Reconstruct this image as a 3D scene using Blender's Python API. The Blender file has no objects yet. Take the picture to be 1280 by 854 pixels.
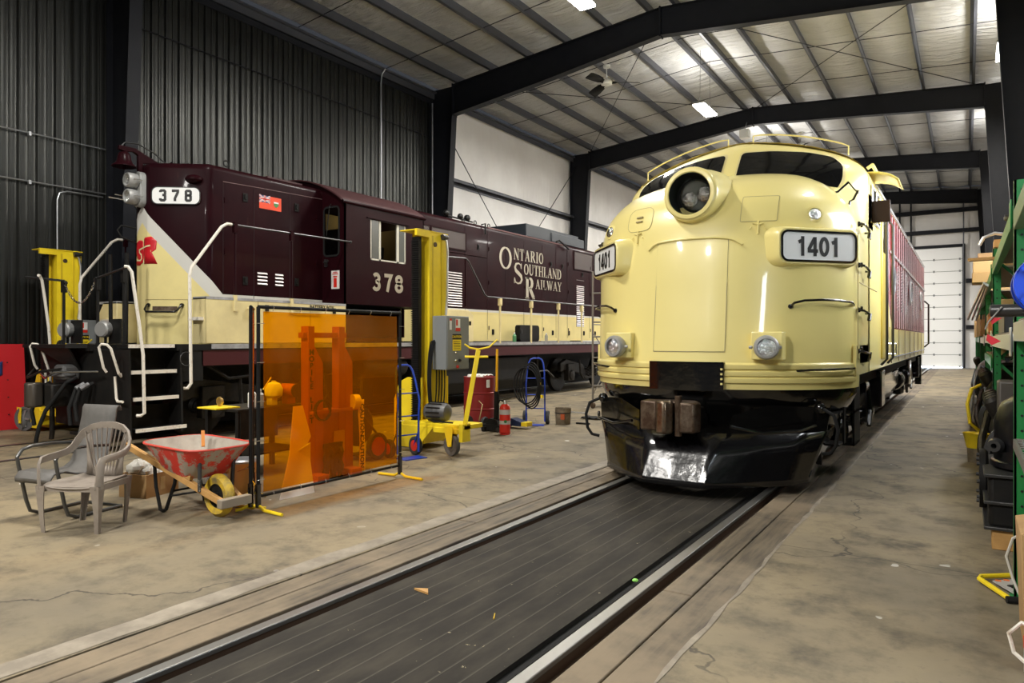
import bpy, bmesh, math, random
from mathutils import Vector, Matrix, Euler
random.seed(7)
PI = math.pi
scene = bpy.context.scene
C = scene.collection

# ------------------------------------------------------------------ camera
cam_d = bpy.data.cameras.new('camera'); cam = bpy.data.objects.new('camera', cam_d); C.objects.link(cam)
PSI = math.atan(568/880.0)
cam.location = (0, 0, 1.567); cam.rotation_euler = (PI/2, 0, PSI)
cam_d.sensor_width = 36; cam_d.lens = 36*880/1280.0; cam_d.shift_y = -3/1280.0
cam_d.clip_start = .05; cam_d.clip_end = 200
scene.camera = cam
# ------------------------------------------------------------------ world, exposure
w = bpy.data.worlds.new('world'); scene.world = w; w.use_nodes = True
w.node_tree.nodes['Background'].inputs[0].default_value = (.80, .86, 1, 1)
w.node_tree.nodes['Background'].inputs[1].default_value = .04
scene.view_settings.view_transform = 'Standard'; scene.view_settings.look = 'None'
scene.view_settings.gamma = 1; scene.view_settings.use_curve_mapping = False
scene.view_settings.exposure = 0.35
# ------------------------------------------------------------------ lamps of the hall (x, y, z, watts)
HALL_LAMPS = [(-6.75, 21.4, 8.6, 430), (-6.75, 12.8, 8.6, 430), (-6.75, 4.6, 8.6, 340), (-6.75, 29.8, 8.6, 430), (-6.75, 38.2, 8.6, 950),
              (.9, 10.6, 8.6, 50), (-3.6, -3.4, 7.2, 800), (-8.5, -3.4, 8.2, 560), (.85, 31.0, 8.6, 300), (.80, 21.0, 8.6, 420)]  # first lamp on this line is added to brighten the cream cab side


# ------------------------------------------------------------------ materials
MATS = {}
def mat(name, col=(.5,.5,.5), rough=.5, metal=0, coat=0, emit=None, es=0, noise=None, bump=None, alpha=None, spec=None, trans=0, ior=1.45):
    if name in MATS: return MATS[name]
    m = bpy.data.materials.new(name); m.use_nodes = True; MATS[name] = m
    nt = m.node_tree; b = nt.nodes['Principled BSDF']
    b.inputs['Base Color'].default_value = (*col, 1); b.inputs['Roughness'].default_value = rough
    b.inputs['Metallic'].default_value = metal; b.inputs['Coat Weight'].default_value = coat
    b.inputs['Coat Roughness'].default_value = .06
    if spec is not None: b.inputs['Specular IOR Level'].default_value = spec
    if emit: b.inputs['Emission Color'].default_value = (*emit, 1); b.inputs['Emission Strength'].default_value = es
    if trans: b.inputs['Transmission Weight'].default_value = trans; b.inputs['IOR'].default_value = ior
    if noise:   # (scale, colour2, lo, hi[, detail])
        tc = nt.nodes.new('ShaderNodeNewGeometry'); n = nt.nodes.new('ShaderNodeTexNoise')
        n.inputs['Scale'].default_value = noise[0]; n.inputs['Detail'].default_value = 6; n.inputs['Roughness'].default_value = .65
        r = nt.nodes.new('ShaderNodeValToRGB')
        r.color_ramp.elements[0].position = noise[2]; r.color_ramp.elements[1].position = noise[3]
        r.color_ramp.elements[0].color = (*col, 1); r.color_ramp.elements[1].color = (*noise[1], 1)
        nt.links.new(tc.outputs['Position'], n.inputs['Vector']); nt.links.new(n.outputs['Fac'], r.inputs['Fac'])
        nt.links.new(r.outputs['Color'], b.inputs['Base Color'])
    if bump:    # (scale, strength)
        tc = nt.nodes.new('ShaderNodeNewGeometry'); n = nt.nodes.new('ShaderNodeTexNoise')
        n.inputs['Scale'].default_value = bump[0]; n.inputs['Detail'].default_value = 4
        bp = nt.nodes.new('ShaderNodeBump'); bp.inputs['Strength'].default_value = bump[1]; bp.inputs['Distance'].default_value = .02
        nt.links.new(tc.outputs['Position'], n.inputs['Vector']); nt.links.new(n.outputs['Fac'], bp.inputs['Height'])
        nt.links.new(bp.outputs['Normal'], b.inputs['Normal'])
    return m
class NB:
    """small node builder"""
    def __init__(s, name):
        s.m = bpy.data.materials.new(name); s.m.use_nodes = True; MATS[name] = s.m
        s.nt = s.m.node_tree; s.b = s.nt.nodes['Principled BSDF']
    def link(s, a, b): s.nt.links.new(a, b)
    def pos(s):
        g = s.nt.nodes.new('ShaderNodeNewGeometry'); x = s.nt.nodes.new('ShaderNodeSeparateXYZ'); s.link(g.outputs['Position'], x.inputs[0]); s.P = g.outputs['Position']
        return x.outputs[0], x.outputs[1], x.outputs[2]
    def uv(s):
        g = s.nt.nodes.new('ShaderNodeUVMap'); x = s.nt.nodes.new('ShaderNodeSeparateXYZ'); s.link(g.outputs['UV'], x.inputs[0])
        return x.outputs[0], x.outputs[1]
    def math(s, op, a, b=None, c=None):
        n = s.nt.nodes.new('ShaderNodeMath'); n.operation = op
        for i, v in enumerate((a, b, c)):
            if v is None: continue
            if isinstance(v, (int, float)): n.inputs[i].default_value = v
            else: s.link(v, n.inputs[i])
        return n.outputs[0]
    def mix(s, f, a, b):
        n = s.nt.nodes.new('ShaderNodeMix'); n.data_type = 'RGBA'
        if isinstance(f, (int, float)): n.inputs[0].default_value = f
        else: s.link(f, n.inputs[0])
        for i, v in ((6, a), (7, b)):
            if isinstance(v, tuple): n.inputs[i].default_value = (*v, 1)
            else: s.link(v, n.inputs[i])
        return n.outputs[2]
    def noise(s, scale, vec=None, detail=6, rough=.6, stretch=None):
        n = s.nt.nodes.new('ShaderNodeTexNoise'); n.inputs['Scale'].default_value = scale; n.inputs['Detail'].default_value = detail; n.inputs['Roughness'].default_value = rough
        v = vec if vec is not None else s.P
        if stretch:
            mp = s.nt.nodes.new('ShaderNodeMapping'); mp.inputs['Scale'].default_value = stretch; s.link(v, mp.inputs[0]); v = mp.outputs[0]
        s.link(v, n.inputs['Vector']); return n.outputs['Fac']
    def ramp(s, f, p0, p1):
        n = s.nt.nodes.new('ShaderNodeMapRange'); n.interpolation_type = 'SMOOTHSTEP'; s.link(f, n.inputs[0]); n.inputs[1].default_value = p0; n.inputs[2].default_value = p1
        return n.outputs[0]
    def bump(s, h, strength=.3, dist=.02):
        n = s.nt.nodes.new('ShaderNodeBump'); n.inputs['Strength'].default_value = strength; n.inputs['Distance'].default_value = dist
        s.link(h, n.inputs['Height']); s.link(n.outputs[0], s.b.inputs['Normal'])
    def base(s, c): s.link(c, s.b.inputs['Base Color'])
    def set(s, rough=.5, metal=0, coat=0, spec=None):
        s.b.inputs['Roughness'].default_value = rough; s.b.inputs['Metallic'].default_value = metal; s.b.inputs['Coat Weight'].default_value = coat; s.b.inputs['Coat Roughness'].default_value = .06
        if spec is not None: s.b.inputs['Specular IOR Level'].default_value = spec

CREAM = (.87, .745, .285); MAROON = (.017, .0028, .0045); SILVER = (.62, .62, .60)
cream = mat('cream gloss paint', CREAM, .35, coat=.7, noise=(1.2, (.84, .72, .275), .35, .7))
cream_old = mat('worn cream paint', (.74, .63, .32), .5, noise=(3, (.62, .52, .27), .35, .75))
maroon = mat('maroon paint', MAROON, .36, coat=.03, spec=.06, noise=(2.2, (.013, .0025, .004), .35, .7))
maroon_roof = mat('dusty maroon roof', (.040, .012, .014), .55, spec=.3, noise=(4, (.06, .024, .024), .3, .8))
blackgloss = mat('fresh black enamel', (.004, .004, .004), .18, coat=.8, bump=(9, .25))
blackmat = mat('black steel', (.007, .007, .007), .6, spec=.2, noise=(6, (.015, .013, .011), .4, .8))
blackrub = mat('black rubber', (.010, .010, .010), .75, spec=.25)
greasy = mat('greasy dark steel', (.012, .011, .010), .5, spec=.3, noise=(7, (.035, .027, .02), .45, .8), metal=.2)
rusty = mat('rusty casting', (.06, .032, .018), .45, metal=.5, noise=(9, (.20, .155, .11), .4, .75))
frame_steel = mat('dark blue grey frame steel', (.009, .010, .014), .5, spec=.2, noise=(3, (.014, .015, .019), .3, .8))
purlin_steel = mat('grey purlin steel', (.055, .058, .072), .4, metal=.2, noise=(2, (.075, .078, .09), .3, .8))
chrome = mat('polished steel', (.75, .75, .76), .15, metal=1)
alu = mat('brushed aluminium', (.6, .61, .63), .35, metal=.9)
lampgrey = mat('grey lamp housing', (.34, .34, .33), .4, metal=.2)
glassdark = mat('dark window glass', (.006, .006, .006), .06, spec=.35)
lens = mat('lamp lens', (.85, .86, .85), .10, metal=1, bump=(38, 1.0))
white_paint = mat('chipped white paint', (.72, .68, .60), .45, noise=(14, (.35, .25, .16), .55, .8))
white = mat('white plate', (.78, .79, .78), .35)
black = mat('black lettering', (.005, .005, .005), .4)
letter_cream = mat('faded lettering cream', (.34, .30, .22), .5)
yellow = mat('safety yellow paint', (.90, .68, .02), .38, noise=(5, (.80, .58, .02), .4, .8))
yellow_dirty = mat('scuffed yellow rubber', (.58, .38, .02), .65, noise=(11, (.20, .16, .07), .42, .68))
red = mat('red paint', (.60, .022, .012), .35)
redboard = mat('red painted board', (.50, .006, .012), .6)
redstand = mat('dull red stand paint', (.42, .09, .03), .5)
blue = mat('blue enamel', (.01, .05, .42), .4)
green = mat('rack green paint', (.012, .20, .045), .4, noise=(3, (.01, .15, .035), .4, .8))
olive = mat('weathered beam green', (.16, .22, .10), .5)
elgrey = mat('enclosure grey', (.20, .215, .22), .4)
card = mat('cardboard', (.42, .26, .11), .8, noise=(6, (.36, .21, .09), .4, .7))
wood = mat('bare timber', (.50, .28, .09), .6, noise=(7, (.38, .20, .06), .4, .7))
greywood = mat('weathered timber', (.25, .21, .16), .7)
plastic = mat('beige resin plastic', (.27, .23, .19), .55, noise=(8, (.19, .158, .128), .4, .75))
sling = mat('grey sling fabric', (.105, .10, .092), .65, noise=(5, (.15, .14, .13), .4, .7))
dkmetal = mat('dark tube metal', (.05, .05, .05), .35, metal=.5)
tyre = mat('tyre rubber', (.03, .03, .03), .8)
bucketm = mat('dirty bucket', (.15, .12, .08), .6, noise=(12, (.28, .22, .15), .4, .7))
drumred = mat('drum red', (.22, .012, .014), .45)
winframe = mat('window frame', (.55, .53, .45), .4)
translw = mat('white polythene', (.75, .75, .72), .6)
bulb = mat('lamp diffuser', (1, 1, 1), .5, emit=(1, .98, .93), es=30)

# ------------------------------------------------------------------ mesh builder
ROOT = {}
def tag(o, label=None, cat=None, group=None, kind=None):
    if label: o['label'] = label
    if cat: o['category'] = cat
    if group: o['group'] = group
    if kind: o['kind'] = kind
    return o
def thing(name, label, cat, loc=(0,0,0), rotz=0, group=None):
    o = bpy.data.objects.new(name, None); C.objects.link(o); o.empty_display_size = .2
    o.location = loc; o.rotation_euler = (0, 0, rotz)
    return tag(o, label, cat, group)
def dup(root, loc, rotz=None, label=None):
    r = root.copy(); C.objects.link(r); r.location = loc
    if rotz is not None: r.rotation_euler = (0, 0, rotz)
    if label: r['label'] = label
    for ch in list(root.children):
        c = ch.copy(); C.objects.link(c); c.parent = r
        for g in list(ch.children):
            d = g.copy(); C.objects.link(d); d.parent = c
    return r
def V(*a): return Vector(a)
class MB:
    def __init__(s): s.v = []; s.f = []; s.uv = {}
    def add(s, vs, fs):
        o = len(s.v); s.v += [Vector(p) for p in vs]; s.f += [tuple(i+o for i in f) for f in fs]; return s
    def box(s, x0, x1, y0, y1, z0, z1):
        if x0 > x1: x0, x1 = x1, x0
        if y0 > y1: y0, y1 = y1, y0
        if z0 > z1: z0, z1 = z1, z0
        return s.add([(x0,y0,z0),(x1,y0,z0),(x1,y1,z0),(x0,y1,z0),(x0,y0,z1),(x1,y0,z1),(x1,y1,z1),(x0,y1,z1)],
                     [(0,3,2,1),(4,5,6,7),(0,1,5,4),(1,2,6,5),(2,3,7,6),(3,0,4,7)])
    def bar(s, a, b, w, h, up=(0,0,1)):
        a = Vector(a); b = Vector(b); d = (b-a).normalized(); u = Vector(up)
        if abs(d.dot(u)) > .99: u = Vector((1,0,0)) if abs(d.x) < .9 else Vector((0,1,0))
        sd = d.cross(u).normalized()*w/2; uu = sd.cross(d).normalized()*h/2
        return s.add([a-sd-uu, a+sd-uu, a+sd+uu, a-sd+uu, b-sd-uu, b+sd-uu, b+sd+uu, b-sd+uu],
                     [(0,1,2,3),(7,6,5,4),(0,4,5,1),(1,5,6,2),(2,6,7,3),(3,7,4,0)])
    def tube(s, pts, r, n=8, closed=False, radii=None, flat=1.0):
        pts = [Vector(p) for p in pts]; N = len(pts); o = len(s.v); prev = None
        for i, p in enumerate(pts):
            if closed: d = pts[(i+1) % N]-pts[i-1]
            else: d = pts[min(i+1, N-1)]-pts[max(i-1, 0)]
            d.normalize()
            if prev is None:
                a = Vector((0,0,1)) if abs(d.z) < .9 else Vector((1,0,0)); u = d.cross(a).normalized()
            else: u = (prev-d*prev.dot(d)).normalized()
            prev = u; v = d.cross(u); rr = radii[i] if radii else r
            for k in range(n):
                t = 2*PI*k/n; s.v.append(p+u*rr*math.cos(t)+v*rr*flat*math.sin(t))
        m = N if closed else N-1
        for i in range(m):
            for k in range(n):
                a = o+i*n+k; b = o+i*n+(k+1) % n; c = o+((i+1) % N)*n+(k+1) % n; d = o+((i+1) % N)*n+k
                s.f.append((a, b, c, d))
        if not closed:
            s.f.append(tuple(o+k for k in reversed(range(n)))); s.f.append(tuple(o+(N-1)*n+k for k in range(n)))
        return s
    def lathe(s, prof, org=(0,0,0), axis=(0,0,1), n=24, cap=True):
        ax = Vector(axis).normalized(); a = Vector((0,0,1)) if abs(ax.z) < .9 else Vector((1,0,0)); u = ax.cross(a).normalized(); v = ax.cross(u); o = len(s.v); org = Vector(org)
        for r, h in prof:
            for k in range(n):
                t = 2*PI*k/n; s.v.append(org+ax*h+u*r*math.cos(t)+v*r*math.sin(t))
        for i in range(len(prof)-1):
            for k in range(n): s.f.append((o+i*n+k, o+i*n+(k+1) % n, o+(i+1)*n+(k+1) % n, o+(i+1)*n+k))
        if cap:
            if prof[0][0] > 1e-4: s.f.append(tuple(o+k for k in reversed(range(n))))
            if prof[-1][0] > 1e-4: s.f.append(tuple(o+(len(prof)-1)*n+k for k in range(n)))
        return s
    def prism(s, poly, vec):
        """poly: 3d points, extruded by vec"""
        P = [Vector(p) for p in poly]; vec = Vector(vec); n = len(P)
        return s.add(P+[p+vec for p in P], [tuple(range(n)), tuple(reversed(range(n, 2*n)))]+[(i, i+n, (i+1) % n+n, (i+1) % n) for i in range(n)])
    def grid(s, rows, closed=False, uvs=None):
        o = len(s.v); m = len(rows[0])
        for r in rows: s.v += [Vector(p) for p in r]
        if uvs:
            k = o
            for r in uvs:
                for t in r: s.uv[k] = t; k += 1
        for i in range(len(rows)-1):
            for j in range(m if closed else m-1):
                s.f.append((o+i*m+j, o+i*m+(j+1) % m, o+(i+1)*m+(j+1) % m, o+(i+1)*m+j))
        return s
    def sphere(s, c, r, n=12, sc=(1,1,1)):
        o = len(s.v); c = Vector(c); m = n//2
        for i in range(m+1):
            for k in range(n):
                a = PI*i/m; t = 2*PI*k/n; s.v.append(c+Vector((r*sc[0]*math.sin(a)*math.cos(t), r*sc[1]*math.sin(a)*math.sin(t), r*sc[2]*math.cos(a))))
        for i in range(m):
            for k in range(n): s.f.append((o+i*n+k, o+(i+1)*n+k, o+(i+1)*n+(k+1) % n, o+i*n+(k+1) % n))
        return s
    def build(s, name, m, parent=None, local=False, bevel=0, smooth=True, label=None, ang=35, solid=0, flipcheck=True):
        me = bpy.data.meshes.new(name)
        off = Vector((0,0,0))
        if parent is not None and not local:
            off = Vector(parent.location)
            if parent.parent: off = off+Vector(parent.parent.location)
        me.from_pydata([tuple(p-off) for p in s.v], [], s.f)
        if s.uv:
            ul = me.uv_layers.new(name='UVMap')
            for l in me.loops:
                if l.vertex_index in s.uv: ul.data[l.index].uv = s.uv[l.vertex_index]
        bm = bmesh.new(); bm.from_mesh(me)
        if not s.uv: bmesh.ops.remove_doubles(bm, verts=bm.verts, dist=1e-5)
        if flipcheck: bmesh.ops.recalc_face_normals(bm, faces=bm.faces)
        bm.to_mesh(me); bm.free()
        o = bpy.data.objects.new(name, me); C.objects.link(o)
        if parent is not None: o.parent = parent
        me.materials.append(m)
        if solid:
            md = o.modifiers.new('s', 'SOLIDIFY'); md.thickness = solid; md.offset = 0
        if bevel:
            md = o.modifiers.new('b', 'BEVEL'); md.width = bevel; md.segments = 2; md.limit_method = 'ANGLE'; md.angle_limit = math.radians(40)
        if smooth:
            for p in me.polygons: p.use_smooth = True
            try: me.set_sharp_from_angle(angle=math.radians(ang))
            except Exception: pass
        if label: o['label'] = label
        return o
def struct(name, mb, m, **k):
    o = mb.build(name, m, **k); o['kind'] = 'structure'; return o
def arc(cx, cy, r, a0, a1, n=8, ry=None):
    ry = r if ry is None else ry
    return [(cx+r*math.cos(math.radians(a0+(a1-a0)*i/n)), cy+ry*math.sin(math.radians(a0+(a1-a0)*i/n))) for i in range(n+1)]
def rrect(w, h, r, n=5):
    """rounded rectangle outline about the origin"""
    P = []
    for cx, cy, a in ((w/2-r, h/2-r, 0), (-w/2+r, h/2-r, 90), (-w/2+r, -h/2+r, 180), (w/2-r, -h/2+r, 270)):
        P += arc(cx, cy, r, a, a+90, n)
    return P
def hermite(tab):
    xs = [t[0] for t in tab]; k = len(tab[0])-1
    def f(x):
        x = min(max(x, xs[0]), xs[-1])
        for i in range(len(xs)-1):
            if x <= xs[i+1]: break
        h = xs[i+1]-xs[i]; t = (x-xs[i])/h; out = []
        for j in range(1, k+1):
            p0, p1 = tab[i][j], tab[i+1][j]
            d = (p1-p0)/h
            dm = (p0-tab[i-1][j])/(xs[i]-xs[i-1]) if i > 0 else d
            dp = (tab[i+2][j]-p1)/(xs[i+2]-xs[i+1]) if i+2 < len(xs) else d
            m0 = 0 if dm*d <= 0 else 2*dm*d/(dm+d); m1 = 0 if dp*d <= 0 else 2*dp*d/(dp+d)
            out.append((2*t**3-3*t**2+1)*p0+(t**3-2*t**2+t)*h*m0+(-2*t**3+3*t**2)*p1+(t**3-t**2)*h*m1)
        return out
    return f
# ------------------------------------------------------------------ lettering
def stroke(mb, pts, wd, mapf, th=.004, closed=False):
    """pts 2d polyline, wd width or list; mapf(x,y)->(point, normal)"""
    n = len(pts); L = []; R = []
    for i in range(n):
        if closed: a = pts[i-1]; b = pts[(i+1) % n]
        else: a = pts[max(i-1, 0)]; b = pts[min(i+1, n-1)]
        p = pts[i]
        if closed or 0 < i < n-1:
            d1 = Vector((p[0]-a[0], p[1]-a[1])).normalized(); d2 = Vector((b[0]-p[0], b[1]-p[1])).normalized()
            d = (d1+d2); d = d.normalized() if d.length > 1e-6 else d1; cosn = max(.45, d.dot(d1))
        else: d = Vector((b[0]-a[0], b[1]-a[1])).normalized(); cosn = 1
        ww = (wd[i] if isinstance(wd, (list, tuple)) else wd)/2/cosn
        nx, ny = -d.y*ww, d.x*ww
        L.append((p[0]+nx, p[1]+ny)); R.append((p[0]-nx, p[1]-ny))
    o = len(mb.v)
    for (l, r) in zip(L, R):
        for q in (l, r):
            P, N = mapf(*q); mb.v.append(P+N*th)
        for q in (l, r):
            P, N = mapf(*q); mb.v.append(P-N*.002)
    m = n if closed else n-1
    for i in range(m):
        a = o+i*4; b = o+((i+1) % n)*4
        mb.f += [(a, b, b+1, a+1), (a, a+2, b+2, b), (a+1, b+1, b+3, a+3)]
    if not closed:
        a = o; b = o+(n-1)*4; mb.f += [(a, a+1, a+3, a+2), (b, b+2, b+3, b+1)]
def plane_map(org, ux, uy, sc=1):
    org = Vector(org); ux = Vector(ux).normalized()*sc; uy = Vector(uy).normalized()*sc; nn = ux.cross(uy).normalized()
    return lambda x, y: (org+ux*x+uy*y, nn)
def ell(cx, cy, rx, ry, n=20): return [(cx+rx*math.cos(2*PI*i/n), cy+ry*math.sin(2*PI*i/n)) for i in range(n)]
SANS = {   # height 1; (points, closed)
 '0': (.62, [(ell(.31, .5, .215, .415), 1)]),
 '1': (.56, [([(.34, 0), (.34, 1)], 0), ([(.34, .80), (.10, .70)], 0)]),
 '4': (.64, [([(.46, 0), (.46, .98)], 0), ([(.44, .94), (.08, .33)], 0), ([(.02, .27), (.63, .27)], 0)]),
 '3': (.62, [(arc(.29, .72, .20, 150, -80, 10, .195)+arc(.29, .295, .22, 80, -155, 10, .21), 0)]),
 '7': (.62, [([(.04, .91), (.56, .91), (.40, .55), (.27, 0)], 0)]),
 '8': (.66, [(ell(.33, .72, .20, .185), 1), (ell(.33, .275, .235, .20), 1)]),
}
SQ = {  # chamfered signal digits
 '3': (.6, [([(.08, .78), (.08, .86), (.16, .93), (.42, .93), (.5, .85), (.5, .62), (.42, .53), (.26, .53)], 0), ([(.42, .53), (.5, .45), (.5, .15), (.42, .07), (.16, .07), (.08, .14), (.08, .24)], 0)]),
 '7': (.6, [([(.08, .80), (.08, .93), (.5, .93), (.5, .80), (.24, .25), (.24, 0)], 0)]),
 '8': (.6, [([(.16, .53), (.08, .62), (.08, .85), (.16, .93), (.42, .93), (.5, .85), (.5, .62), (.42, .53)], 1), ([(.16, .53), (.08, .45), (.08, .15), (.16, .07), (.42, .07), (.5, .15), (.5, .45), (.42, .53)], 1)]),
}
def text_strokes(mb, txt, table, wd, mapf, x0=0, gap=.08, hs=1, vs=1, th=.004):
    x = x0
    for ch in txt:
        if ch == ' ': x += .3*hs; continue
        wdt, sts = table[ch]
        for pts, cl in sts: stroke(mb, [(x+px*hs, py*vs) for px, py in pts], wd, mapf, th, bool(cl))
        x += (wdt+gap)*hs
    return x
K, t_ = .17, .06   # thick, thin
def serif_glyph(ch):
    """list of (pts, widths, closed) height 1"""
    def V_(x, w, y0=0, y1=1, sw=None): 
        sw = sw or w+.16
        return [([(x, y0), (x, y1)], w, 0), ([(x-sw/2, y0+.025), (x+sw/2, y0+.025)], .05, 0), ([(x-sw/2, y1-.025), (x+sw/2, y1-.025)], .05, 0)]
    def ringw(n, a0=0): return [t_+(K-t_)*abs(math.cos(2*PI*i/n+a0)) for i in range(n)]
    if ch == 'O': return .80, [(ell(.40, .5, .30, .46, 24), ringw(24), 1)]
    if ch == 'N': return .86, V_(.14, t_)[:]+V_(.72, t_)+[([(.14, .97), (.72, .03)], K, 0)]
    if ch == 'T': return .74, V_(.37, K)[:2]+[([(.04, .97), (.70, .97)], .06, 0), ([(.06, .98), (.05, .75)], .05, 0), ([(.68, .98), (.69, .75)], .05, 0)]
    if ch == 'A': return .84, [([(.12, .02), (.40, .98)], t_, 0), ([(.40, .98), (.70, .02)], K, 0), ([(.22, .33), (.60, .33)], .05, 0), ([(.02, .025), (.22, .025)], .05, 0), ([(.56, .025), (.84, .025)], .05, 0)]
    if ch == 'R': return .84, V_(.18, K)+[([(.2, .97)]+arc(.38, .74, .22, 90, -90, 8, .23)+[(.2, .51)], [t_]+[t_+(K-t_)*math.sin(PI*i/8) for i in range(9)]+[t_], 0), ([(.40, .5), (.74, .04)], K, 0), ([(.62, .025), (.84, .025)], .05, 0)]
    if ch == 'I': return .40, V_(.20, K)
    if ch == 'U': return .86, [([(.18, .98), (.18, .35)]+arc(.43, .33, .25, 180, 360, 8, .28)+[(.68, .35), (.68, .98)], [K, K]+[K-(K-t_)*i/8 for i in range(9)]+[t_, t_], 0), ([(.04, .975), (.32, .975)], .05, 0), ([(.57, .975), (.79, .975)], .05, 0)]
    if ch == 'H': return .88, V_(.18, K)+V_(.70, K)+[([(.18, .5), (.70, .5)], .06, 0)]
    if ch == 'L': return .70, V_(.18, K)+[([(.18, .03), (.62, .03)], .06, 0), ([(.61, .0), (.64, .26)], .05, 0)]
    if ch == 'D': return .86, V_(.18, K)+[([(.2, .97), (.35, .97)]+arc(.38, .5, .34, 85, -85, 10, .46)+[(.35, .03), (.2, .03)], [t_, t_]+[t_+(K-t_)*math.sin(PI*i/10) for i in range(11)]+[t_, t_], 0)]
    if ch == 'W': return 1.14, [([(.10, .98), (.36, .02)], K, 0), ([(.36, .02), (.58, .9)], t_, 0), ([(.52, .98), (.80, .02)], K, 0), ([(.80, .02), (1.04, .98)], t_, 0), ([(.0, .975), (.22, .975)], .05, 0), ([(.42, .975), (.64, .975)], .05, 0), ([(.94, .975), (1.14, .975)], .05, 0)]
    if ch == 'Y': return .80, V_(.40, K, 0, .48)[:2]+[([(.12, .98), (.40, .45)], K, 0), ([(.40, .45), (.68, .98)], t_, 0), ([(.0, .975), (.24, .975)], .05, 0), ([(.58, .975), (.80, .975)], .05, 0)]
    if ch == 'S':
        P = [(.62, .74), (.60, .90), (.42, .97), (.22, .92), (.14, .76), (.20, .62), (.42, .50), (.62, .38), (.68, .22), (.58, .07), (.38, .02), (.18, .08), (.10, .28)]
        Wd = [t_, t_, t_, .1, .13, K, K+.02, K, .13, .1, t_, t_, t_]
        return .78, [(P, Wd, 0), ([(.64, .72), (.64, .98)], .04, 0), ([(.09, .02), (.09, .28)], .04, 0)]
def serif_text(mb, txt, mapf, x0, y0, h, hs=.72, gap=.06, bold=1.0):
    x = x0
    for ch in txt:
        wd, sts = serif_glyph(ch)
        for pts, w_, cl in sts:
            ww = [q*h*bold for q in w_] if isinstance(w_, list) else w_*h*bold
            stroke(mb, [(x+px*h*hs, y0+py*h) for px, py in pts], ww, mapf, .004, bool(cl))
        x += (wd+gap)*h*hs
    return x
def font_mesh(txt, size, org, ux, uy, name, m, parent, bold=.0, spacing=1, label=None, center=True):
    cu = bpy.data.curves.new(name, 'FONT'); cu.body = txt; cu.size = size; cu.offset = bold; cu.extrude = .0015; cu.space_character = spacing
    cu.align_x = 'CENTER' if center else 'LEFT'; cu.align_y = 'CENTER'
    ob = bpy.data.objects.new('tmp', cu); C.objects.link(ob)
    bpy.context.view_layer.update()
    me = bpy.data.meshes.new_from_object(ob.evaluated_get(bpy.context.evaluated_depsgraph_get()))
    bpy.data.objects.remove(ob)
    ux = Vector(ux).normalized(); uy = Vector(uy).normalized(); nz = ux.cross(uy)
    M = Matrix.Translation(Vector(org)-(Vector(parent.location)+(Vector(parent.parent.location) if parent.parent else Vector((0,0,0)))))@Matrix((ux, uy, nz)).transposed().to_4x4()
    me.transform(M); me.materials.clear(); me.materials.append(m)
    o = bpy.data.objects.new(name, me); C.objects.link(o); o.parent = parent
    if label: o['label'] = label
    return o
# ================================================================== THE BUILDING
XL, XR, YF, YB = -14.25, 1.40, -7.0, 45.3
def zr(x): return 10.07-(.1*(-6.6-x) if x < -6.6 else .07*(x+6.6))
# --- floor materials
n = NB('worn concrete'); x, y, z = n.pos()
a = n.noise(.35); b = n.noise(2.2, detail=8, rough=.7); c_ = n.noise(14, detail=5)
c1 = n.mix(n.ramp(a, .38, .66), (.275, .222, .138), (.165, .140, .100))
c2 = n.mix(n.ramp(b, .42, .72), c1, (.100, .085, .062))
c3 = n.mix(n.math('MULTIPLY', n.ramp(b, .30, .20), .6), c2, (.34, .29, .22))
c4 = n.mix(n.math('MULTIPLY', n.ramp(c_, .60, .74), .5), c3, (.12, .10, .08))
# hairline cracks
vo = n.nt.nodes.new('ShaderNodeTexVoronoi'); vo.feature = 'DISTANCE_TO_EDGE'; vo.inputs['Scale'].default_value = .28
wn = n.nt.nodes.new('ShaderNodeTexNoise'); wn.inputs['Scale'].default_value = 1.3; wn.inputs['Detail'].default_value = 5; n.link(n.P, wn.inputs['Vector'])
va = n.nt.nodes.new('ShaderNodeVectorMath'); va.operation = 'MULTIPLY_ADD'; n.link(wn.outputs['Color'], va.inputs[0]); va.inputs[1].default_value = (1.2, 1.2, 0); n.link(n.P, va.inputs[2])
n.link(va.outputs[0], vo.inputs['Vector'])
crack = n.math('MULTIPLY', n.ramp(vo.outputs['Distance'], .0035, .0012), n.ramp(a, .40, .50))
c5 = n.mix(n.math('MULTIPLY', crack, .8), c4, (.05, .042, .035))
# saw-cut joints across the slab and along it
def joint(coord, at, wd): return n.ramp(n.math('ABSOLUTE', n.math('SUBTRACT', coord, at)), wd, wd*.4)
j = joint(y, 5.62, .006)
for at in (-1.2, 11.6, 17.4, 23.4): j = n.math('MAXIMUM', j, joint(y, at, .008))
j = n.math('MAXIMUM', j, joint(x, -9.15, .022))
c6 = n.mix(n.math('MULTIPLY', j, .85), c5, (.03, .026, .022))
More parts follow.
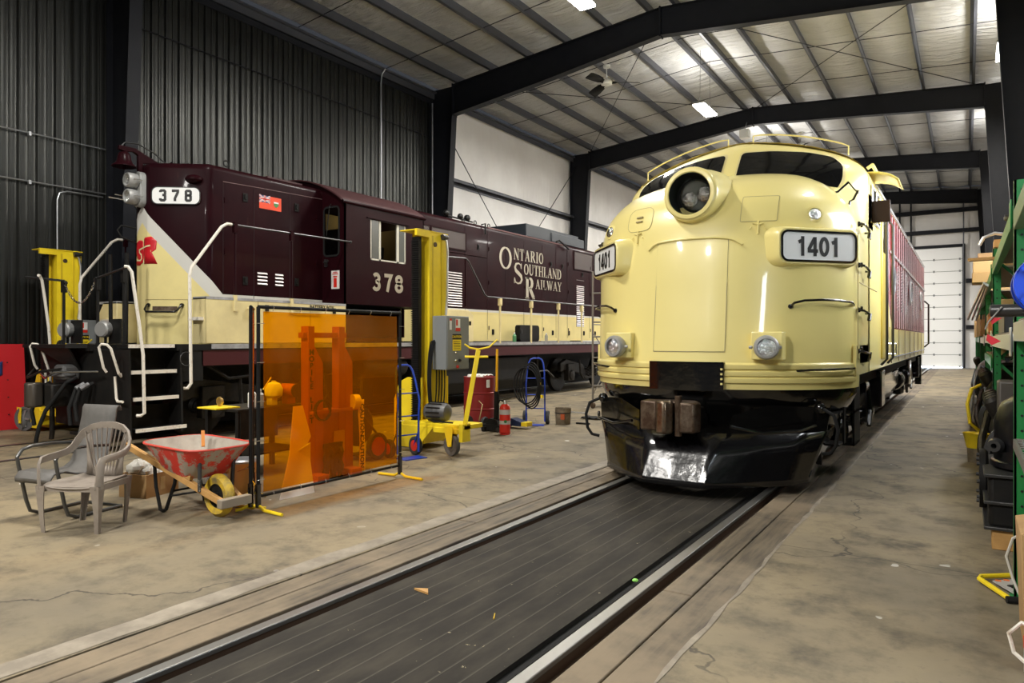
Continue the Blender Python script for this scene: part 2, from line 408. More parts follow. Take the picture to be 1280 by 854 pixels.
# spilled white paint drops and oil
dr = n.noise(5.5, detail=2, rough=.4); m_ = n.math('MULTIPLY', n.ramp(dr, .735, .75), n.ramp(a, .45, .55))
c7 = n.mix(m_, c6, (.62, .60, .55))
o1 = n.noise(1.1, detail=5, rough=.6); m2 = n.math('MULTIPLY', n.ramp(o1, .62, .70), .6)
n.base(n.mix(m2, c7, (.075, .06, .045)))
n.set(rough=.55); n.link(n.math('MULTIPLY_ADD', b, .3, .48), n.b.inputs['Roughness']); n.bump(n.math('ADD', b, n.math('MULTIPLY', crack, -1.5)), .18, .01)
concrete = n.m; n.b.inputs['Specular IOR Level'].default_value = .3
n = NB('old track timber'); x, y, z = n.pos()
a = n.noise(3, stretch=(6, .5, 1)); b = n.noise(.8)
n.base(n.mix(n.ramp(b, .45, .62), n.mix(n.ramp(a, .35, .7), (.15, .118, .078), (.065, .052, .038)), (.22, .17, .11))); n.set(rough=.7); n.bump(a, .4, .01)
timber = n.m
n = NB('dark rubber deck'); x, y, z = n.pos()
a = n.noise(5, stretch=(1, .35, 1)); b = n.noise(24, detail=3); g = n.math('PINGPONG', n.math('ADD', x, .013), .065)
cc = n.mix(n.ramp(a, .35, .75), (.024, .021, .017), (.052, .045, .034))
cc = n.mix(n.math('MULTIPLY', n.ramp(g, .006, .002), .55), cc, (.11, .10, .08))
cc = n.mix(n.ramp(b, .72, .76), cc, (.4, .34, .22)); n.base(cc); n.set(rough=.8, spec=.25); n.bump(n.ramp(g, .012, .002), .3, .01)
deckm = n.m
rail_side = mat('rusty rail side', (.10, .055, .03), .7)
rail_top = mat('polished rail head', (.30, .29, .27), .42, metal=.8)

struct('floor', MB().box(XL, -3.72, YF, YB, -.2, 0), concrete)
struct('floor', MB().box(-1.19, XR, YF, YB, -.2, 0), concrete)
struct('floor', MB().box(-3.72, -1.19, YF, YB, -.3, -.12), blackmat)
# ragged lighter lip of each slab edge
for k, (x0, x1) in enumerate(((-3.90, -3.735), (-1.20, -1.175))):
    mb = MB(); rows = []
    for i in range(120):
        yy = -2+i*.2; rows.append([(x0+random.uniform(-.012, .012), yy, .003), (x1+random.uniform(-.015, .01), yy, .003)])
    mb.grid(rows); struct('trim_1', mb, mat('chipped slab lip', (.33, .285, .22), .7, noise=(4, (.2, .17, .13), .3, .6)), flipcheck=False)
# timbers beside the rails
def timbers(x0, x1, key, splits):
    for (a, b) in splits:
        tag(MB().box(x0, x1, a+.006, b-.006, -.12, -.004+random.uniform(-.006, .0)).build('track_timber', timber, bevel=.006),
            None, 'timber')
T = []
def timber_piece(x0, x1, y0, y1, label):
    o = MB().box(x0, x1, y0+.007, y1-.007, -.12, -.005).build('track_timber', timber, bevel=.007); tag(o, label, 'timber', 'timbers laid beside the rails')
timber_piece(-1.60, -1.415, YF, 4.22, 'narrow timber plank beside the right rail, nearest the camera')
timber_piece(-1.60, -1.415, 4.22, 6.40, 'timber plank beside the right rail, just short of the snowplow corner')
timber_piece(-1.60, -1.415, 6.40, YB, 'long timber plank beside the right rail alongside the cream locomotive')
timber_piece(-1.405, -1.195, YF, 6.40, 'timber plank against the right concrete slab edge in the foreground')
timber_piece(-1.405, -1.195, 6.40, YB, 'timber plank against the right concrete slab edge alongside the cream locomotive')
timber_piece(-3.715, -3.53, YF, 4.9, 'timber plank against the left concrete slab edge in the foreground')
timber_piece(-3.715, -3.53, 4.9, YB, 'timber plank against the left concrete slab edge running under the cream locomotive')
timber_piece(-3.52, -3.33, YF, YB, 'long timber plank directly outside the left rail')
o = MB().box(-3.12, -1.862, YF, YB, -.12, -.018).build('track_deck', deckm); tag(o, 'dark ribbed rubber deck between the rails', 'track deck')
o = MB().box(-1.86, -1.815, YF, YB, -.12, -.045).build('flangeway_strip', blackrub); tag(o, 'black flangeway strip along the right rail', 'strip')
def rail(xa, xb, label, y0=YF, y1=YB, zt=.004):
    t = thing('rail', label, 'rail', ((xa+xb)/2, y0, 0))
    xm = (xa+xb)/2
    MB().box(xa, xb, y0, y1, zt-.03, zt).build('rail_head', rail_top, t, bevel=.006)
    MB().box(xm-.012, xm+.012, y0, y1, -.14, zt-.03).box(xa-.045, xb+.045, y0, y1, -.12, -.10).build('rail_web', rail_side, t)
rail(-3.265, -3.19, 'steel rail left of the dark deck'); rail(-1.76, -1.685, 'steel rail right of the dark deck')
for xa, lb in ((-11.91, 'left rail under the maroon locomotive'), (-10.44, 'right rail under the maroon locomotive')):
    t = thing('rail', lb, 'rail', (xa, YF, 0))
    MB().box(xa, xa+.07, YF, 24.5, -.01, .006).build('rail_head', rail_top, t)
    MB().box(xa+.07, xa+.13, YF, 24.5, -.01, .003).build('flange_groove', blackmat, t)

# --- walls
n = NB('dark ribbed steel sheet'); x, y, z = n.pos(); a = n.noise(1.5, stretch=(1, 1, .25)); b = n.noise(5, stretch=(1, 6, .5))
n.base(n.mix(n.ramp(a, .3, .7), (.040, .041, .039), (.055, .056, .052))); n.set(rough=.36, metal=.8); ribbed = n.m
def ribwall(x, y0, y1, z0, z1, sgn=1):
    prof = []; y = y0
    while y < y1:
        for dy, dx in ((0, 0), (.02, .004), (.055, .008), (.09, .005), (.108, 0), (.118, .012), (.135, .012), (.145, 0), (.165, .004), (.195, .008), (.225, .005), (.243, -.002), (.262, .034), (.288, .034), (.303, -.002)):
            prof.append((x+sgn*dx, min(y+dy, y1)))
        y += .305
    mb = MB(); zs = [z0, z1]; mb.grid([[(p[0], p[1], zz) for p in prof] for zz in zs]); return mb
struct('wall_left', ribwall(XL+.05, YF, 17.3, 0, 9.42), ribbed, ang=32, flipcheck=False)
n = NB('white insulation facing'); x, y, z = n.pos(); a = n.noise(1.2, stretch=(1.5, 5, .35), detail=5, rough=.55); b = n.noise(.5)
n.base(n.mix(n.ramp(b, .3, .7), (.84, .83, .81), (.72, .70, .68))); n.set(rough=.38); n.bump(a, .35, .06); insul = n.m
def quilt(fn, nu, nv): 
    return MB().grid([[fn(i/nu, j/nv) for j in range(nv+1)] for i in range(nu+1)])
def wavy(u): return .035*math.sin(u*PI)
# left white wall, pillowed between girts
GZ = [0, 2.3, 4.55, 6.85, 9.35]
def lw(u, v):
    y = 17.3+(YB-17.3)*u; zz = v*9.35
    for g0, g1 in zip(GZ, GZ[1:]):
        if g0 <= zz <= g1+1e-6: s_ = math.sin(PI*(zz-g0)/(g1-g0)); break
    return (XL-.02+.05*s_+.008*math.sin(y*5.1)*s_, y, zz)
struct('wall_left', quilt(lw, 180, 60), insul, flipcheck=False)
def rw(u, v):
    y = YF+(YB-YF)*u; return (XR, y, v*9.5)
struct('wall_right', ribwall(XR, YF, 17.3, 0, 9.6, -1), ribbed, ang=32, flipcheck=False)
def rw2(u, v): return (XR+.01-.04*abs(math.sin(v*PI*4)), 17.3+(YB-17.3)*u, v*9.5)
struct('wall_right', quilt(rw2, 60, 40), insul, flipcheck=False)
winday = mat('added window glow', (.8, .85, .9), .2, emit=(.80, .90, 1), es=26)
w1 = struct('added_window_1', MB().box(XR-.03, XR-.02, 2.75, 3.35, 1.6, 3.5), winday)  # window added out of view for the reflection streak on the cream nose
MB().box(XR-.05, XR, 2.69, 2.75, 1.54, 3.56).box(XR-.05, XR, 3.35, 3.41, 1.54, 3.56).box(XR-.05, XR, 2.69, 3.41, 3.5, 3.56).box(XR-.05, XR, 2.69, 3.41, 1.54, 1.6).build('added_window_frame', winframe, w1)
w3 = struct('added_window_3', MB().box(XR-.06, XR-.05, 8.6, 13.2, 3.0, 4.7), mat('added side window glow', (.8, .85, .9), .2, emit=(.93, .96, 1), es=12))  # another unseen window, added to throw daylight on the cream locomotive's right side
mb = MB()
for yy in (8.54, 10.1, 11.65, 13.2): mb.box(XR-.08, XR, yy, yy+.06, 2.94, 4.76)
mb.box(XR-.08, XR, 8.54, 13.26, 2.94, 3.0).box(XR-.08, XR, 8.54, 13.26, 4.7, 4.76).build('added_window_frame', winframe, w3)
def bw(u, v):
    x = XL+(XR-XL)*u; return (x, YB+.02-.03*math.sin(v*PI*4)**2-.006*math.sin(x*6), v*(zr(x)+.2))
struct('wall_back', quilt(bw, 90, 40), insul, flipcheck=False)
mb = MB().box(XL, -5.2, YF-.1, YF, 0, 10.2).box(-.0, XR, YF-.1, YF, 0, 10.2).box(-5.2, 0, YF-.1, YF, 5.2, 10.2)
struct('wall_front', mb, ribbed)
# --- ceiling quilt between purlins
n = NB('sagging ceiling facing'); x, y, z = n.pos(); a = n.noise(1.1, stretch=(.5, 4.2, 1), detail=6, rough=.6); b = n.noise(.35, stretch=(1, 1, 1)); d = n.noise(2.6, stretch=(.8, 2.5, 1))
n.base(n.mix(n.ramp(b, .35, .7), (.62, .62, .61), (.44, .435, .425))); n.set(rough=.33); n.bump(n.math('ADD', a, n.math('MULTIPLY', d, .8)), 1.0, .26); ceilm = n.m
PX = [.15-1.35*k for k in range(5)]+[-6.25, -6.95]+[-8.15, -9.4, -10.65, -11.9, -13.15]
PX = sorted(PX); edges = [XL]+PX+[XR]
def cl(u, v):
    y = YF+(YB-YF)*u; k = min(int(v*len(edges[1:])), len(edges)-2); f = v*(len(edges)-1)-k
    x = edges[k]+(edges[k+1]-edges[k])*f; wdt = edges[k+1]-edges[k]
    sag = .06*math.sin(PI*f)*min(1, wdt/1.3)*(1+.35*math.sin(y*1.9+k*2.1)+.2*math.sin(y*4.7+k))
    return (x, y, zr(x)+.275-sag)
struct('ceiling', quilt(cl, 260, (len(edges)-1)*8), ceilm, flipcheck=False)
tn = 1
for px in PX:   # purlins: lipped channels
    z0 = zr(px)
    mb = MB().box(px-.006, px+.006, YF, YB, z0, z0+.27).box(px-.006, px+.075, YF, YB, z0, z0+.008).box(px+.069, px+.075, YF, YB, z0, z0+.03).box(px-.07, px, YF, YB, z0+.225, z0+.235)
    tn += 1; struct('trim_%d' % tn, mb, purlin_steel)
# eave struts and wall girts
for xx in (XL+.18, XR-.18):
    tn += 1; zz = zr(xx); struct('trim_%d' % tn, MB().box(xx-.1, xx+.1, YF, YB, zz-.05, zz+.0).box(xx-.008, xx+.008, YF, YB, zz-.22, zz), purlin_steel)
for zg in (6.80, 4.5, 2.25):
    tn += 1; struct('trim_%d' % tn, MB().box(XL+.02, XL+.24, 17.35, YB, zg, zg+.012).box(XL+.232, XL+.24, 17.35, YB, zg-.09, zg+.012).box(XL+.02, XL+.03, 17.35, YB, zg-.2, zg), purlin_steel)
for zg, h in ((8.45, .22), (7.35, .2)):
    tn += 1; struct('trim_%d' % tn, MB().box(XL, XR, YB-.3, YB-.06, zg, zg+.015).box(XL, XR, YB-.3, YB-.29, zg, zg+h), frame_steel)
for xg in (-3.15, -2.6): tn += 1; struct('trim_%d' % tn, MB().box(xg-.04, xg+.04, YB-.26, YB-.1, 6.7, 10.2), frame_steel)
for zg in (4.6, 2.1):
    tn += 1; struct('trim_%d' % tn, MB().box(-.02, XR, YB-.2, YB-.06, zg, zg+.22), frame_steel)
# dark flashing along the top of the ribbed wall
tn += 1; struct('trim_%d' % tn, MB().box(XL+.02, XL+.16, YF, 17.3, 9.1, 9.13).box(XL+.09, XL+.1, YF, 17.3, 8.95, 9.13), frame_steel)
# --- rigid frames
def frame(Y, label_c, label_r, dep=.92, depm=.85, zcor=0):
    names = ('left', 'right')
    for side in (0, 1):
        if side == 0:
            xo, xt, xb = XL+.10, -13.30, -13.78
        else: xo, xt, xb = XR-.08, (.50 if Y > 10 else .95), 1.0
        zt = zr(xt)-.02; sg = 1 if side == 0 else -1
        t = thing('steel_column', label_c[side], 'column', (xo, Y, 0), 0)
        zk = zt-dep
        MB().prism([(xo, Y-.008, 0), (xb, Y-.008, 0), (xt, Y-.008, zk), (xt, Y-.008, zt), (xo, Y-.008, zt)], (0, .016, 0)).build('web', frame_steel, t)
        MB().prism([(xb, Y-.125, 0), (xb+sg*.016, Y-.125, 0), (xt+sg*.016, Y-.125, zk), (xt, Y-.125, zk)], (0, .25, 0)).build('flange', frame_steel, t)
        MB().box(xo-.008, xo+.008, Y-.125, Y+.125, 0, zt).build('flange', frame_steel, t)
        MB().box(xo-.02, xb+sg*.06, Y-.16, Y+.16, 0, .02).build('base_plate', frame_steel, t)
        mb = MB()
        for i in range(5):
            zz = zk+.08+i*(dep-.16)/4
            for dy in (-.07, .07): mb.lathe([(.018, 0), (.018, .022)], (xt+sg*.016, Y+dy, zz), (sg, 0, 0), 6)
        mb.box(xt, xt+sg*.03, Y-.125, Y+.125, zk-.02, zt+.05); mb.build('end_plate', frame_steel, t)
    xs = [-13.28, -10.2, -6.62, -6.58, -3.0, .48]
    tops = [zr(v) for v in xs]; dd = [dep, dep*.93, depm*.84, depm*.84, dep*.9, dep]
    t = thing('roof_rafter', label_r, 'rafter', (-6.6, Y, 9.2))
    bots = [a-b for a, b in zip(tops, dd)]
    MB().prism([(x_, Y-.007, z_) for x_, z_ in zip(xs, tops)]+[(x_, Y-.007, z_) for x_, z_ in reversed(list(zip(xs, bots)))], (0, .014, 0)).build('web', frame_steel, t)
    for nm, zz, s_ in (('top_flange', tops, -.014), ('bottom_flange', bots, .014)):
        mb = MB()
        for i in range(len(xs)-1): mb.prism([(xs[i], Y-.115, zz[i]), (xs[i+1], Y-.115, zz[i+1]), (xs[i+1], Y-.115, zz[i+1]+s_), (xs[i], Y-.115, zz[i]+s_)], (0, .23, 0))
        mb.build(nm, frame_steel, t)
    mb = MB().box(-6.62, -6.58, Y-.115, Y+.115, bots[2]-.03, tops[2]+.03)
    for i in range(5):
        for dy in (-.07, .07): mb.lathe([(.018, 0), (.018, .07)], (-6.635, Y+dy, bots[2]+.1+i*.13), (1, 0, 0), 6)
    mb.build('ridge_plate', frame_steel, t)
    for xx in (-11.9, -9.4, -4, -1.3):
        pass
frame(-2.4, ('steel column on the left wall behind the camera', 'steel column on the right wall behind the camera'), 'roof rafter behind the camera')
frame(7.4, ('dark steel column in front of the ribbed wall, left of the maroon locomotive nose', 'steel column on the right wall beside the nearest rack'), 'roof rafter above the nose of the maroon locomotive')
frame(17.3, ('dark steel column where the ribbed wall meets the white wall', 'nearest visible dark steel column at the top right'), 'nearest visible roof rafter, crossing the top of the photo')
frame(26.6, ('dark steel column standing in the white left wall', 'second dark steel column behind the nearest one at right'), 'second roof rafter, just above the cream locomotive cab', .74, .74)
frame(35.9, ('far steel column of the left wall hidden past the cream nose', 'third dark steel column from the camera at right'), 'third roof rafter toward the back wall', .74, .74)
frame(45.0, ('steel column in the back left corner', 'steel column in the back right corner'), 'last roof rafter against the back wall', .74, .74)
# bracing rods and sag rods
def rod(nm, a, b, r, label, m=frame_steel, cat='rod', group=None): return tag(MB().tube([a, b], r, 6).build(nm, m), label, cat, group)
def xbrace(nm, label, segs, r):
    t = thing(nm, label, 'brace', segs[0][0])
    for a_, b_ in segs: MB().tube([a_, b_], r, 6).build('rod', frame_steel, t)
xbrace('wall_brace', 'crossed brace rods on the white wall between its first two columns', [((XL+.3, 17.3, 8.6), (XL+.3, 26.6, 0)), ((XL+.34, 26.6, 8.9), (XL+.34, 17.3, 0))], .016)
for k, (xa, xb) in enumerate(((-13.3, -6.6), (-6.6, .4))):
    xbrace('roof_brace', 'crossed brace rods under the %s roof slope behind the nearest rafter' % ('left' if k == 0 else 'right'), [((xa, 17.3, zr(xa)-.04), (xb, 26.6, zr(xb)-.04)), ((xb, 17.3, zr(xb)-.06), (xa, 26.6, zr(xa)-.06))], .012)
for f0, f1, nm in ((7.4, 17.3, 'in front of the nearest rafter'), (17.3, 26.6, 'between the first and second rafters'), (26.6, 35.9, 'between the second and third rafters'), (35.9, 45.0, 'in the last bay')):
    for q, pos in ((.22, 'near'), (.45, 'middle'), (.77, 'far')):
        yy = f0+(f1-f0)*q
        o = MB().tube([(XL+.2, yy, zr(XL)+.03), (-6.6, yy, zr(-6.6)+.03), (XR-.2, yy, zr(XR)+.03)], .011, 6).build('sag_rod', frame_steel)
        tag(o, '%s sag rod across the ceiling purlins %s' % (pos, nm), 'rod', 'sag rods across the purlins')
for k, zz in enumerate((5.27, 4.40)):
    t = thing('wall_conduit', ('upper' if k == 0 else 'lower')+' thin conduit running along the ribbed wall at left', 'conduit', (XL+.12, 3, zz))
    MB().tube([(XL+.12, 0, zz), (XL+.12, 7.25, zz)], .014, 8).build('pipe', alu, t)
    MB().box(XL+.09, XL+.15, 5.9, 5.94, zz-.05, zz+.02).build('clip', alu, t)
tag(MB().tube([(XL+.12, 7.2, 4.33), (XL+.12, 6.55, 4.33), (XL+.12, 6.42, 4.28), (XL+.12, 6.38, 4.15), (XL+.12, 6.38, .3)], .014, 8).build('wall_conduit', alu), 'conduit bending down the ribbed wall beside the yellow lifting column', 'conduit')
tag(MB().tube([(XL+.12, 7.6, 7.9), (XL+.12, 17.1, 7.9)], .013, 6).build('wall_cable', frame_steel), 'dark cable running high along the ribbed wall', 'cable')
tag(MB().tube([(XL+.3, 14.95, 9.3), (XL+.2, 14.9, 9.15), (XL+.17, 14.9, 8.9), (XL+.17, 14.9, 1.0)], .022, 8).build('wall_conduit', alu), 'bright vertical conduit on the ribbed wall near the corner column', 'conduit')
tag(MB().tube([(XL+.3, 17.05, 8.9), (XL+.3, 17.05, 1.0)], .02, 8).build('wall_conduit', alu), 'conduit running down beside the corner column', 'conduit')
# --- overhead door in the back wall
doorm = mat('white insulated door panel', (.88, .89, .89), .35)
mb = MB(); nseg = 10
for i in range(nseg):
    z0 = .06+i*.65; mb.box(-5.3, -.18, YB-.16, YB-.10, z0+.012, z0+.638)
d_ = struct('door_1', mb, doorm, bevel=.012)
mb = MB().box(-5.3, -.18, YB-.14, YB-.11, .06, 6.56); mb.build('panel_seams', mat('door seam grey', (.25, .25, .25), .6), d_)
for i in range(nseg):
    for xx in (-.30, -1.5, -2.7, -3.9, -5.1):
        MB().box(xx-.04, xx+.04, YB-.185, YB-.16, .06+i*.65-.05, .06+i*.65+.06).build('hinge', elgrey, d_)
struct('trim_90', MB().box(-.17, -.05, YB-.22, YB-.08, 0, 6.7).box(-5.45, -5.32, YB-.22, YB-.08, 0, 6.7).box(-5.45, -.05, YB-.2, YB-.08, 6.58, 6.72), frame_steel)
struct('trim_91', MB().tube([(-.13, YB-.25, 0), (-.13, YB-.25, 9.6)], .035, 8), purlin_steel)
gap = struct('door_gap_glow', MB().box(-5.2, -.2, YB-.12, YB-.10, .0, .055), mat('daylight under the door', (.8, .85, .9), .5, emit=(.75, .86, 1), es=14))  # glowing strip standing in for daylight through the gap under the door
ld = bpy.data.lights.new('door_gap_daylight', 'AREA'); ld.shape = 'RECTANGLE'; ld.size = 4.8; ld.size_y = .05; ld.energy = 60; ld.color = (.72, .84, 1)
lo = bpy.data.objects.new('door_gap_daylight', ld); C.objects.link(lo); lo.location = (-2.7, YB-.2, .04); lo.rotation_euler = (PI/2, 0, PI); lo.parent = None
# --- hall lamps
for k, (lx, ly, lz, W) in enumerate(HALL_LAMPS):
    names = ['glowing high bay lamp hanging above the cream locomotive', 'high bay lamp just above the top edge of the photo', 'high bay lamp above the foreground floor', 'high bay lamp in the third bay', 'high bay lamp in the last bay', 'added high bay lamp above the right aisle', 'high bay lamp behind the camera over the deck', 'high bay lamp behind the camera on the left', 'high bay lamp above the far right aisle, hidden past the second column', 'high bay lamp above the right aisle, hidden past the nearest column', 'spare']
    t = thing('high_bay_lamp', names[k], 'lamp', (lx, ly, lz))
    MB().box(lx-.19, lx+.19, ly-.65, ly+.65, lz+.03, lz+.10).box(lx-.10, lx+.10, ly-.5, ly+.5, lz+.10, lz+.15).build('housing', lampgrey, t, bevel=.01)
    MB().box(lx-.18, lx+.18, ly-.64, ly+.64, lz-.02, lz+.03).build('diffuser', bulb, t, bevel=.015)
    mb = MB()
    for dy in (-.5, .5): mb.tube([(lx, ly+dy, lz+.14), (lx, ly+dy*.9, zr(lx)+.24)], .006, 5)
    mb.build('hanging_wire', dkmetal, t)
    for up, pw in ((0, W), (1, W*.16)):
        ld = bpy.data.lights.new('lamp_light', 'AREA'); ld.shape = 'RECTANGLE'; ld.size = .36; ld.size_y = 1.28; ld.energy = pw; ld.color = (1, .965, .90)
        lo = bpy.data.objects.new('lamp_light', ld); C.objects.link(lo); lo.parent = t; lo.location = (0, 0, -.04 if not up else .18); lo.rotation_euler = (PI if up else 0, 0, 0)
# --- ceiling fans
def fan(loc, label, rot, sc=1.0):
    t = thing('ceiling_fan', label, 'fan', loc)
    x0, y0, z0 = loc
    MB().lathe([(.02, .0), (.10, -.02), (.09, -.08), (.02, -.10)], (x0, y0, z0), (0, 0, 1), 16).build('canopy', white, t)
    MB().tube([(x0, y0, z0-.05), (x0, y0, z0-.45)], .014, 8).build('downrod', white, t)
    MB().lathe([(.03, -.40), (.13, -.43), (.16, -.48), (.15, -.54), (.06, -.58), (.0, -.585)], (x0, y0, z0), (0, 0, 1), 20).build('motor', white, t)
    for i in range(3):
        a = rot+i*2*PI/3; ux = Vector((math.cos(a), math.sin(a), 0)); uy = Vector((-math.sin(a), math.cos(a), 0)); c0 = Vector((x0, y0, z0-.50))
        rows = []
        for r_, wd, dr in ((.12, .03, 0), (.25, .05, .0), (.3, .10, -.005), (.6, .13, -.02), (.85, .13, -.04), (.9, .09, -.045)):
            rows.append([c0+ux*r_+uy*wd+Vector((0, 0, dr+.04)), c0+ux*r_-uy*wd+Vector((0, 0, dr-.04))])
        MB().grid(rows).build('blade', blackmat, t, solid=.008, flipcheck=False)
fan((-8.3, 17.65, 9.10), 'white hubbed ceiling fan under the nearest rafter', .4)
fan((-5.0, 27.0, 9.05), 'far ceiling fan seen just above the cream locomotive roof', 1.4)
t = thing('junction_box', 'pale square unit hung under the ridge of the second rafter', 'box', (-6.7, 26.1, 9.0))
MB().box(-6.95, -6.62, 26.0, 26.3, 8.88, 9.18).build('case', white, t, bevel=.01); MB().tube([(-6.8, 26.15, 9.18), (-6.8, 26.5, 9.55)], .015, 8).build('bracket', alu, t)
# ================================================================== CREAM LOCOMOTIVE 1401
LX = -2.475
L1 = thing('locomotive', 'cream and maroon bulldog nosed diesel locomotive numbered 1401 on the near track', 'locomotive', (LX, 7.2, 0))
NT = hermite([(.95, 7.17, 1.5, 8.5), (1.45, 7.23, 1.5, 8.5), (2.0, 7.30, 1.5, 8.5), (2.4, 7.34, 1.5, 8.5), (2.6, 7.37, 1.497, 8.5), (2.8, 7.41, 1.478, 8.5),
              (3.0, 7.49, 1.41, 8.5), (3.15, 7.61, 1.30, 8.52), (3.28, 7.78, 1.17, 8.56), (3.37, 7.98, 1.03, 8.62), (3.45, 8.22, .88, 8.72), (3.53, 8.54, .62, 8.86), (3.575, 8.78, .3, 8.94), (3.59, 8.92, .02, 8.98)])
CT = hermite([(2.9, 8.55, 1.5, 9.3), (3.3, 8.62, 1.5, 9.3), (3.5, 8.71, 1.497, 9.33), (3.6, 8.78, 1.462, 9.38), (3.72, 8.88, 1.345, 9.42), (3.82, 8.965, 1.18, 9.46), (3.9, 9.035, 1.0, 9.5),
              (3.98, 9.11, .76, 9.52), (4.05, 9.20, .48, 9.56), (4.095, 9.30, .22, 9.6), (4.115, 9.42, .01, 9.62)])
def surfY(tab, w, z, n_=2.0):
    yf, W, yb = tab(z); q = min(1, abs(w)/max(W, .001)); return yb-(yb-yf)*max(0, 1-q**n_)**(1/n_)
def nose_pt(w, z, off=0.0):
    y = surfY(NT, w, z); e = .02
    dyw = (surfY(NT, w+e, z)-surfY(NT, w-e, z))/(2*e); dyz = (surfY(NT, w, z+e)-surfY(NT, w, z-e))/(2*e)
    nn = Vector((dyw, -1, dyz)).normalized(); return Vector((LX+w, y, z))+nn*off, nn
def cab_pt(w, z, off=0.0):
    y = surfY(CT, w, z); e = .01
    dyw = (surfY(CT, w+e, z)-surfY(CT, w-e, z))/(2*e); dyz = (surfY(CT, w, z+e)-surfY(CT, w, z-e))/(2*e)
    nn = Vector((dyw, -1, dyz)).normalized(); return Vector((LX+w, y, z))+nn*off, nn
def plan_row(tab, z, nfront, ytail, grow=True):
    yf, W, yb = tab(z); pts = []
    for i in range(nfront+1):
        a = PI*i/nfront; pts.append((-W*math.cos(a), yb-(yb-yf)*math.sin(a)))
    def tail(sgn):
        T_ = []
        for k in range(1, 9):
            y = yb+(ytail-yb)*k/8; ww = W
            if grow and z < 3.32:
                s_ = min(1, max(0, (y-yb)/(9.2-yb))); s_ = s_*s_*(3-2*s_); ww = W+(1.5-W)*s_
            T_.append((sgn*ww, y))
        return T_
    full = list(reversed(tail(-1)))+pts+tail(1)
    return [(LX+p[0], p[1], z) for p in full]
zs = [1.30, 1.45]+[1.45+.05*i for i in range(1, 23)]+[2.58+.03*i for i in range(0, 33)]+[3.575, 3.588]
zs = sorted(set(round(z, 3) for z in zs))
MB().grid([plan_row(NT, z, 56, 9.42) for z in zs]).build('nose', cream, L1, ang=60)
zs = [2.9+.04*i for i in range(0, 30)]+[4.08, 4.095, 4.108, 4.115]
MB().grid([plan_row(CT, z, 56, 9.75, False) for z in sorted(zs)]).build('cab', cream, L1, ang=60)
# body skin: side paint with maroon panel area
n = NB('carbody paint'); x, y, z = n.pos(); a = n.noise(1.4)
yc = n.math('ADD', n.math('MULTIPLY', n.math('POWER', 2.718, n.math('MULTIPLY', n.math('SUBTRACT', z, 1.73), -3.2)), 1.15), 11.52)
mm = n.math('MULTIPLY', n.math('MULTIPLY', n.math('GREATER_THAN', z, 1.73), n.math('LESS_THAN', z, 3.50)), n.math('GREATER_THAN', y, yc))
n.base(n.mix(mm, CREAM, (.26, .004, .013))); n.set(rough=.15, coat=0, spec=.05); bodypaint = n.m
prof = [(1.5, 1.18)]+[(1.5, 1.18+.2*i) for i in range(1, 12)]+[(1.5, 3.5)]
for zz in (3.56, 3.6, 3.66, 3.72, 3.77, 3.82, 3.86, 3.9, 3.94, 3.98, 4.02, 4.05, 4.08, 4.1, 4.112):
    prof.append((CT(zz)[1], zz))
sec = [(-w_, z_) for w_, z_ in prof]+[(w_, z_) for w_, z_ in reversed(prof)]
YS = [9.3, 9.75, 10.56]+[11.56+.5*i for i in range(0, 22)]+[22.35]
MB().grid([[(LX+w_, yy, z_) for w_, z_ in sec] for yy in YS]).prism([(LX+w_, 22.35, z_) for w_, z_ in sec], (0, .04, 0)).build('carbody', bodypaint, L1, ang=50)
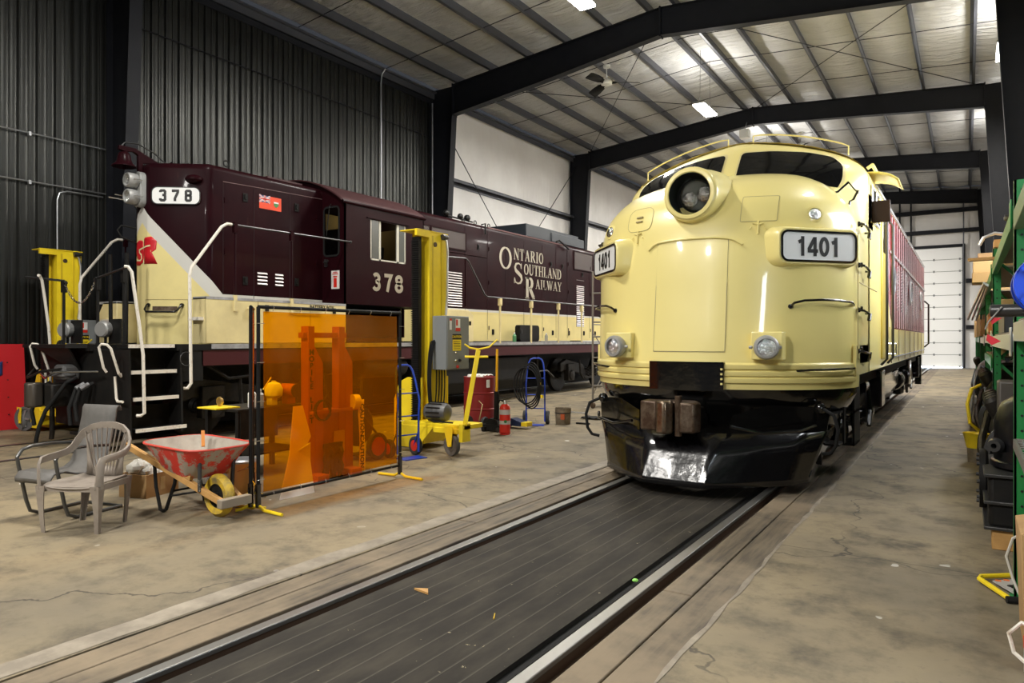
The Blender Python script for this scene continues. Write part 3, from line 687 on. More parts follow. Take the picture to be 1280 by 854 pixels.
# lower side skirts forward of the body (front corner to cab door)
for s_ in (-1, 1): MB().box(LX+s_*1.5, LX+s_*1.47, 8.2, 9.4, 1.18, 1.5).build('side_skirt', cream, L1)
silver = mat('silver trim', (.74, .75, .78), .25, metal=.6); batw = mat('pale batten', (.75, .75, .78), .3, metal=.2)
for s_ in (-1, 1):
    MB().tube([(LX+s_*1.49, 10.2, 3.53), (LX+s_*1.49, 22.3, 3.53)], .035, 8, flat=.8).build('roof_rail_trim', silver, L1)
    xs_ = LX+s_*1.515; mbg = MB()
    for k in range(22):
        yy = 12.0+.47*k
        MB().box(xs_-s_*.018, xs_-s_*.010, yy-.018, yy+.018, 1.75, 3.47).build('batten', batw, L1)
    MB().box(xs_-.01, xs_+.01, 11.9, 22.3, 2.86, 2.90).build('belt_trim', silver, L1)
    MB().box(xs_-.008, xs_+.008, 12.0, 22.3, 1.28, 1.30).build('sill_trim', silver, L1)
    for k, yy in enumerate((12.45, 16.4, 20.2)):
        MB().lathe([(.25, 0), (.25, .02), (.20, .03), (.20, .012), (0, .012)], (xs_, yy, 2.5), (s_, 0, 0), 24).build('porthole_ring', silver, L1)
        MB().lathe([(.19, 0), (.19, .014), (0, .014)], (xs_, yy, 2.5), (s_, 0, 0), 24).build('porthole_glass', glassdark, L1)
    for yy in (13.3, 14.3, 15.3, 17.4, 18.4, 19.3, 21.2):
        mb = MB()
        for i in range(14): mb.box(xs_-s_*.018, xs_-s_*.006, yy, yy+.34, 2.05+i*.055, 2.08+i*.055)
        mb.build('louvre_panel', silver, L1)
    # lower cream doors and yellow capped steps
    for yy in (12.2, 13.6, 15.0, 16.4, 17.8, 19.2, 20.6): MB().box(xs_-.01, xs_+.004, yy, yy+.012, 1.2, 1.72).build('panel_seam', mat('panel seam', (.30, .24, .12), .6), L1)
    # cab side: door and windows
    MB().box(xs_-.012, xs_+.012, 9.95, 10.36, 3.0, 3.44).build('side_window_frame', silver, L1, bevel=.02)
    MB().box(xs_-.010, xs_+.018, 9.99, 10.32, 3.04, 3.40).build('side_window_glass', glassdark, L1, bevel=.015)
    MB().box(xs_-.012, xs_+.012, 9.50, 9.84, 2.98, 3.44).build('side_window_frame', silver, L1, bevel=.02)
    MB().box(xs_-.010, xs_+.018, 9.54, 9.80, 3.02, 3.40).build('side_window_glass', glassdark, L1, bevel=.015)
    MB().box(xs_-.03, xs_+.006, 10.72, 11.38, 1.30, 3.40).build('cab_door', mat('door yellow', (.72, .55, .10), .35, coat=.6), L1, bevel=.01)
    MB().box(xs_-.02, xs_+.012, 10.82, 11.28, 2.75, 3.30).build('door_window', glassdark, L1, bevel=.02)
    for yy in (10.60, 11.50): MB().tube([(xs_, yy, 1.22), (xs_+s_*.07, yy, 1.3), (xs_+s_*.07, yy, 3.20), (xs_, yy, 3.3)], .018, 8).build('door_handrail', dkmetal, L1)
    MB().tube([(xs_, 11.62, 1.35), (xs_+s_*.09, 11.7, 1.35), (xs_+s_*.09, 11.7, 1.5), (xs_, 11.62, 1.5)], .014, 6).build('latch', chrome, L1)
    MB().tube([(xs_, 22.1, 1.35), (xs_+s_*.1, 22.1, 1.45), (xs_+s_*.1, 22.1, 2.5), (xs_, 22.1, 2.6)], .022, 8).build('rear_handrail', blackgloss, L1)
    # rain hood (sunshade) and mirror
    rows = []
    for i in range(9):
        a = i/8; rows.append([(LX+s_*(1.44+.34*a), yy, 3.66-.16*a*a-.02*math.cos(a*3)) for yy in (9.75, 9.9, 10.35, 10.5)])
    MB().grid(rows).build('sunshade', mat('sunshade yellow', (.74, .62, .16), .35, coat=.5), L1, solid=.012, flipcheck=False)
    MB().tube([(LX+s_*1.44, 9.72, 3.68), (LX+s_*1.5, 9.72, 3.72), (LX+s_*1.5, 10.5, 3.72)], .022, 8).build('sunshade_hinge', cream, L1)
    MB().box(LX+s_*1.52, LX+s_*1.72, 9.42, 9.45, 2.96, 3.22).build('mirror', mat('brown mirror back', (.035, .018, .010), .5, spec=.2), L1, bevel=.01)
    MB().tube([(LX+s_*1.5, 9.5, 2.98), (LX+s_*1.60, 9.46, 2.95), (LX+s_*1.60, 9.46, 3.25)], .014, 6).build('mirror_arm', cream, L1)
# door line patches on the lower front side
hatch = mat('hatch seam cream', (.42, .35, .17), .5)
for s_ in (-1, 1):
    mb = MB()
    xx = LX+s_*1.504
    for (a, b) in (((8.45, 2.18), (10.2, 2.18)), ((9.25, 1.35), (9.25, 2.9)), ((8.3, 1.35), (8.3, 2.7))): mb.bar((xx, a[0], a[1]), (xx, b[0], b[1]), .006, .008)
    mb.build('side_seam', hatch, L1)
    # four pairs of grab irons up the nose corner
    for i, gz in enumerate((2.80, 2.36, 1.88, 1.44)):
        yg = 8.35
        def off(y_): return LX+s_*(1.5+y_)
        MB().tube([(off(0), yg, gz), (off(.06), yg, gz-.01), (off(.07), yg+.06, gz-.02), (off(.07), yg+.36, gz-.03), (off(.055), yg+.40, gz-.10), (off(.055), yg+.56, gz-.10), (off(.06), yg+.60, gz-.03), (off(.0), yg+.62, gz-.02)], .013, 8).build('grab_iron', blackgloss, L1)
        MB().lathe([(.03, 0), (.026, .02), (0, .025)], (off(0), yg, gz), (s_, 0, 0), 10).lathe([(.03, 0), (.026, .02), (0, .025)], (off(0), yg+.22, gz+.02), (s_, 0, 0), 10).build('grab_bolt', blackgloss, L1)
# windshields
def patch(ptf, outline, off, rings=7):
    cx = sum(p[0] for p in outline)/len(outline); cz = sum(p[1] for p in outline)/len(outline)
    mb = MB(); rows = []
    for r_ in range(1, rings+1):
        k = r_/rings; rows.append([ptf(cx+(p[0]-cx)*k, cz+(p[1]-cz)*k, off)[0] for p in outline])
    mb.grid(rows, closed=True); o = len(mb.v); mb.v.append(ptf(cx, cz, off)[0]); m_ = len(outline)
    for j in range(m_): mb.f.append((o, (j+1) % m_, j))
    return mb
def dens(P, st=.04):
    out = []
    for i in range(len(P)):
        a = P[i]; b = P[(i+1) % len(P)]; L = math.hypot(b[0]-a[0], b[1]-a[1]); k = max(1, int(L/st))
        for q in range(k): out.append((a[0]+(b[0]-a[0])*q/k, a[1]+(b[1]-a[1])*q/k))
    return out
def roundpoly(P, r, n_=4):
    out = []
    for i in range(len(P)):
        p0 = Vector((*P[i-1], 0)); p = Vector((*P[i], 0)); p1 = Vector((*P[(i+1) % len(P)], 0))
        a = p+(p0-p).normalized()*r; b = p+(p1-p).normalized()*r
        for q in range(n_+1):
            t = q/n_; v = a*(1-t)**2+p*2*t*(1-t)+b*t*t; out.append((v.x, v.y))
    return out
for s_ in (-1, 1):
    out = [(s_*.10, 3.40), (s_*.10, 3.905), (s_*.45, 3.885), (s_*.85, 3.825), (s_*1.13, 3.735), (s_*1.255, 3.60), (s_*1.26, 3.42), (s_*1.20, 3.28), (s_*.6, 3.32)]
    big = [(s_*.075, 3.38), (s_*.075, 3.935), (s_*.45, 3.912), (s_*.86, 3.853), (s_*1.155, 3.76), (s_*1.285, 3.61), (s_*1.29, 3.40), (s_*1.22, 3.25), (s_*.6, 3.30)]
    g = patch(cab_pt, dens(roundpoly(big, .06)), .004).build('windshield_gasket', mat('cream gasket', (.70, .60, .28), .4), L1, flipcheck=False)
    patch(cab_pt, dens(roundpoly(out, .06)), .012).build('windshield', glassdark, L1, flipcheck=False)
# thin shadow line where the cab meets the nose is real geometry: a bead
# nose door panel (raised) and brow lip over it
door = dens(roundpoly([(-.385, 1.44), (-.385, 2.60), (.385, 2.60), (.385, 1.44)], .02), .06)
patch(nose_pt, door, .006, 10).build('nose_door', cream, L1, flipcheck=False)
def nline(P, off=.008): return [nose_pt(a, b, off)[0] for a, b in P]
MB().tube(nline([(-.385, 1.44), (-.385, 2.62)] , .004), .004, 5).tube(nline([(.385, 1.44), (.385, 2.62)], .004), .004, 5).tube(nline([(-.385, 1.435), (-.2, 1.435), (0, 1.435), (.2, 1.435), (.385, 1.435)], .004), .004, 5).build('nose_door_seam', hatch, L1)
MB().tube(nline([(-.50, 2.55), (-.44, 2.60), (-.38, 2.625), (-.25, 2.635), (0, 2.64), (.25, 2.635), (.38, 2.62), (.44, 2.60), (.52, 2.55)], .012), .013, 8).build('nose_door_drip_rail', cream, L1)
# hatches either side of headlight, with T latches
for s_ in (-1, 1):
    cx, cz = (s_*.66, 2.98)
    sq = roundpoly([(cx-.17, 2.79), (cx-.17, 3.07), (cx+.17, 3.07), (cx+.17, 2.79)], .015 if s_ > 0 else .10)
    patch(nose_pt, dens(sq, .05), .005, 6).build('hatch_cover', cream, L1, flipcheck=False)
    MB().tube([nose_pt(a, b, .004)[0] for a, b in dens(sq, .05)], .0035, 5, closed=True).build('hatch_seam', hatch, L1)
    mb = MB(); p = lambda a, b, o=.015: nose_pt(cx+a, b, o)[0]
    mb.tube([p(-.05, 2.765), p(0, 2.75), p(.05, 2.765)], .010, 6).tube([p(0, 2.79), p(0, 2.75), p(0, 2.65)], .011, 6).tube([p(-.06, 2.73), p(-.075, 2.70)], .006, 5).tube([p(.06, 2.73), p(.075, 2.70)], .006, 5)
    mb.build('hatch_latch', cream, L1)
    if s_ < 0: MB().tube([p(-.04, 2.90), p(.04, 2.90)], .012, 6).tube([p(-.04, 2.95), p(.04, 2.95)], .012, 6).build('hatch_slot', hatch, L1)
# headlight
hc = Vector((LX, 7.31, 3.115)); hax = Vector((0, -1, .02)).normalized()
rows = []
for k, (r_, dy) in enumerate(((.265, 0), (.283, .008), (.293, .04), (.30, .12), (.305, .20), (.32, .30), (.34, .42), (.36, .60))):
    rows.append([(LX+r_*math.cos(t), 7.31+dy-.0*math.sin(t), 3.115+r_*math.sin(t)) for t in [2*PI*i/40 for i in range(40)]])
MB().grid(rows, closed=True).build('headlight_housing', cream, L1, ang=60)
hl = MB().lathe([(.268, .0), (.268, .012), (.235, .016), (.225, .005)], hc, hax, 40, cap=False).build('headlight_bezel', cream, L1)
MB().lathe([(.235, .012), (.232, -.10), (.20, -.19), (0, -.20)], hc, hax, 40, cap=False).build('headlight_bowl', mat('bowl black', (.02, .022, .02), .35), L1, flipcheck=False)
MB().lathe([(.175, -.185), (.18, -.15), (.16, -.13), (.15, -.14), (0, -.145)], hc+Vector((.025, 0, 0)), hax, 32, cap=False).build('headlight_reflector_plate', mat('tarnished plate', (.16, .16, .14), .3, metal=.8), L1)
for dx, dz in ((-.03, -.05), (.14, .0)):
    b_ = MB().lathe([(.085, -.14), (.088, -.10), (.075, -.085), (.05, -.07), (0, -.062)], hc+Vector((dx+.0, 0, dz)), hax, 24).build('headlight_bulb', lens, L1)
MB().lathe([(.236, .006), (.15, .014), (0, .016)], hc, hax, 32, cap=False).build('headlight_glass', mat('clear cover glass', (1, 1, 1), .02, trans=1, ior=1.05), L1)
# number boards
for s_ in (-1, 1):
    pin = Vector((LX+s_*.895, 7.455, 2.515)); pout = Vector((LX+s_*1.49, 8.125, 2.515)); ctr = (pin+pout)/2; ux = (pout-pin).normalized()*s_ ; uy = Vector((0, 0, 1))
    nn = ux.cross(uy).normalized(); W_ = (pout-pin).length
    rows = []
    for (m_, dpt) in ((-.012, -.004), (.028, .004), (.045, -.02), (.055, -.09), (.075, -.20), (.12, -.36)):
        P = rrect(W_+2*m_, .30+2*m_, .07+max(0, m_)*.8, 6); rows.append([ctr+ux*a+uy*(b-(.03*max(0, -dpt-.1)))+nn*(dpt+.02) for a, b in P])
    MB().grid(rows, closed=True).build('number_board_housing', cream, L1, ang=50)
    P = rrect(W_, .30, .07, 6); bd = MB().prism([ctr+ux*a+uy*b+nn*.022 for a, b in P], -nn*.02).build('number_board', white, L1)
    Pa = rrect(W_, .30, .07, 6); mb = MB(); mp = plane_map(ctr+nn*.022, ux, uy); stroke(mb, Pa, .022, mp, .008, True); mb.build('number_board_rim', blackgloss, bd)
    mb = MB(); hgt = .20; mp = plane_map(ctr+nn*.022-uy*hgt/2-ux*(.27), ux, uy, hgt); text_strokes(mb, '1401', SANS, .185, mp, gap=.07, hs=.99, th=.004); mb.build('number_1401', black, bd)
    # round classification lamp above the board
    p, nn2 = nose_pt(s_*1.15, 2.86, 0)
    nn2 = (nn2+Vector((0, -.5, 0))).normalized()
    MB().lathe([(.088, -.05), (.085, .012), (.065, .018)], p, nn2, 24, cap=False).build('class_lamp_bezel', cream, L1)
    MB().lathe([(.068, -.01), (.062, .015), (.03, .035), (0, .04)], p, nn2, 24).build('class_lamp_lens', lens, L1)
    # ditch lamp on square bracket
    p, nn2 = nose_pt(s_*.81, 1.485, 0); pl = Vector((LX+s_*.80, 7.19, 1.485))
    f = Vector((s_*.22, -1, 0)).normalized(); r_ = Vector((0, 0, 1)).cross(f).normalized()
    mb = MB().box(LX+s_*.80-.15, LX+s_*.80+.15, 7.27, 7.45, 1.36, 1.64); dl = mb.build('ditch_lamp_bracket', cream, L1, bevel=.01)
    MB().lathe([(.06, -.02), (.105, .0), (.122, .04), (.122, .09), (.108, .115), (.088, .118), (.086, .10)], pl+Vector((0, .085, 0)), f, 32, cap=False).build('ditch_lamp_housing', lampgrey, dl)
    MB().lathe([(.087, .095), (.06, .105), (.03, .11), (0, .112)], pl+Vector((0, .085, 0)), f, 28, cap=False).build('ditch_lamp_lens', lens, dl)
    MB().tube([pl+r_*.15+Vector((0, .03, 0)), pl+r_*.12+Vector((0, .02, 0))], .016, 8).tube([pl-r_*.15+Vector((0, .03, 0)), pl-r_*.12+Vector((0, .02, 0))], .016, 8).build('ditch_lamp_clamp', lampgrey, dl)
    # black nose handrails
    P = [(s_*.97, 1.90), (s_*.98, 1.93), (s_*1.06, 1.955), (s_*1.2, 1.965), (s_*1.32, 1.965), (s_*1.42, 1.95), (s_*1.47, 1.93)]
    MB().tube([nose_pt(P[0][0], P[0][1], 0)[0]]+[nose_pt(min(abs(a), 1.46)*s_, b, .055)[0] for a, b in P[1:-1]]+[nose_pt(s_*1.47, 1.93, 0)[0]], .013, 8).lathe([(.028, 0), (.024, .02), (0, .025)], nose_pt(P[0][0], P[0][1])[0], (0, -1, 0), 10).build('nose_handrail', blackgloss, L1)
    P = [(s_*1.02, 1.24), (s_*1.1, 1.25), (s_*1.25, 1.255), (s_*1.40, 1.26), (s_*1.47, 1.26)]
    MB().tube([nose_pt(a, b, .07 if 0 < i < 4 else .02)[0] for i, (a, b) in enumerate(P)], .012, 8).build('step_handrail', blackgloss, L1)
    # roof edge wire handrail above windshield
    mb = MB(); P = []
    for q in range(13):
        w_ = .16+(1.12)*q/12; hh = .12 if 0 < q < 12 else 0
        zz = 4.09-.16*w_*w_-.03*w_; yy = 9.32; P.append((LX+s_*w_, yy+.02, zz+hh))
    P = [P[0], (P[0][0], P[0][1], P[0][2]+.11)]+P[1:-1]+[(P[-1][0], P[-1][1], P[-1][2]+.11), P[-1]]
    MB().tube(P, .010, 6).build('roof_handrail', cream, L1)
# windshield step irons (right side) with green tape below
mbk = MB()
for a, b in (((.98, 3.34), (1.17, 3.46)), ((1.36, 3.18), (1.44, 3.30))):
    pass
q = lambda a, b, o=.05: nose_pt(a, b, o)[0]
MB().tube([(-1.26, 8.47, 3.12), (-1.25, 8.50, 3.19), (-1.20, 8.52, 3.20), (-1.10, 8.60, 3.31)], .013, 8).tube([(-1.10, 8.60, 3.31), (-1.06, 8.60, 3.25), (-1.00, 8.56, 3.17)], .008, 8).tube([(-1.10, 8.62, 3.02), (-1.09, 8.62, 3.10), (-1.05, 8.58, 3.11), (-1.0, 8.55, 3.2)], .013, 8).build('windshield_step', blackgloss, L1)
MB().sphere(V(-1.27, 8.45, 3.12), .04, 10, (1.3, .6, .25)).build('masking_tape', mat('teal masking tape', (.10, .48, .34), .6), L1)
MB().sphere(V(-1.13, 8.56, 3.03), .04, 10, (1.3, .6, .25)).build('masking_tape', mat('teal masking tape'), L1)
# moulded bands round the bottom of the nose
for z0 in (1.12, 1.19, 1.26):
    for (a0, a1) in ((-79, -15), (15, 79)):
        rows = []
        for (dz, o_) in ((-.005, .0), (.0, .028), (.02, .034), (.045, .034), (.062, .012), (.066, .0)):
            r_ = []
            for i in range(33):
                a = math.radians(a0+(a1-a0)*i/32); r_.append((LX+(1.49+o_)*math.sin(a), 8.5-(1.30+o_)*math.cos(a), z0+dz))
            rows.append(r_)
        MB().grid(rows).build('moulding', cream, L1, ang=50)
rows = []
for zz, o_ in ((1.05, .0), (1.12, .005), (1.325, .005)):
    rows.append([(LX+(1.49+o_)*math.sin(math.radians(a)), 8.5-(1.30+o_)*math.cos(math.radians(a)), zz) for a in range(-90, 91, 4)])
MB().grid(rows).build('moulding_backing', cream, L1, ang=50)
rows = []
for a in range(-16, 17, 2):
    pass
rows = [[(LX+1.54*math.sin(math.radians(a)), 8.5-1.36*math.cos(math.radians(a)), zz) for a in [-15+30*i/14 for i in range(15)]] for zz in (1.035, 1.33)]
MB().grid(rows).prism([(LX+1.54*math.sin(math.radians(a)), 8.5-1.36*math.cos(math.radians(a)), 1.32) for a in [-15+30*i/14 for i in range(15)]]+[(LX+.38, 7.4, 1.32), (LX-.38, 7.4, 1.32)], (0, 0, .012)).build('coupler_cover_plate', blackgloss, L1)
for k in range(4): MB().box(LX+.372, LX+.392, 7.165, 7.19, 1.10+k*.05, 1.12+k*.05).build('bolt_head', cream, L1)
# black apron under the nose, pilot frame, snowplow
def prow(pts, z): return [(LX-w_, y_, z) for w_, y_ in reversed(pts) if w_ > 0]+[(LX+w_, y_, z) for w_, y_ in pts]
rows = []
for zz, o_ in ((1.11, -.01), (.98, -.02), (.86, -.08), (.74, -.2), (.5, -.26)):
    rows.append([(LX+(1.49+o_)*math.sin(math.radians(a)), 8.5-(1.28+o_)*math.cos(math.radians(a)), zz) for a in range(-90, 91, 4)])
MB().grid(rows).build('front_apron', blackgloss, L1, ang=50)
mb = MB()
for a in range(-80, 85, 8): mb.sphere((LX+1.475*math.sin(math.radians(a)), 8.5-1.285*math.cos(math.radians(a)), 1.06), .012, 8)
mb.build('apron_rivets', blackgloss, L1)['kind'] = 'stuff'
plow_b = [(0, 6.78), (.32, 6.80), (.64, 7.06), (1.0, 7.42), (1.12, 7.72)]
plow_m = [(0, 6.93), (.34, 6.95), (.68, 7.18), (1.06, 7.50), (1.20, 7.78)]
plow_t = [(0, 7.02), (.36, 7.03), (.72, 7.25), (1.10, 7.54), (1.27, 7.82)]
def res(P, n_=6):
    out = []
    for a, b in zip(P, P[1:]):
        for i in range(n_): out.append((a[0]+(b[0]-a[0])*i/n_, a[1]+(b[1]-a[1])*i/n_))
    return out+[P[-1]]
rows = [prow(res(plow_b), .10), prow(res([(a, b+.02) for a, b in plow_b]), .16), prow(res(plow_m), .40), prow(res(plow_t), .62)]
MB().grid(rows).build('snowplow', mat('wet black plow enamel', (.005, .005, .006), .2, coat=.5, bump=(9, .30)), L1, solid=.02, ang=30)
for s_ in (-1, 1):   # side wings rising beside the coupler
    MB().prism([(LX+s_*.46, 7.06, .60), (LX+s_*1.27, 7.82, .60), (LX+s_*1.30, 7.86, .86), (LX+s_*.80, 7.35, .90), (LX+s_*.5, 7.15, .80)], (0, .02, 0)).build('plow_wing', blackgloss, L1)
    MB().tube([(LX+s_*.52, 7.0, .70), (LX+s_*.8, 7.14, .64), (LX+s_*1.1, 7.4, .66), (LX+s_*1.2, 7.6, .70)], .016, 8).build('uncoupling_lever', blackgloss, L1)
    hp = [(LX+s_*1.24, 7.74, .86), (LX+s_*1.36, 7.68, .80), (LX+s_*1.40, 7.66, .66), (LX+s_*1.38, 7.66, .50), (LX+s_*1.33, 7.68, .42), (LX+s_*1.25, 7.72, .40)]
    MB().tube(hp, .018, 8).build('air_hose', blackrub, L1)
    MB().sphere((LX+s_*1.22, 7.76, .86), .06, 10).build('angle_cock', blackgloss, L1)
    # corner stirrup steps
    mb = MB()
    for zz, yy in ((.46, 7.95), (.80, 7.98)): mb.box(LX+s_*1.05, LX+s_*1.36, yy+.1, yy+.42, zz-.02, zz)
    mb.box(LX+s_*1.35, LX+s_*1.37, 8.3, 8.42, .44, 1.05).box(LX+s_*.9, LX+s_*1.05, 8.0, 8.4, .3, 1.1); mb.build('corner_step', blackmat, L1)
    MB().prism([(LX+s_*1.12, 7.72, .12), (LX+s_*1.27, 7.85, .62), (LX+s_*1.27, 8.5, .62), (LX+s_*1.12, 8.0, .12)], (-s_*.02, 0, 0)).build('plow_return', blackgloss, L1)
MB().box(LX-1.2, LX+1.2, 7.95, 8.0, .25, 1.1).build('pilot_back_plate', blackmat, L1)
# coupler
cp = MB().box(LX-.16, LX+.16, 6.95, 7.5, .62, .86)
cpl = cp.build('coupler_shank', greasy, L1, bevel=.02)
MB().prism([(LX-.34, 6.78, .64), (LX-.34, 6.98, .64), (LX-.1, 7.06, .64), (LX+.16, 7.06, .64), (LX+.26, 6.88, .64), (LX+.24, 6.74, .64), (LX+.10, 6.72, .64), (LX+.06, 6.86, .64), (LX-.1, 6.88, .64), (LX-.16, 6.76, .64)], (0, 0, .30)).build('coupler_head', rusty, L1, bevel=.02)
MB().prism([(LX-.14, 6.70, .62), (LX-.14, 6.84, .62), (LX-.02, 6.88, .62), (LX+.02, 6.74, .62), (LX-.04, 6.66, .62)], (0, 0, .33)).build('coupler_knuckle', mat('worn bare steel', (.30, .25, .19), .3, metal=.85, noise=(11, (.16, .09, .05), .4, .7)), L1, bevel=.025)
MB().tube([(LX+.06, 6.80, .60), (LX+.06, 6.80, 1.0)], .035, 10).build('coupler_pin', rusty, L1)
# trucks, tank, underframe
def truck(parent, cx, yc, hw, wheels=(-1.35, 1.35), m=blackgloss, wr=.50):
    mb = MB()
    for wy in wheels:
        for s_ in (-1, 1):
            x_ = cx+s_*.75
            MB().lathe([(.10, -.06*s_), (.40, -.05*s_), (.42, -.07*s_), (wr, -.07*s_), (wr, .05*s_), (.44, .06*s_), (.12, .02*s_), (.10, .10*s_)], (x_, yc+wy, wr+.005), (1, 0, 0), 32).build('wheel', greasy, parent)
        MB().tube([(cx-.95, yc+wy, wr), (cx+.95, yc+wy, wr)], .085, 12).build('axle', greasy, parent)
    for s_ in (-1, 1):
        x_ = cx+s_*hw
        y0, y1 = yc+wheels[0]-.55, yc+wheels[-1]+.55
        P = [(y0, .60), (y0, .86), (y0+.35, .98), (yc-.5, .80), (yc-.35, .62), (yc+.35, .62), (yc+.5, .80), (y1-.35, .98), (y1, .86), (y1, .60), (y1-.25, .66), (yc+.55, .50), (yc+.3, .34), (yc-.3, .34), (yc-.55, .50), (y0+.25, .66)]
        MB().prism([(x_-.05*s_, a, b) for a, b in P], (.12*s_, 0, 0)).build('side_frame', m, parent, bevel=.02)
        for wy in wheels: MB().lathe([(.16, -.05), (.17, .08), (.13, .13), (.05, .15), (0, .15)], (x_+.05*s_, yc+wy, wr), (s_, 0, 0), 16).box(x_-.02*s_, x_+.14*s_, yc+wy-.2, yc+wy+.2, wr-.16, wr+.34).build('journal_box', m, parent, bevel=.02)
        for k in range(3):
            MB().tube([(x_+.10*s_+.055*math.cos(t*.9), yc-.24+.24*k+.055*math.sin(t*.9), .42+.012*t) for t in range(0, 26)], .016, 6).build('coil_spring', m, parent)
        for q_ in (-1, 1): MB().tube([(x_+.16*s_, yc+.9*q_, .95), (x_+.2*s_, yc+.9*q_, .55), (x_+.2*s_, yc+.7*q_, .35)], .03, 8).build('brake_rigging', m, parent)
        MB().lathe([(.12, 0), (.12, .3), (.09, .34), (0, .34)], (x_+.1*s_, yc+.30, .92), (0, 1, 0), 16).build('brake_cylinder', m, parent)
truck(L1, LX, 10.35, 1.12); truck(L1, LX, 19.3, 1.12)
MB().box(LX-.3, LX+.3, 8.2, 22.2, .12, .8).box(LX-1.35, LX+1.35, 8.0, 22.2, 1.0, 1.2).box(LX-.6, LX+.6, 8.0, 22.2, .75, 1.0).build('underframe', blackmat, L1)
tank = [(1.30, .98), (1.30, .66), (1.12, .38), (.95, .25), (-.95, .25), (-1.12, .38), (-1.30, .66), (-1.30, .98)]
MB().prism([(LX+a, 12.9, b) for a, b in tank], (0, 3.6, 0)).build('fuel_tank', mat('glossy tank enamel', (.05, .052, .055), .12, coat=.9), L1, bevel=.04)
for s_ in (-1, 1):
    MB().lathe([(.20, 0), (.22, .06), (.22, .8), (.20, .86)], (LX+s_*1.15, 16.8, .70), (0, 1, 0), 20).build('air_reservoir', blackgloss, L1)
    MB().box(LX+s_*1.36, LX+s_*1.38, 9.05, 9.55, .32, 1.15).box(LX+s_*1.15, LX+s_*1.38, 9.05, 9.55, .32, .35).box(LX+s_*1.15, LX+s_*1.38, 9.05, 9.55, .70, .73).build('side_step', blackmat, L1)
    for yy in (11.75, 17.9, 21.4): MB().box(LX+s_*1.2, LX+s_*1.42, yy, yy+.5, .55, 1.1).build('equipment_box', blackgloss, L1, bevel=.02)
    MB().tube([(LX+s_*1.42, 17.3, 1.1), (LX+s_*1.45, 17.3, .8), (LX+s_*1.42, 17.6, .62), (LX+s_*1.4, 18.0, .9)], .03, 8).build('pipe', chrome, L1)
    for yy in (21.9, 22.15): MB().box(LX+s_*1.30, LX+s_*1.45, yy, yy+.1, .35, 1.15).build('rear_step_side', blackgloss, L1)
# left side odds: class lamp wipers / mirror seen past the nose
MB().tube([(LX-1.47, 9.6, 3.5), (LX-1.62, 9.62, 3.50), (LX-1.62, 9.9, 3.40)], .012, 6).build('mirror_arm', cream, L1)
MB().tube([(LX-1.5, 9.3, 2.95), (LX-1.72, 9.1, 3.02)], .012, 6).build('wiper_pipe', alu, L1)
# ================================================================== MAROON LOCOMOTIVE 378
HC = -11.12
L2 = thing('locomotive', 'maroon and cream hood diesel locomotive numbered 378 on the left track', 'locomotive', (HC, 5.2, 0))
n = NB('hood paint'); u_, v_ = n.uv(); x, y, z = n.pos()
up = n.math('SUBTRACT', 3.72, n.math('MULTIPLY', u_, 1.06)); lo = n.math('SUBTRACT', up, .28)
ism = n.math('GREATER_THAN', v_, n.math('MAXIMUM', up, 2.30)); isc = n.math('LESS_THAN', v_, n.math('MAXIMUM', lo, 2.245))
a = n.noise(1.6, detail=6); b = n.noise(6, stretch=(1, 1, .25))
mr = n.mix(n.ramp(a, .35, .7), MAROON, (.012, .0024, .004)); mr = n.mix(n.math('MULTIPLY', n.ramp(b, .68, .8), .5), mr, (.11, .05, .035))
cr = n.mix(n.ramp(a, .35, .7), (.76, .65, .29), (.68, .58, .27)); cr = n.mix(n.math('MULTIPLY', n.ramp(b, .70, .8), .6), cr, (.40, .28, .14))
c1 = n.mix(ism, (.58, .57, .53), mr); n.base(n.mix(isc, c1, cr)); n.set(rough=.38, coat=.04, spec=.06); n.bump(n.noise(2.5), .06, .02); hoodp = n.m
def halfplan(y0, ytail, front=True):
    """(dx, y, s, nx, ny) along half of the hood outline"""
    P = [(0, y0), (.13, y0)]
    P += [(.13+.045*math.sin(t), y0+.0+.045*(1-math.cos(t))*.8) for t in (.35, .7)]
    P += [(.20, y0+.02), (.84, y0+.515)]
    P += [(.875, y0+.545), (.902, y0+.58), (.917, y0+.62), (.92, y0+.66)]
    y = y0+1.0
    while y < ytail-.3: P.append((.92, y)); y += .5
    P.append((.92, ytail)); out = []; s_ = 0
    for i, p in enumerate(P):
        if i: s_ += math.hypot(p[0]-P[i-1][0], p[1]-P[i-1][1])
        a = P[max(i-1, 0)]; b = P[min(i+1, len(P)-1)]; tx, ty = b[0]-a[0], b[1]-a[1]; l = math.hypot(tx, ty)
        nx, ny = (0, -1) if i == 0 else (ty/l, -tx/l)
        out.append((p[0], p[1], s_, nx, ny))
    return out
def hood(y0, ytail, zb, zt, name, fr=.11):
    H = halfplan(y0, ytail); full = [(-p[0], p[1], p[2], -p[3], p[4]) for p in reversed(H[1:])]+H
    rows = []; uvs = []
    for zz, ins in [(zb, 0), (1.9, 0), (2.3, 0), (3.0, 0), (zt-fr, 0), (zt-fr*.6, fr*.10), (zt-fr*.25, fr*.38), (zt-fr*.05, fr*.75), (zt, fr*1.4), (zt+.03, .45), (zt+.05, .80)]:
        rows.append([(HC+p[0]-p[3]*ins*(1 if abs(p[0]) > .02 or ins < .2 else 1), p[1]-p[4]*min(ins, .4), zz) for p in full]); uvs.append([(p[2], zz) for p in full])
    return MB().grid(rows, uvs=uvs).build(name, hoodp, L2, ang=40)
hood(6.28, 9.25, 1.49, 4.40, 'short_hood')
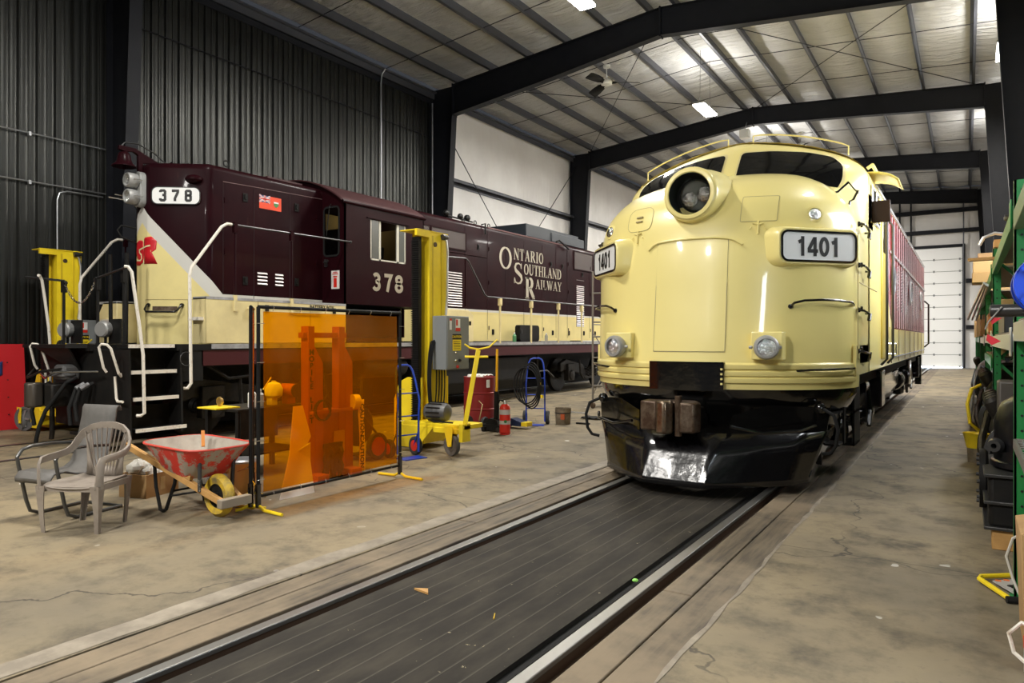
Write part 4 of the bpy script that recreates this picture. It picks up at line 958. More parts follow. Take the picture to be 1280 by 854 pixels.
# long hood: plain section, uv far along the side so it keeps the straight stripe
prof = [(.92, 1.52), (.92, 2.2), (.92, 2.3), (.92, 3.2), (.92, 4.30), (.905, 4.37), (.87, 4.415), (.80, 4.44), (.4, 4.47), (0, 4.48)]
sec = [(-w_, z_) for w_, z_ in prof]+[(w_, z_) for w_, z_ in reversed(prof[:-1])]
YS = [11.4+.6*i for i in range(0, 20)]
MB().grid([[(HC+w_, yy, z_) for w_, z_ in sec] for yy in YS], uvs=[[(6, z_) for w_, z_ in sec] for yy in YS]).build('long_hood', hoodp, L2, ang=40)
MB().prism([(HC+w_, YS[-1], z_) for w_, z_ in sec], (0, .03, 0)).build('long_hood_end', maroon, L2)
seam = mat('dark seam', (.02, .006, .008), .7)
hx = HC+.92
def seamline(pts, r=.004): return MB().tube([(hx+.003, a, b) for a, b in pts], r, 5)
for yy, a, b in ((7.10, 2.3, 4.12), (7.69, 1.55, 4.13), (8.45, 1.55, 4.18), (13.7, 1.55, 4.3), (14.65, 1.55, 4.3), (15.5, 2.3, 4.3), (16.4, 1.6, 4.25), (17.4, 1.6, 4.25), (18.2, 1.6, 4.3), (18.9, 1.6, 4.3), (20.4, 1.6, 4.3), (21.3, 1.6, 4.3)):
    seamline([(yy, a), (yy, b)]).build('door_seam', seam, L2)
seamline([(7.1, 4.14), (7.7, 4.16), (9.2, 4.2)]).build('door_seam', mat('bright weld', (.3, .2, .2), .3), L2)
seamline([(12.2, 3.62), (14.6, 3.62)], .012).build('drip_rail', maroon, L2)
MB().tube([(hx-.02, 14.7, 4.40), (hx-.02, 18.8, 4.40)], .02, 6).build('hood_edge_bead', mat('shiny maroon edge', (.22, .12, .13), .2, coat=.8), L2)
# latches and hinges
for yy, zz in ((7.52, 3.95), (8.6, 3.95), (7.52, 2.55), (8.6, 2.6), (14.25, 3.85), (17.9, 3.75), (18.6, 3.75), (19.9, 3.6), (14.9, 1.75), (16.1, 1.75), (18.0, 1.75), (19.0, 1.75), (20.0, 1.75), (20.8, 1.75)):
    MB().box(hx, hx+.012, yy-.045, yy+.045, zz-.07, zz+.07).box(hx+.012, hx+.03, yy-.02, yy+.02, zz-.03, zz+.05).build('door_latch', blackmat, L2)
for yy in (7.12, 9.05, 14.7, 16.45, 17.45, 18.95, 20.45):
    for zz in (3.0, 3.85, 1.85): MB().box(hx, hx+.016, yy, yy+.03, zz-.05, zz+.05).build('hinge', maroon if zz > 2.3 else rusty, L2)
# louvres
brt = mat('bright louvre edge', (.55, .50, .48), .35, metal=.4)
def louvres(y0, y1, z0, z1, nl):
    mb = MB(); mk = MB()
    for i in range(nl):
        zz = z0+(z1-z0)*(i+.5)/nl; h = (z1-z0)/nl
        mb.prism([(hx, y0, zz-h*.22), (hx+.022, y0, zz-h*.22), (hx, y0, zz+h*.30)], (0, y1-y0, 0))
    o = mb.build('louvre', brt, L2)
    MB().box(hx, hx+.004, y0, y1, z0, z1).build('louvre_back', seam, L2)
louvres(7.76, 7.96, 2.49, 2.73, 4); louvres(8.13, 8.30, 2.49, 2.73, 4); louvres(13.02, 13.57, 2.33, 3.17, 14); louvres(19.5, 20.0, 1.95, 3.25, 22); louvres(19.5, 20.0, 3.4, 3.42, 1)
# screened intakes
n = NB('diagonal screen'); x, y, z = n.pos(); d = n.math('PINGPONG', n.math('ADD', y, z), .03); e = n.ramp(d, .005, .011); n.base(n.mix(e, (.15, .10, .09), (.012, .01, .01))); n.set(rough=.5); screenm = n.m
for (a, b, c, d) in ((11.62, 12.35, 3.72, 4.12), (12.43, 13.72, 3.72, 4.12), (19.35, 20.6, 3.75, 4.28)):
    s0 = MB().box(hx-.002, hx+.008, a, b, c, d).build('intake_screen', screenm, L2)
    mb = MB(); 
    for q in ((a-.03, a, c-.03, d+.03), (b, b+.03, c-.03, d+.03), (a, b, c-.03, c), (a, b, d, d+.03)): mb.box(hx, hx+.02, *q)
    mb.build('screen_frame', maroon, s0)
# nose number board (on the right bevel) and its mirror
for s_ in (1, -1):
    p0 = Vector((HC+s_*.22, 6.315, 3.855)); p1 = Vector((HC+s_*.86, 6.81, 3.855)); ux = (p1-p0).normalized()*s_; uy = Vector((0, 0, 1)); nn = ux.cross(uy).normalized(); ctr = (p0+p1)/2+Vector((0, 0, .0))-ux*s_*.03
    W_, H_ = .74, .27
    bd = MB().prism([ctr+ux*a+uy*b+nn*.03 for a, b in rrect(W_, H_, .09, 6)], -nn*.03).build('number_board', white, L2, bevel=.004)
    mb = MB(); stroke(mb, rrect(W_, H_, .09, 6), .014, plane_map(ctr+nn*.03, ux, uy), .003, True); mb.build('number_board_rim', black, bd)
    mb = MB(); text_strokes(mb, '378', SQ, .22, plane_map(ctr+nn*.03-uy*.09-ux*.25, ux, uy, .18), gap=.55, hs=.95); mb.build('number_378', black, bd)
    # blister above the board
    c0 = ctr+ux*s_*.27+uy*.27
    MB().sphere(c0, .12, 14, (1.2, 1.1, .6)).build('marker_light_blister', maroon, L2)
# OSR emblem wrapped round the nose
H = halfplan(6.28, 9.2)
def smap(s_, z_):
    sg = 1 if s_ >= 0 else -1; q = abs(s_)
    for a, b in zip(H, H[1:]):
        if q <= b[2]: break
    t = (q-a[2])/(b[2]-a[2]); nx, ny = (a[3]+b[3])/2, (a[4]+b[4])/2
    return Vector((HC+sg*(a[0]+(b[0]-a[0])*t), a[1]+(b[1]-a[1])*t, z_)), Vector((sg*nx, ny, 0)).normalized()
osr = mat('emblem red', (.55, .012, .02), .4)
def dn(P, st=.03):
    out = []
    for a, b in zip(P, P[1:]):
        k = max(1, int(math.hypot(b[0]-a[0], b[1]-a[1])/st))
        for i in range(k): out.append((a[0]+(b[0]-a[0])*i/k, a[1]+(b[1]-a[1])*i/k))
    return out+[P[-1]]
mb = MB()
def blob(P, n_=6):
    """filled red shapes laid on the nose as quads between two polylines"""
    pass
def fill(Lp, Rp, th):
    rows_ = []
    for (a_, b_) in zip(Lp, Rp):
        r_ = []
        for k in range(9):
            q = k/8; P_, N_ = smap(a_[0]+(b_[0]-a_[0])*q, a_[1]+(b_[1]-a_[1])*q); r_.append(P_+N_*th)
        rows_.append(r_)
    mb.grid(rows_)
# S half (wraps round the left), R half on the right
fill([(-.20, 2.76), (-.22, 2.82), (-.12, 2.86), (-.20, 2.93), (-.22, 3.05), (-.17, 3.13), (-.08, 3.16)], [(-.06, 2.75), (.03, 2.80), (.05, 2.88), (.05, 2.95), (.03, 3.04), (.035, 3.12), (.0, 3.15)], .004)
fill([(.06, 2.77), (.06, 2.9), (.05, 2.95), (.05, 3.0), (.06, 3.17), (.08, 3.19)], [(.31, 2.765), (.25, 2.90), (.22, 2.95), (.29, 3.0), (.30, 3.13), (.22, 3.20)], .004)
em = mb.build('nose_emblem', osr, L2, flipcheck=False, solid=.002)
mb = MB(); stroke(mb, dn([(.20, 3.06), (.10, 3.045), (-.01, 3.02), (-.07, 3.0), (-.07, 2.96), (-.02, 2.92), (-.01, 2.86), (-.05, 2.83), (-.16, 2.84)]), .024, smap, .008); stroke(mb, dn([(.045, 2.76), (.045, 2.84)]), .012, smap, .008); mb.build('emblem_line', mat('emblem cream', (.75, .66, .36), .4), em, flipcheck=False)
# headlights, bell, bracket
ch = MB().prism([(HC+a, 6.285, 3.96+b) for a, b in rrect(.24, .56, .10, 6)], (0, -.10, 0)).build('headlight_case', lampgrey, L2, bevel=.01)
for zz in (4.085, 3.825):
    MB().lathe([(.10, 0), (.115, .02), (.12, .07), (.118, .15), (.105, .17), (.09, .17), (.085, .12)], (HC, 6.19, zz), (0, -1, 0), 28, cap=False).build('headlight_ring', lampgrey, ch)
    MB().lathe([(.087, .13), (.05, .115), (.0, .10)], (HC, 6.19, zz), (0, -1, 0), 24, cap=False).build('headlight_lens', lens, ch)
    MB().tube([(HC+.12, 6.08, zz), (HC+.15, 6.1, zz), (HC+.15, 6.2, zz)], .01, 6).build('headlight_clip', alu, ch)
bl = MB().lathe([(.0, .0), (.05, -.005), (.08, -.03), (.095, -.08), (.105, -.14), (.13, -.19), (.175, -.225), (.18, -.24), (.165, -.24), (.0, -.2)], (HC-.02, 6.0, 4.52), (0, 0, 1), 28).build('bell', maroon, L2)
MB().lathe([(.0, -.2), (.022, -.2), (.022, -.26), (.03, -.275), (0, -.29)], (HC-.02, 6.0, 4.52), (0, 0, 1), 10).build('bell_clapper', maroon, bl)
MB().prism([(HC-.03, 6.02, 4.51), (HC-.03, 5.90, 4.53), (HC-.03, 5.90, 4.60), (HC-.03, 6.16, 4.60), (HC-.03, 6.55, 4.44), (HC-.03, 6.28, 4.38), (HC-.03, 6.27, 4.22), (HC-.03, 6.20, 4.25), (HC-.03, 6.20, 4.50), (HC-.03, 6.12, 4.54)], (.06, 0, 0)).build('bell_bracket', maroon, L2, bevel=.008)
MB().tube([(HC, 5.95, 4.60), (HC, 6.0, 4.66), (HC+.02, 6.2, 4.68), (HC+.05, 6.45, 4.58), (HC+.08, 6.62, 4.45)], .011, 6).build('bell_hose', dkmetal, L2)
MB().tube([(HC-.15, 6.28, 3.78), (HC-.2, 6.0, 3.80), (HC-.2, 5.85, 3.80)], .014, 6).tube([(HC-.15, 6.28, 3.84), (HC-.2, 5.95, 3.86)], .01, 6).build('nose_pipe', chrome, L2)
MB().tube([(HC-.175, 6.28, 3.36), (HC-.2, 6.05, 3.38), (HC-.22, 6.0, 3.30), (HC-.2, 6.05, 3.20), (HC-.175, 6.28, 3.12)], .014, 6).build('nose_hose', blackrub, L2)
for yy in (7.3, 13.9, 14.4, 15.0): 
    MB().tube([(HC+.72, yy+.05*math.cos(t), 4.50+.05*math.sin(t)) for t in [i*2*PI/12 for i in range(12)]], .012, 6, closed=True).build('lifting_eye', blackmat, L2)
# grab handle and step plate on the nose door
pA, nA = smap(.16, 2.05); pB, nB = smap(.60, 2.05)
def sm(s_, z_, o=0): p, q = smap(s_, z_); return p+q*o
MB().tube([sm(.17, 2.10), sm(.17, 2.10, .06), sm(.17, 2.04, .11), sm(.20, 2.0, .12), sm(.62, 2.0, .12), sm(.66, 2.03, .11), sm(.69, 2.10, .06), sm(.69, 2.10)], .018, 8).lathe([(.035, 0), (.03, .03), (0, .035)], sm(.17, 2.11), (.5, -.8, 0), 10).lathe([(.035, 0), (.03, .03), (0, .035)], sm(.69, 2.11), (.5, -.8, 0), 10).build('nose_grab_handle', blackgloss, L2)
MB().prism([sm(.24, 2.0, .01), sm(.62, 2.0, .01), sm(.62, 2.09, .01), sm(.24, 2.09, .01)], nA*.006).build('handle_backing_plate', rusty, L2)
for pts in (((.10, 1.52), (.10, 2.20), (1.0, 2.20)), ((.13, 1.52), (.13, 1.9)), ((.78, 1.52), (.78, 2.2))):
    MB().tube([sm(a, b, .002) for a, b in dn(list(pts), .05)], .004, 5).build('nose_seam', mat('old cream seam', (.35, .27, .12), .6), L2)
# platform, sills, pilot
PXR, PXL = HC+1.57, HC-1.57
MB().box(PXL, PXR, 5.90, 22.9, 1.40, 1.49).box(PXL+.9, PXR-.9, 5.15, 5.90, 1.40, 1.49).build('walkway_deck', blackmat, L2)
greystrip = mat('grey sill strip', (.38, .38, .39), .5, noise=(5, (.2, .2, .2), .4, .7))
for s_ in (-1, 1):
    xe = HC+s_*1.57
    MB().box(xe-.01, xe+.006*s_+.004, 6.45, 22.9, 1.42, 1.495).build('sill_strip', greystrip, L2)
    MB().box(xe-.03*s_, xe-.01*s_, 6.30, 22.9, 1.17, 1.42).build('side_sill', mat('sill maroon', (.055, .008, .011), .5, spec=.3), L2)
    # battery boxes beside short hood (chamfered front), with white step
    xa, xb = HC+s_*(1.22 if s_ > 0 else .94), HC+s_*1.565
    MB().prism([(xa, 6.37, 1.50), (xb, 6.37, 1.50), (xb, 6.37, 2.20 if s_ > 0 else 1.95), (HC+s_*(1.5 if s_ > 0 else 1.36), 6.37, 2.20), (xa, 6.37, 2.20)], (0, 2.82, 0)).build('battery_box', cream_old, L2, bevel=.01)
    MB().box(xa, xb+.004*s_, 6.37, 9.19, 2.17, 2.21).build('battery_box_top', greystrip, L2)
    MB().box(HC+s_*(1.0 if s_ < 0 else 1.24), HC+s_*(1.30 if s_ < 0 else 1.5), 6.28, 6.375, 1.85, 1.90).build('box_step', white_paint, L2)
    for yy in (7.28, 8.35): MB().box(xb, xb+.003*s_, yy, yy+.012, 1.5, 2.17).build('box_seam', mat('old cream seam', (0, 0, 0)), L2)
    mb = MB()
    for i in range(3): mb.box(xb, xb+.014*s_, 7.9, 8.6, 1.98+i*.035, 1.993+i*.035)
    mb.build('box_louvre', cream_old, L2)
    for yy in (7.45, 8.9): MB().box(xb, xb+.02*s_, yy-.03, yy+.03, 2.02, 2.12).build('box_latch', blackmat, L2)
    MB().tube([(xb, 7.1, 2.05), (xb+.03*s_, 7.1, 2.05), (xb+.03*s_, 7.1, 1.95), (xb+.01*s_, 7.12, 1.9)], .02, 6).build('box_clasp', cream_old, L2)
    # equipment box behind the cab
    xq = HC+s_*.94
    MB().prism([(xq, 12.3, 1.50), (xq, 12.3, 2.24), (xq, 13.25, 2.24), (xq, 13.45, 2.12), (xq, 13.45, 1.50)], (s_*.42, 0, 0)).build('equipment_box', cream_old, L2, bevel=.01)
    # stairs: four treads with side plates
    if s_ > 0:
        for k, (zz, y0, y1, dx) in enumerate(((1.46, 5.22, 5.88, -.02), (1.10, 5.24, 5.90, .0), (.73, 5.26, 5.92, .02), (.30, 5.28, 6.02, .05))):
            xs_ = HC+s_*(1.57+dx)
            MB().box(xs_-s_*.30, xs_-s_*.02, y0, y1, zz, zz+.03).build('step_tread', blackmat, L2)
            MB().box(xs_-s_*.02, xs_, y0, y1, zz-.015, zz+.035).build('step_edge', white_paint, L2)
            if k: MB().box(xs_-s_*.34, xs_-s_*.32, y0, y1, zz, zz+.33).build('step_riser', blackmat, L2)
        for yy, y2 in ((5.20, 5.24), (5.94, 6.3)):
            MB().prism([(HC+s_*1.20, yy, 1.42), (HC+s_*1.58, yy, 1.42), (HC+s_*1.62, yy, .24), (HC+s_*1.20, yy, .24)], (0, .025 if yy < 5.5 else .03, 0)).build('stair_side_plate', blackmat, L2)
        MB().box(HC+s_*1.42, HC+s_*1.56, 5.97, 6.32, .95, 1.42).build('stair_bracket', blackmat, L2)
        MB().tube([(HC+s_*1.60, 6.03+.10*math.cos(t), 1.28+.10*math.sin(t)) for t in [i*2*PI/14 for i in range(14)]], .006, 5, closed=True).build('wire_ring', dkmetal, L2)
    # stair handrails
    xs_ = HC+s_*1.60
    xs_ = HC+s_*1.60 if s_ > 0 else HC-.95
    MB().tube([(xs_-.05*s_, 5.16, 2.55), (xs_-.02*s_, 5.19, 2.55), (xs_, 5.23, 2.48), (xs_, 5.27, 2.2), (xs_+.01*s_, 5.33, 1.75), (xs_+.03*s_, 5.37, 1.35), (xs_+.06*s_, 5.37, .55), (xs_+.04*s_, 5.33, .52), (xs_, 5.30, .52)], .022, 8).build('stair_handrail', white_paint, L2)
    xs_ = HC+s_*1.60
    MB().tube([(xs_-.03*s_, 6.80, 3.34), (xs_-.03*s_, 6.72, 3.34), (xs_-.03*s_, 6.62, 3.28), (xs_-.02*s_, 6.12, 2.62), (xs_-.02*s_, 6.09, 2.5), (xs_, 6.10, .92), (xs_-.01*s_, 6.05, .85), (xs_-.05*s_, 6.02, .85)], .024, 8).build('stair_handrail', white_paint, L2)
    # walkway handrail along the short hood
    xr = xs_-.03*s_
    MB().tube([(xr, 6.78, 3.34), (xr, 9.28, 3.36)], .017, 8).sphere((xr, 9.30, 3.36), .03, 8).build('side_handrail', dkmetal, L2)
    for yy in (6.86, 7.95): 
        MB().tube([(xr, yy, 2.2), (xr, yy, 3.36)], .015, 8).box(xr-.03, xr+.03, yy-.03, yy+.03, 3.22, 3.38).build('handrail_post', maroon, L2)
        MB().box(xr-.025, xr+.025, yy-.025, yy+.025, 2.0, 2.25).build('post_socket', cream_old, L2)
    # rear handrail stepping down
    MB().tube([(xr, 11.9, 3.36), (xr, 12.85, 3.40), (xr, 12.97, 3.34), (xr, 13.60, 2.62), (xr, 13.72, 2.57), (xr, 22.8, 2.58)], .02, 8).build('side_handrail', dkmetal, L2)
    for yy in (14.26, 15.72, 17.18, 18.59, 20.0, 21.5):
        po = MB().tube([(xr, yy, 1.46), (xr, yy, 2.52)], .026, 8).build('handrail_post', cream_old, L2); MB().box(xr-.045, xr+.045, yy-.045, yy+.045, 2.38, 2.56).build('post_bracket', cream_old, po, bevel=.015)
    MB().tube([(xr, 12.85, 2.3), (xr, 12.85, 3.4)], .015, 8).build('handrail_post', maroon, L2)
# end railings on the nose platform
for s_ in (-1, 1):
    xa, xb = HC+s_*.50, HC+s_*1.20
    pts = [(xa-.09*s_, 5.34, 2.42), (xa, 5.34, 2.46), (xb+.3*s_, 5.24, 2.56)]
    MB().tube(pts, .018, 8).build('end_rail', dkmetal, L2)
    for xx, zt in ((xa, 2.44), (xb, 2.52)):
        MB().tube([(xx, 5.34, 1.49), (xx, 5.34, zt)], .022, 8).box(xx-.035, xx+.035, 5.31, 5.37, zt-.16, zt+.02).build('end_post', blackmat, L2)
    MB().tube([(HC+s_*.22, 5.9, 1.49), (HC+s_*.24, 5.9, 2.9)], .03, 8).build('end_pipe', blackmat, L2)
    # ditch lamps with dark backing plates
    cx = HC+s_*.555
    dlb = MB().box(cx-.01, cx+.30, 5.47, 5.50, 1.50, 1.86).build('ditch_lamp_backplate', blackmat, L2)
    MB().lathe([(.03, .12), (.09, .10), (.118, .04), (.122, .0), (.118, -.05), (.10, -.07)], (cx, 5.40, 1.71), (-.35, 1, 0), 28).build('ditch_lamp_shell', mat('dull cast aluminium', (.42, .42, .41), .35, metal=.5), dlb)
    MB().tube([(cx, 5.42, 1.50), (cx, 5.42, 1.60)], .02, 8).build('ditch_lamp_foot', blackmat, dlb)
    # uncoupling lever brackets (white loops)
    bx = HC+(1.36 if s_ > 0 else -.60)
    MB().tube([(bx, 5.02, 1.12), (bx-.12*s_*.0, 4.98, 1.18), (bx, 4.92, 1.46), (bx+.03, 4.94, 1.50), (bx+.09, 4.98, 1.49), (bx+.11, 5.02, 1.44), (bx+.12, 5.12, 1.10), (bx+.10, 5.16, 1.06), (bx+.08, 5.16, 1.10)], .018, 8).build('lever_loop', white_paint, L2)
    MB().tube([(bx+.06, 5.10, 1.06), (bx+.06, 5.12, .76), (bx+.09, 5.12, .72), (bx+.22, 5.12, .72)], .018, 8).build('lever_arm', white_paint, L2)
MB().tube([(HC-.6, 5.05, 1.10), (HC-.4, 4.96, 1.08), (HC-.1, 4.90, 1.0), (HC+.2, 4.9, 1.10), (HC+1.05, 5.08, 1.12)], .014, 8).build('uncoupling_rod', chrome, L2)
MB().tube([(HC-.65, 5.0, 1.12), (HC-.62, 4.9, 1.02), (HC-.45, 4.82, 1.0), (HC-.1, 4.85, 1.1), (HC+.25, 4.98, 1.14)], .018, 8).build('brake_pipe', greasy, L2)
# chain across the end platform
mb = MB(); Np = 26
for i in range(Np):
    t = i/(Np-1); x_ = HC-.46+.92*t; z_ = 2.45-.34*math.sin(PI*t)**.8; a = Vector((x_, 5.33, z_)); d = Vector((.92, 0, -.34*PI*math.cos(PI*t)*.8)).normalized(); e = Vector((0, 1, 0)) if i % 2 else Vector((0, 1, 0)).cross(d)
    mb.tube([a+d*.028*math.cos(q)+e*.016*math.sin(q) for q in [j*2*PI/8 for j in range(8)]], .005, 5, closed=True)
mb.build('safety_chain', chrome, L2)
# pilot and front anticlimber wedge
MB().box(HC-.45, HC+1.2, 5.20, 5.24, .30, 1.42).box(HC-.8, HC-.45, 5.20, 5.24, 1.0, 1.42).build('pilot_plate', blackmat, L2, bevel=.01)
MB().prism([(HC-.95, 5.16, 1.49), (HC-.85, 4.92, 1.49), (HC+.45, 4.92, 1.49), (HC+.62, 5.2, 1.49)], (0, 0, -.05)).prism([(HC-.55, 4.95, 1.45), (HC+.45, 4.95, 1.45), (HC+.35, 5.18, 1.10), (HC-.05, 5.2, 1.15)], (0, .02, 0)).build('anticlimber', blackmat, L2)
MB().box(HC+.45, HC+1.2, 4.98, 5.22, .22, .26).build('footboard', blackmat, L2)
# coupler with draft gear
MB().box(HC-.13, HC+.13, 4.90, 5.6, .76, .98).build('coupler_shank', greasy, L2, bevel=.02)
MB().prism([(HC-.30, 4.72, .70), (HC-.30, 4.88, .70), (HC-.22, 5.04, .70), (HC+.14, 5.10, .70), (HC+.22, 4.90, .70), (HC+.20, 4.74, .70), (HC+.06, 4.70, .70), (HC+.0, 4.86, .70), (HC-.12, 4.86, .70)], (0, 0, .32)).build('coupler_head', greasy, L2, bevel=.02)
MB().prism([(HC-.30, 4.58, .68), (HC-.30, 4.76, .68), (HC-.16, 4.80, .68), (HC-.14, 4.66, .68), (HC-.2, 4.58, .68)], (0, 0, .36)).build('coupler_knuckle', mat('brown worn steel', (.10, .085, .07), .35, metal=.6), L2, bevel=.03)
MB().box(HC-.03, HC+.30, 4.98, 5.20, .98, 1.18).prism([(HC-.05, 4.94, 1.02), (HC+.32, 4.94, 1.02), (HC+.26, 4.98, 1.20), (HC+.02, 4.98, 1.20)], (0, .2, 0)).build('draft_gear_cap', mat('grey dusty steel', (.10, .10, .10), .6), L2, bevel=.03)
MB().tube([(HC-.02, 4.84, .70), (HC-.02, 4.84, .30), (HC-.04, 4.84, .22)], .035, 10).build('release_rod', greasy, L2)
for ch in L2.children:
    if ch.name.startswith('coupler') or ch.name.startswith('release_rod'): ch.location = (0, .12, -.10)
def hose(pts, r=.028): MB().tube(pts, r, 10).build('air_hose', blackrub, L2)
hose([(HC+.40, 5.10, 1.02), (HC+.36, 4.98, .95), (HC+.28, 4.90, .78), (HC+.15, 4.80, .55), (HC+.05, 4.76, .32), (HC+.02, 4.74, .16), (HC+.0, 4.74, .10)])
hose([(HC+.62, 5.16, .92), (HC+.58, 5.0, .86), (HC+.56, 4.92, .6), (HC+.60, 4.92, .36)])
hose([(HC+.74, 5.16, .94), (HC+.70, 5.0, .88), (HC+.68, 4.94, .66), (HC+.72, 4.95, .42)])
hose([(HC-.5, 5.16, .92), (HC-.56, 5.0, .82), (HC-.5, 4.9, .5), (HC-.42, 4.9, .3)])
for xx in (HC+.62, HC+.74): MB().tube([(xx-.01, 5.1, .93), (xx-.02, 4.99, .87)], .034, 10).build('hose_clamp', alu, L2)
# trucks, tank, air tanks
truck(L2, HC, 8.05, 1.12, m=greasy); truck(L2, HC, 19.9, 1.12, m=greasy)
MB().box(HC-.3, HC+.3, 6.0, 22.8, .15, .95).box(HC-.7, HC+.7, 5.3, 22.8, .95, 1.4).box(HC-1.5, HC+1.5, 6.3, 22.8, 1.15, 1.40).build('underframe', blackmat, L2)  # deep centre box added to block the view, so the underside stays black
MB().prism([(HC+a, 11.2, b) for a, b in [(1.42, 1.12), (1.42, .55), (1.2, .30), (-1.2, .30), (-1.42, .55), (-1.42, 1.12)]], (0, 4.6, 0)).build('fuel_tank', blackmat, L2, bevel=.03)
for s_ in (-1, 1):
    MB().lathe([(.18, 0), (.2, .05), (.2, 1.2), (.18, 1.25)], (HC+s_*1.25, 10.0-.2, 1.0), (0, 1, 0), 20).build('air_reservoir', greasy, L2)
    MB().tube([(HC+s_*1.4, 16.3, 1.15), (HC+s_*1.42, 16.3, .7), (HC+s_*1.42, 16.8, .7), (HC+s_*1.4, 17.2, .5)], .03, 8).build('pipe', greasy, L2)
    MB().tube([(HC+s_*1.3, 6.5, 1.2), (HC+s_*1.35, 6.9, .95), (HC+s_*1.3, 7.4, .98)], .03, 8).build('pipe', greasy, L2)
# cab
cabm = maroon; CF, CB = 9.21, 11.45; cw = 1.52
def cab_arc(w_): return 4.12+.52*(1-(abs(w_)/cw)**2.0)
def front_poly(y_, w0, w1, z0):
    P = [(HC+w0, y_, z0)]
    P += [(HC+w0+(w1-w0)*i/10, y_, cab_arc(w0+(w1-w0)*i/10)) for i in range(11)]
    return P+[(HC+w1, y_, z0)]
for s_ in (-1, 1):
    x_ = HC+s_*cw
    y0, y1, z0, z1 = 9.87, 10.88, 3.09, 3.86
    mb = MB()
    for q in ((CF, y0, 2.22, 4.12), (y1, CB, 2.22, 4.12), (y0, y1, 2.22, z0), (y0, y1, z1, 4.12)): mb.box(x_-.03*s_, x_, *q)
    mb.build('cab_side', cabm, L2)
    wf = MB()
    for q in ((y0, y1, z0, z0+.03), (y0, y0+.03, z0, z1), (y0+.24, y0+.29, z0, z1), (y1-.26, y1-.20, z0, z1), (y1-.03, y1, z0, z1)):
        wf.box(x_-.03*s_, x_-.005*s_, *q)
    w1 = wf.build('side_window_frame', winframe, L2)
    for ya, yb_ in ((y0+.03, y0+.24), (y1-.2, y1-.03)): MB().box(x_-.02*s_, x_-.012*s_, ya, yb_, z0+.03, z1).build('side_window_glass', mat('greenish cab glass', (.05, .055, .05), .08, spec=.9), w1)
    MB().box(x_, x_+.03*s_, y0-.1, y1+.1, z1+.02, z1+.035).build('window_drip_rail', maroon, L2)
for yy in (CF, CB-.03):
    y_ = yy
    # end walls with a window hole each side, formed from strips
    for s_ in (-1, 1):
        a, b = (.98, 1.36)
        P = front_poly(y_, .0*s_, a*s_, 1.6); MB().prism(P, (0, .03, 0)).build('cab_end_wall', maroon, L2)
        P = front_poly(y_, b*s_, cw*s_, 1.6); MB().prism(P, (0, .03, 0)).build('cab_end_wall', maroon, L2)
        MB().box(HC+a*s_, HC+b*s_, y_, y_+.03, 1.6 if yy < 10 else 2.2, 3.13).build('cab_end_wall', maroon, L2)
        P = [(HC+a*s_, y_, 4.02)]+[(HC+(a+(b-a)*i/6)*s_, y_, cab_arc(a+(b-a)*i/6)) for i in range(7)]+[(HC+b*s_, y_, 4.02)]
        MB().prism(P, (0, .03, 0)).build('cab_end_wall', maroon, L2)
        cxw = HC+s_*(a+b)/2
        fr_ = MB(); stroke(fr_, [(q[0], q[1]) for q in rrect(.40, .91, .08, 5)], .035, plane_map((cxw, y_-.002, 3.575), (1, 0, 0), (0, 0, 1)), .01, True); f_ = fr_.build('end_window_gasket', blackrub, L2)
        MB().box(cxw-.2, cxw+.2, y_+.01, y_+.016, 3.12, 4.03).build('end_window_glass', mat('clear cab glass', (.8, .82, .78), .03, trans=1, ior=1.3), f_)
        if yy < 10:
            MB().tube([(cxw-.12, y_-.02, 3.5), (cxw-.02, y_-.03, 4.05), (cxw+.02, y_-.03, 4.08)], .008, 5).build('wiper', dkmetal, f_)
rows = []
for i in range(0, 29):
    w_ = -cw-.02+(2*cw+.04)*i/28; zz = cab_arc(min(abs(w_), cw)) if abs(w_) < cw else 4.10
    rows.append([(HC+w_, yy, zz+(.0 if abs(w_) < cw-.05 else -.02)) for yy in (CF-.06, CF, CB, CB+.04)])
MB().grid(rows).build('cab_roof', maroon_roof, L2, solid=.03, ang=60, flipcheck=False)
for s_ in (-1, 1): MB().tube([(HC+s_*(cw+.0), CF-.06, 4.10), (HC+s_*(cw+.0), CB+.04, 4.10)], .035, 8).build('roof_edge_bead', maroon, L2)
tan = mat('tan cab interior', (.20, .15, .06), .7)
MB().box(HC-cw+.05, HC+cw-.05, CF+.05, CB-.05, 2.22, 2.27).build('cab_floor', blackmat, L2)
MB().box(HC-.25, HC-.2, CF+.4, CB-.1, 2.3, 4.2).box(HC+.3, HC+1.35, CB-.12, CB-.06, 2.4, 3.9).build('cab_partition', tan, L2)
st = MB().box(HC+.75, HC+1.2, 10.15, 10.6, 2.85, 2.95).build('engineer_seat', black, L2, bevel=.03)
MB().prism([(HC+1.05, 10.08, 2.9), (HC+1.05, 10.62, 2.9), (HC+1.05, 10.66, 3.44), (HC+1.05, 10.12, 3.40)], (.1, 0, 0)).build('seat_back', blackmat, st, bevel=.03)
MB().box(HC+.5, HC+.95, 9.6, 9.95, 2.3, 3.7).box(HC+.8, HC+1.0, 10.0, 10.3, 3.48, 3.85).build('control_stand', black, L2, bevel=.02)
cl_ = bpy.data.lights.new('cab_lamp', 'POINT'); cl_.energy = 2.2; cl_.color = (1, .8, .45); cl_.shadow_soft_size = .08
co = bpy.data.objects.new('cab_lamp', cl_); C.objects.link(co); co.parent = L2; co.location = (.2, 10.7-5.2, 4.1)
MB().lathe([(.07, 0), (.07, .04), (0, .05)], (HC+.2, 10.7, 4.3), (0, 0, -1), 12).build('cab_dome_lamp', white, L2)
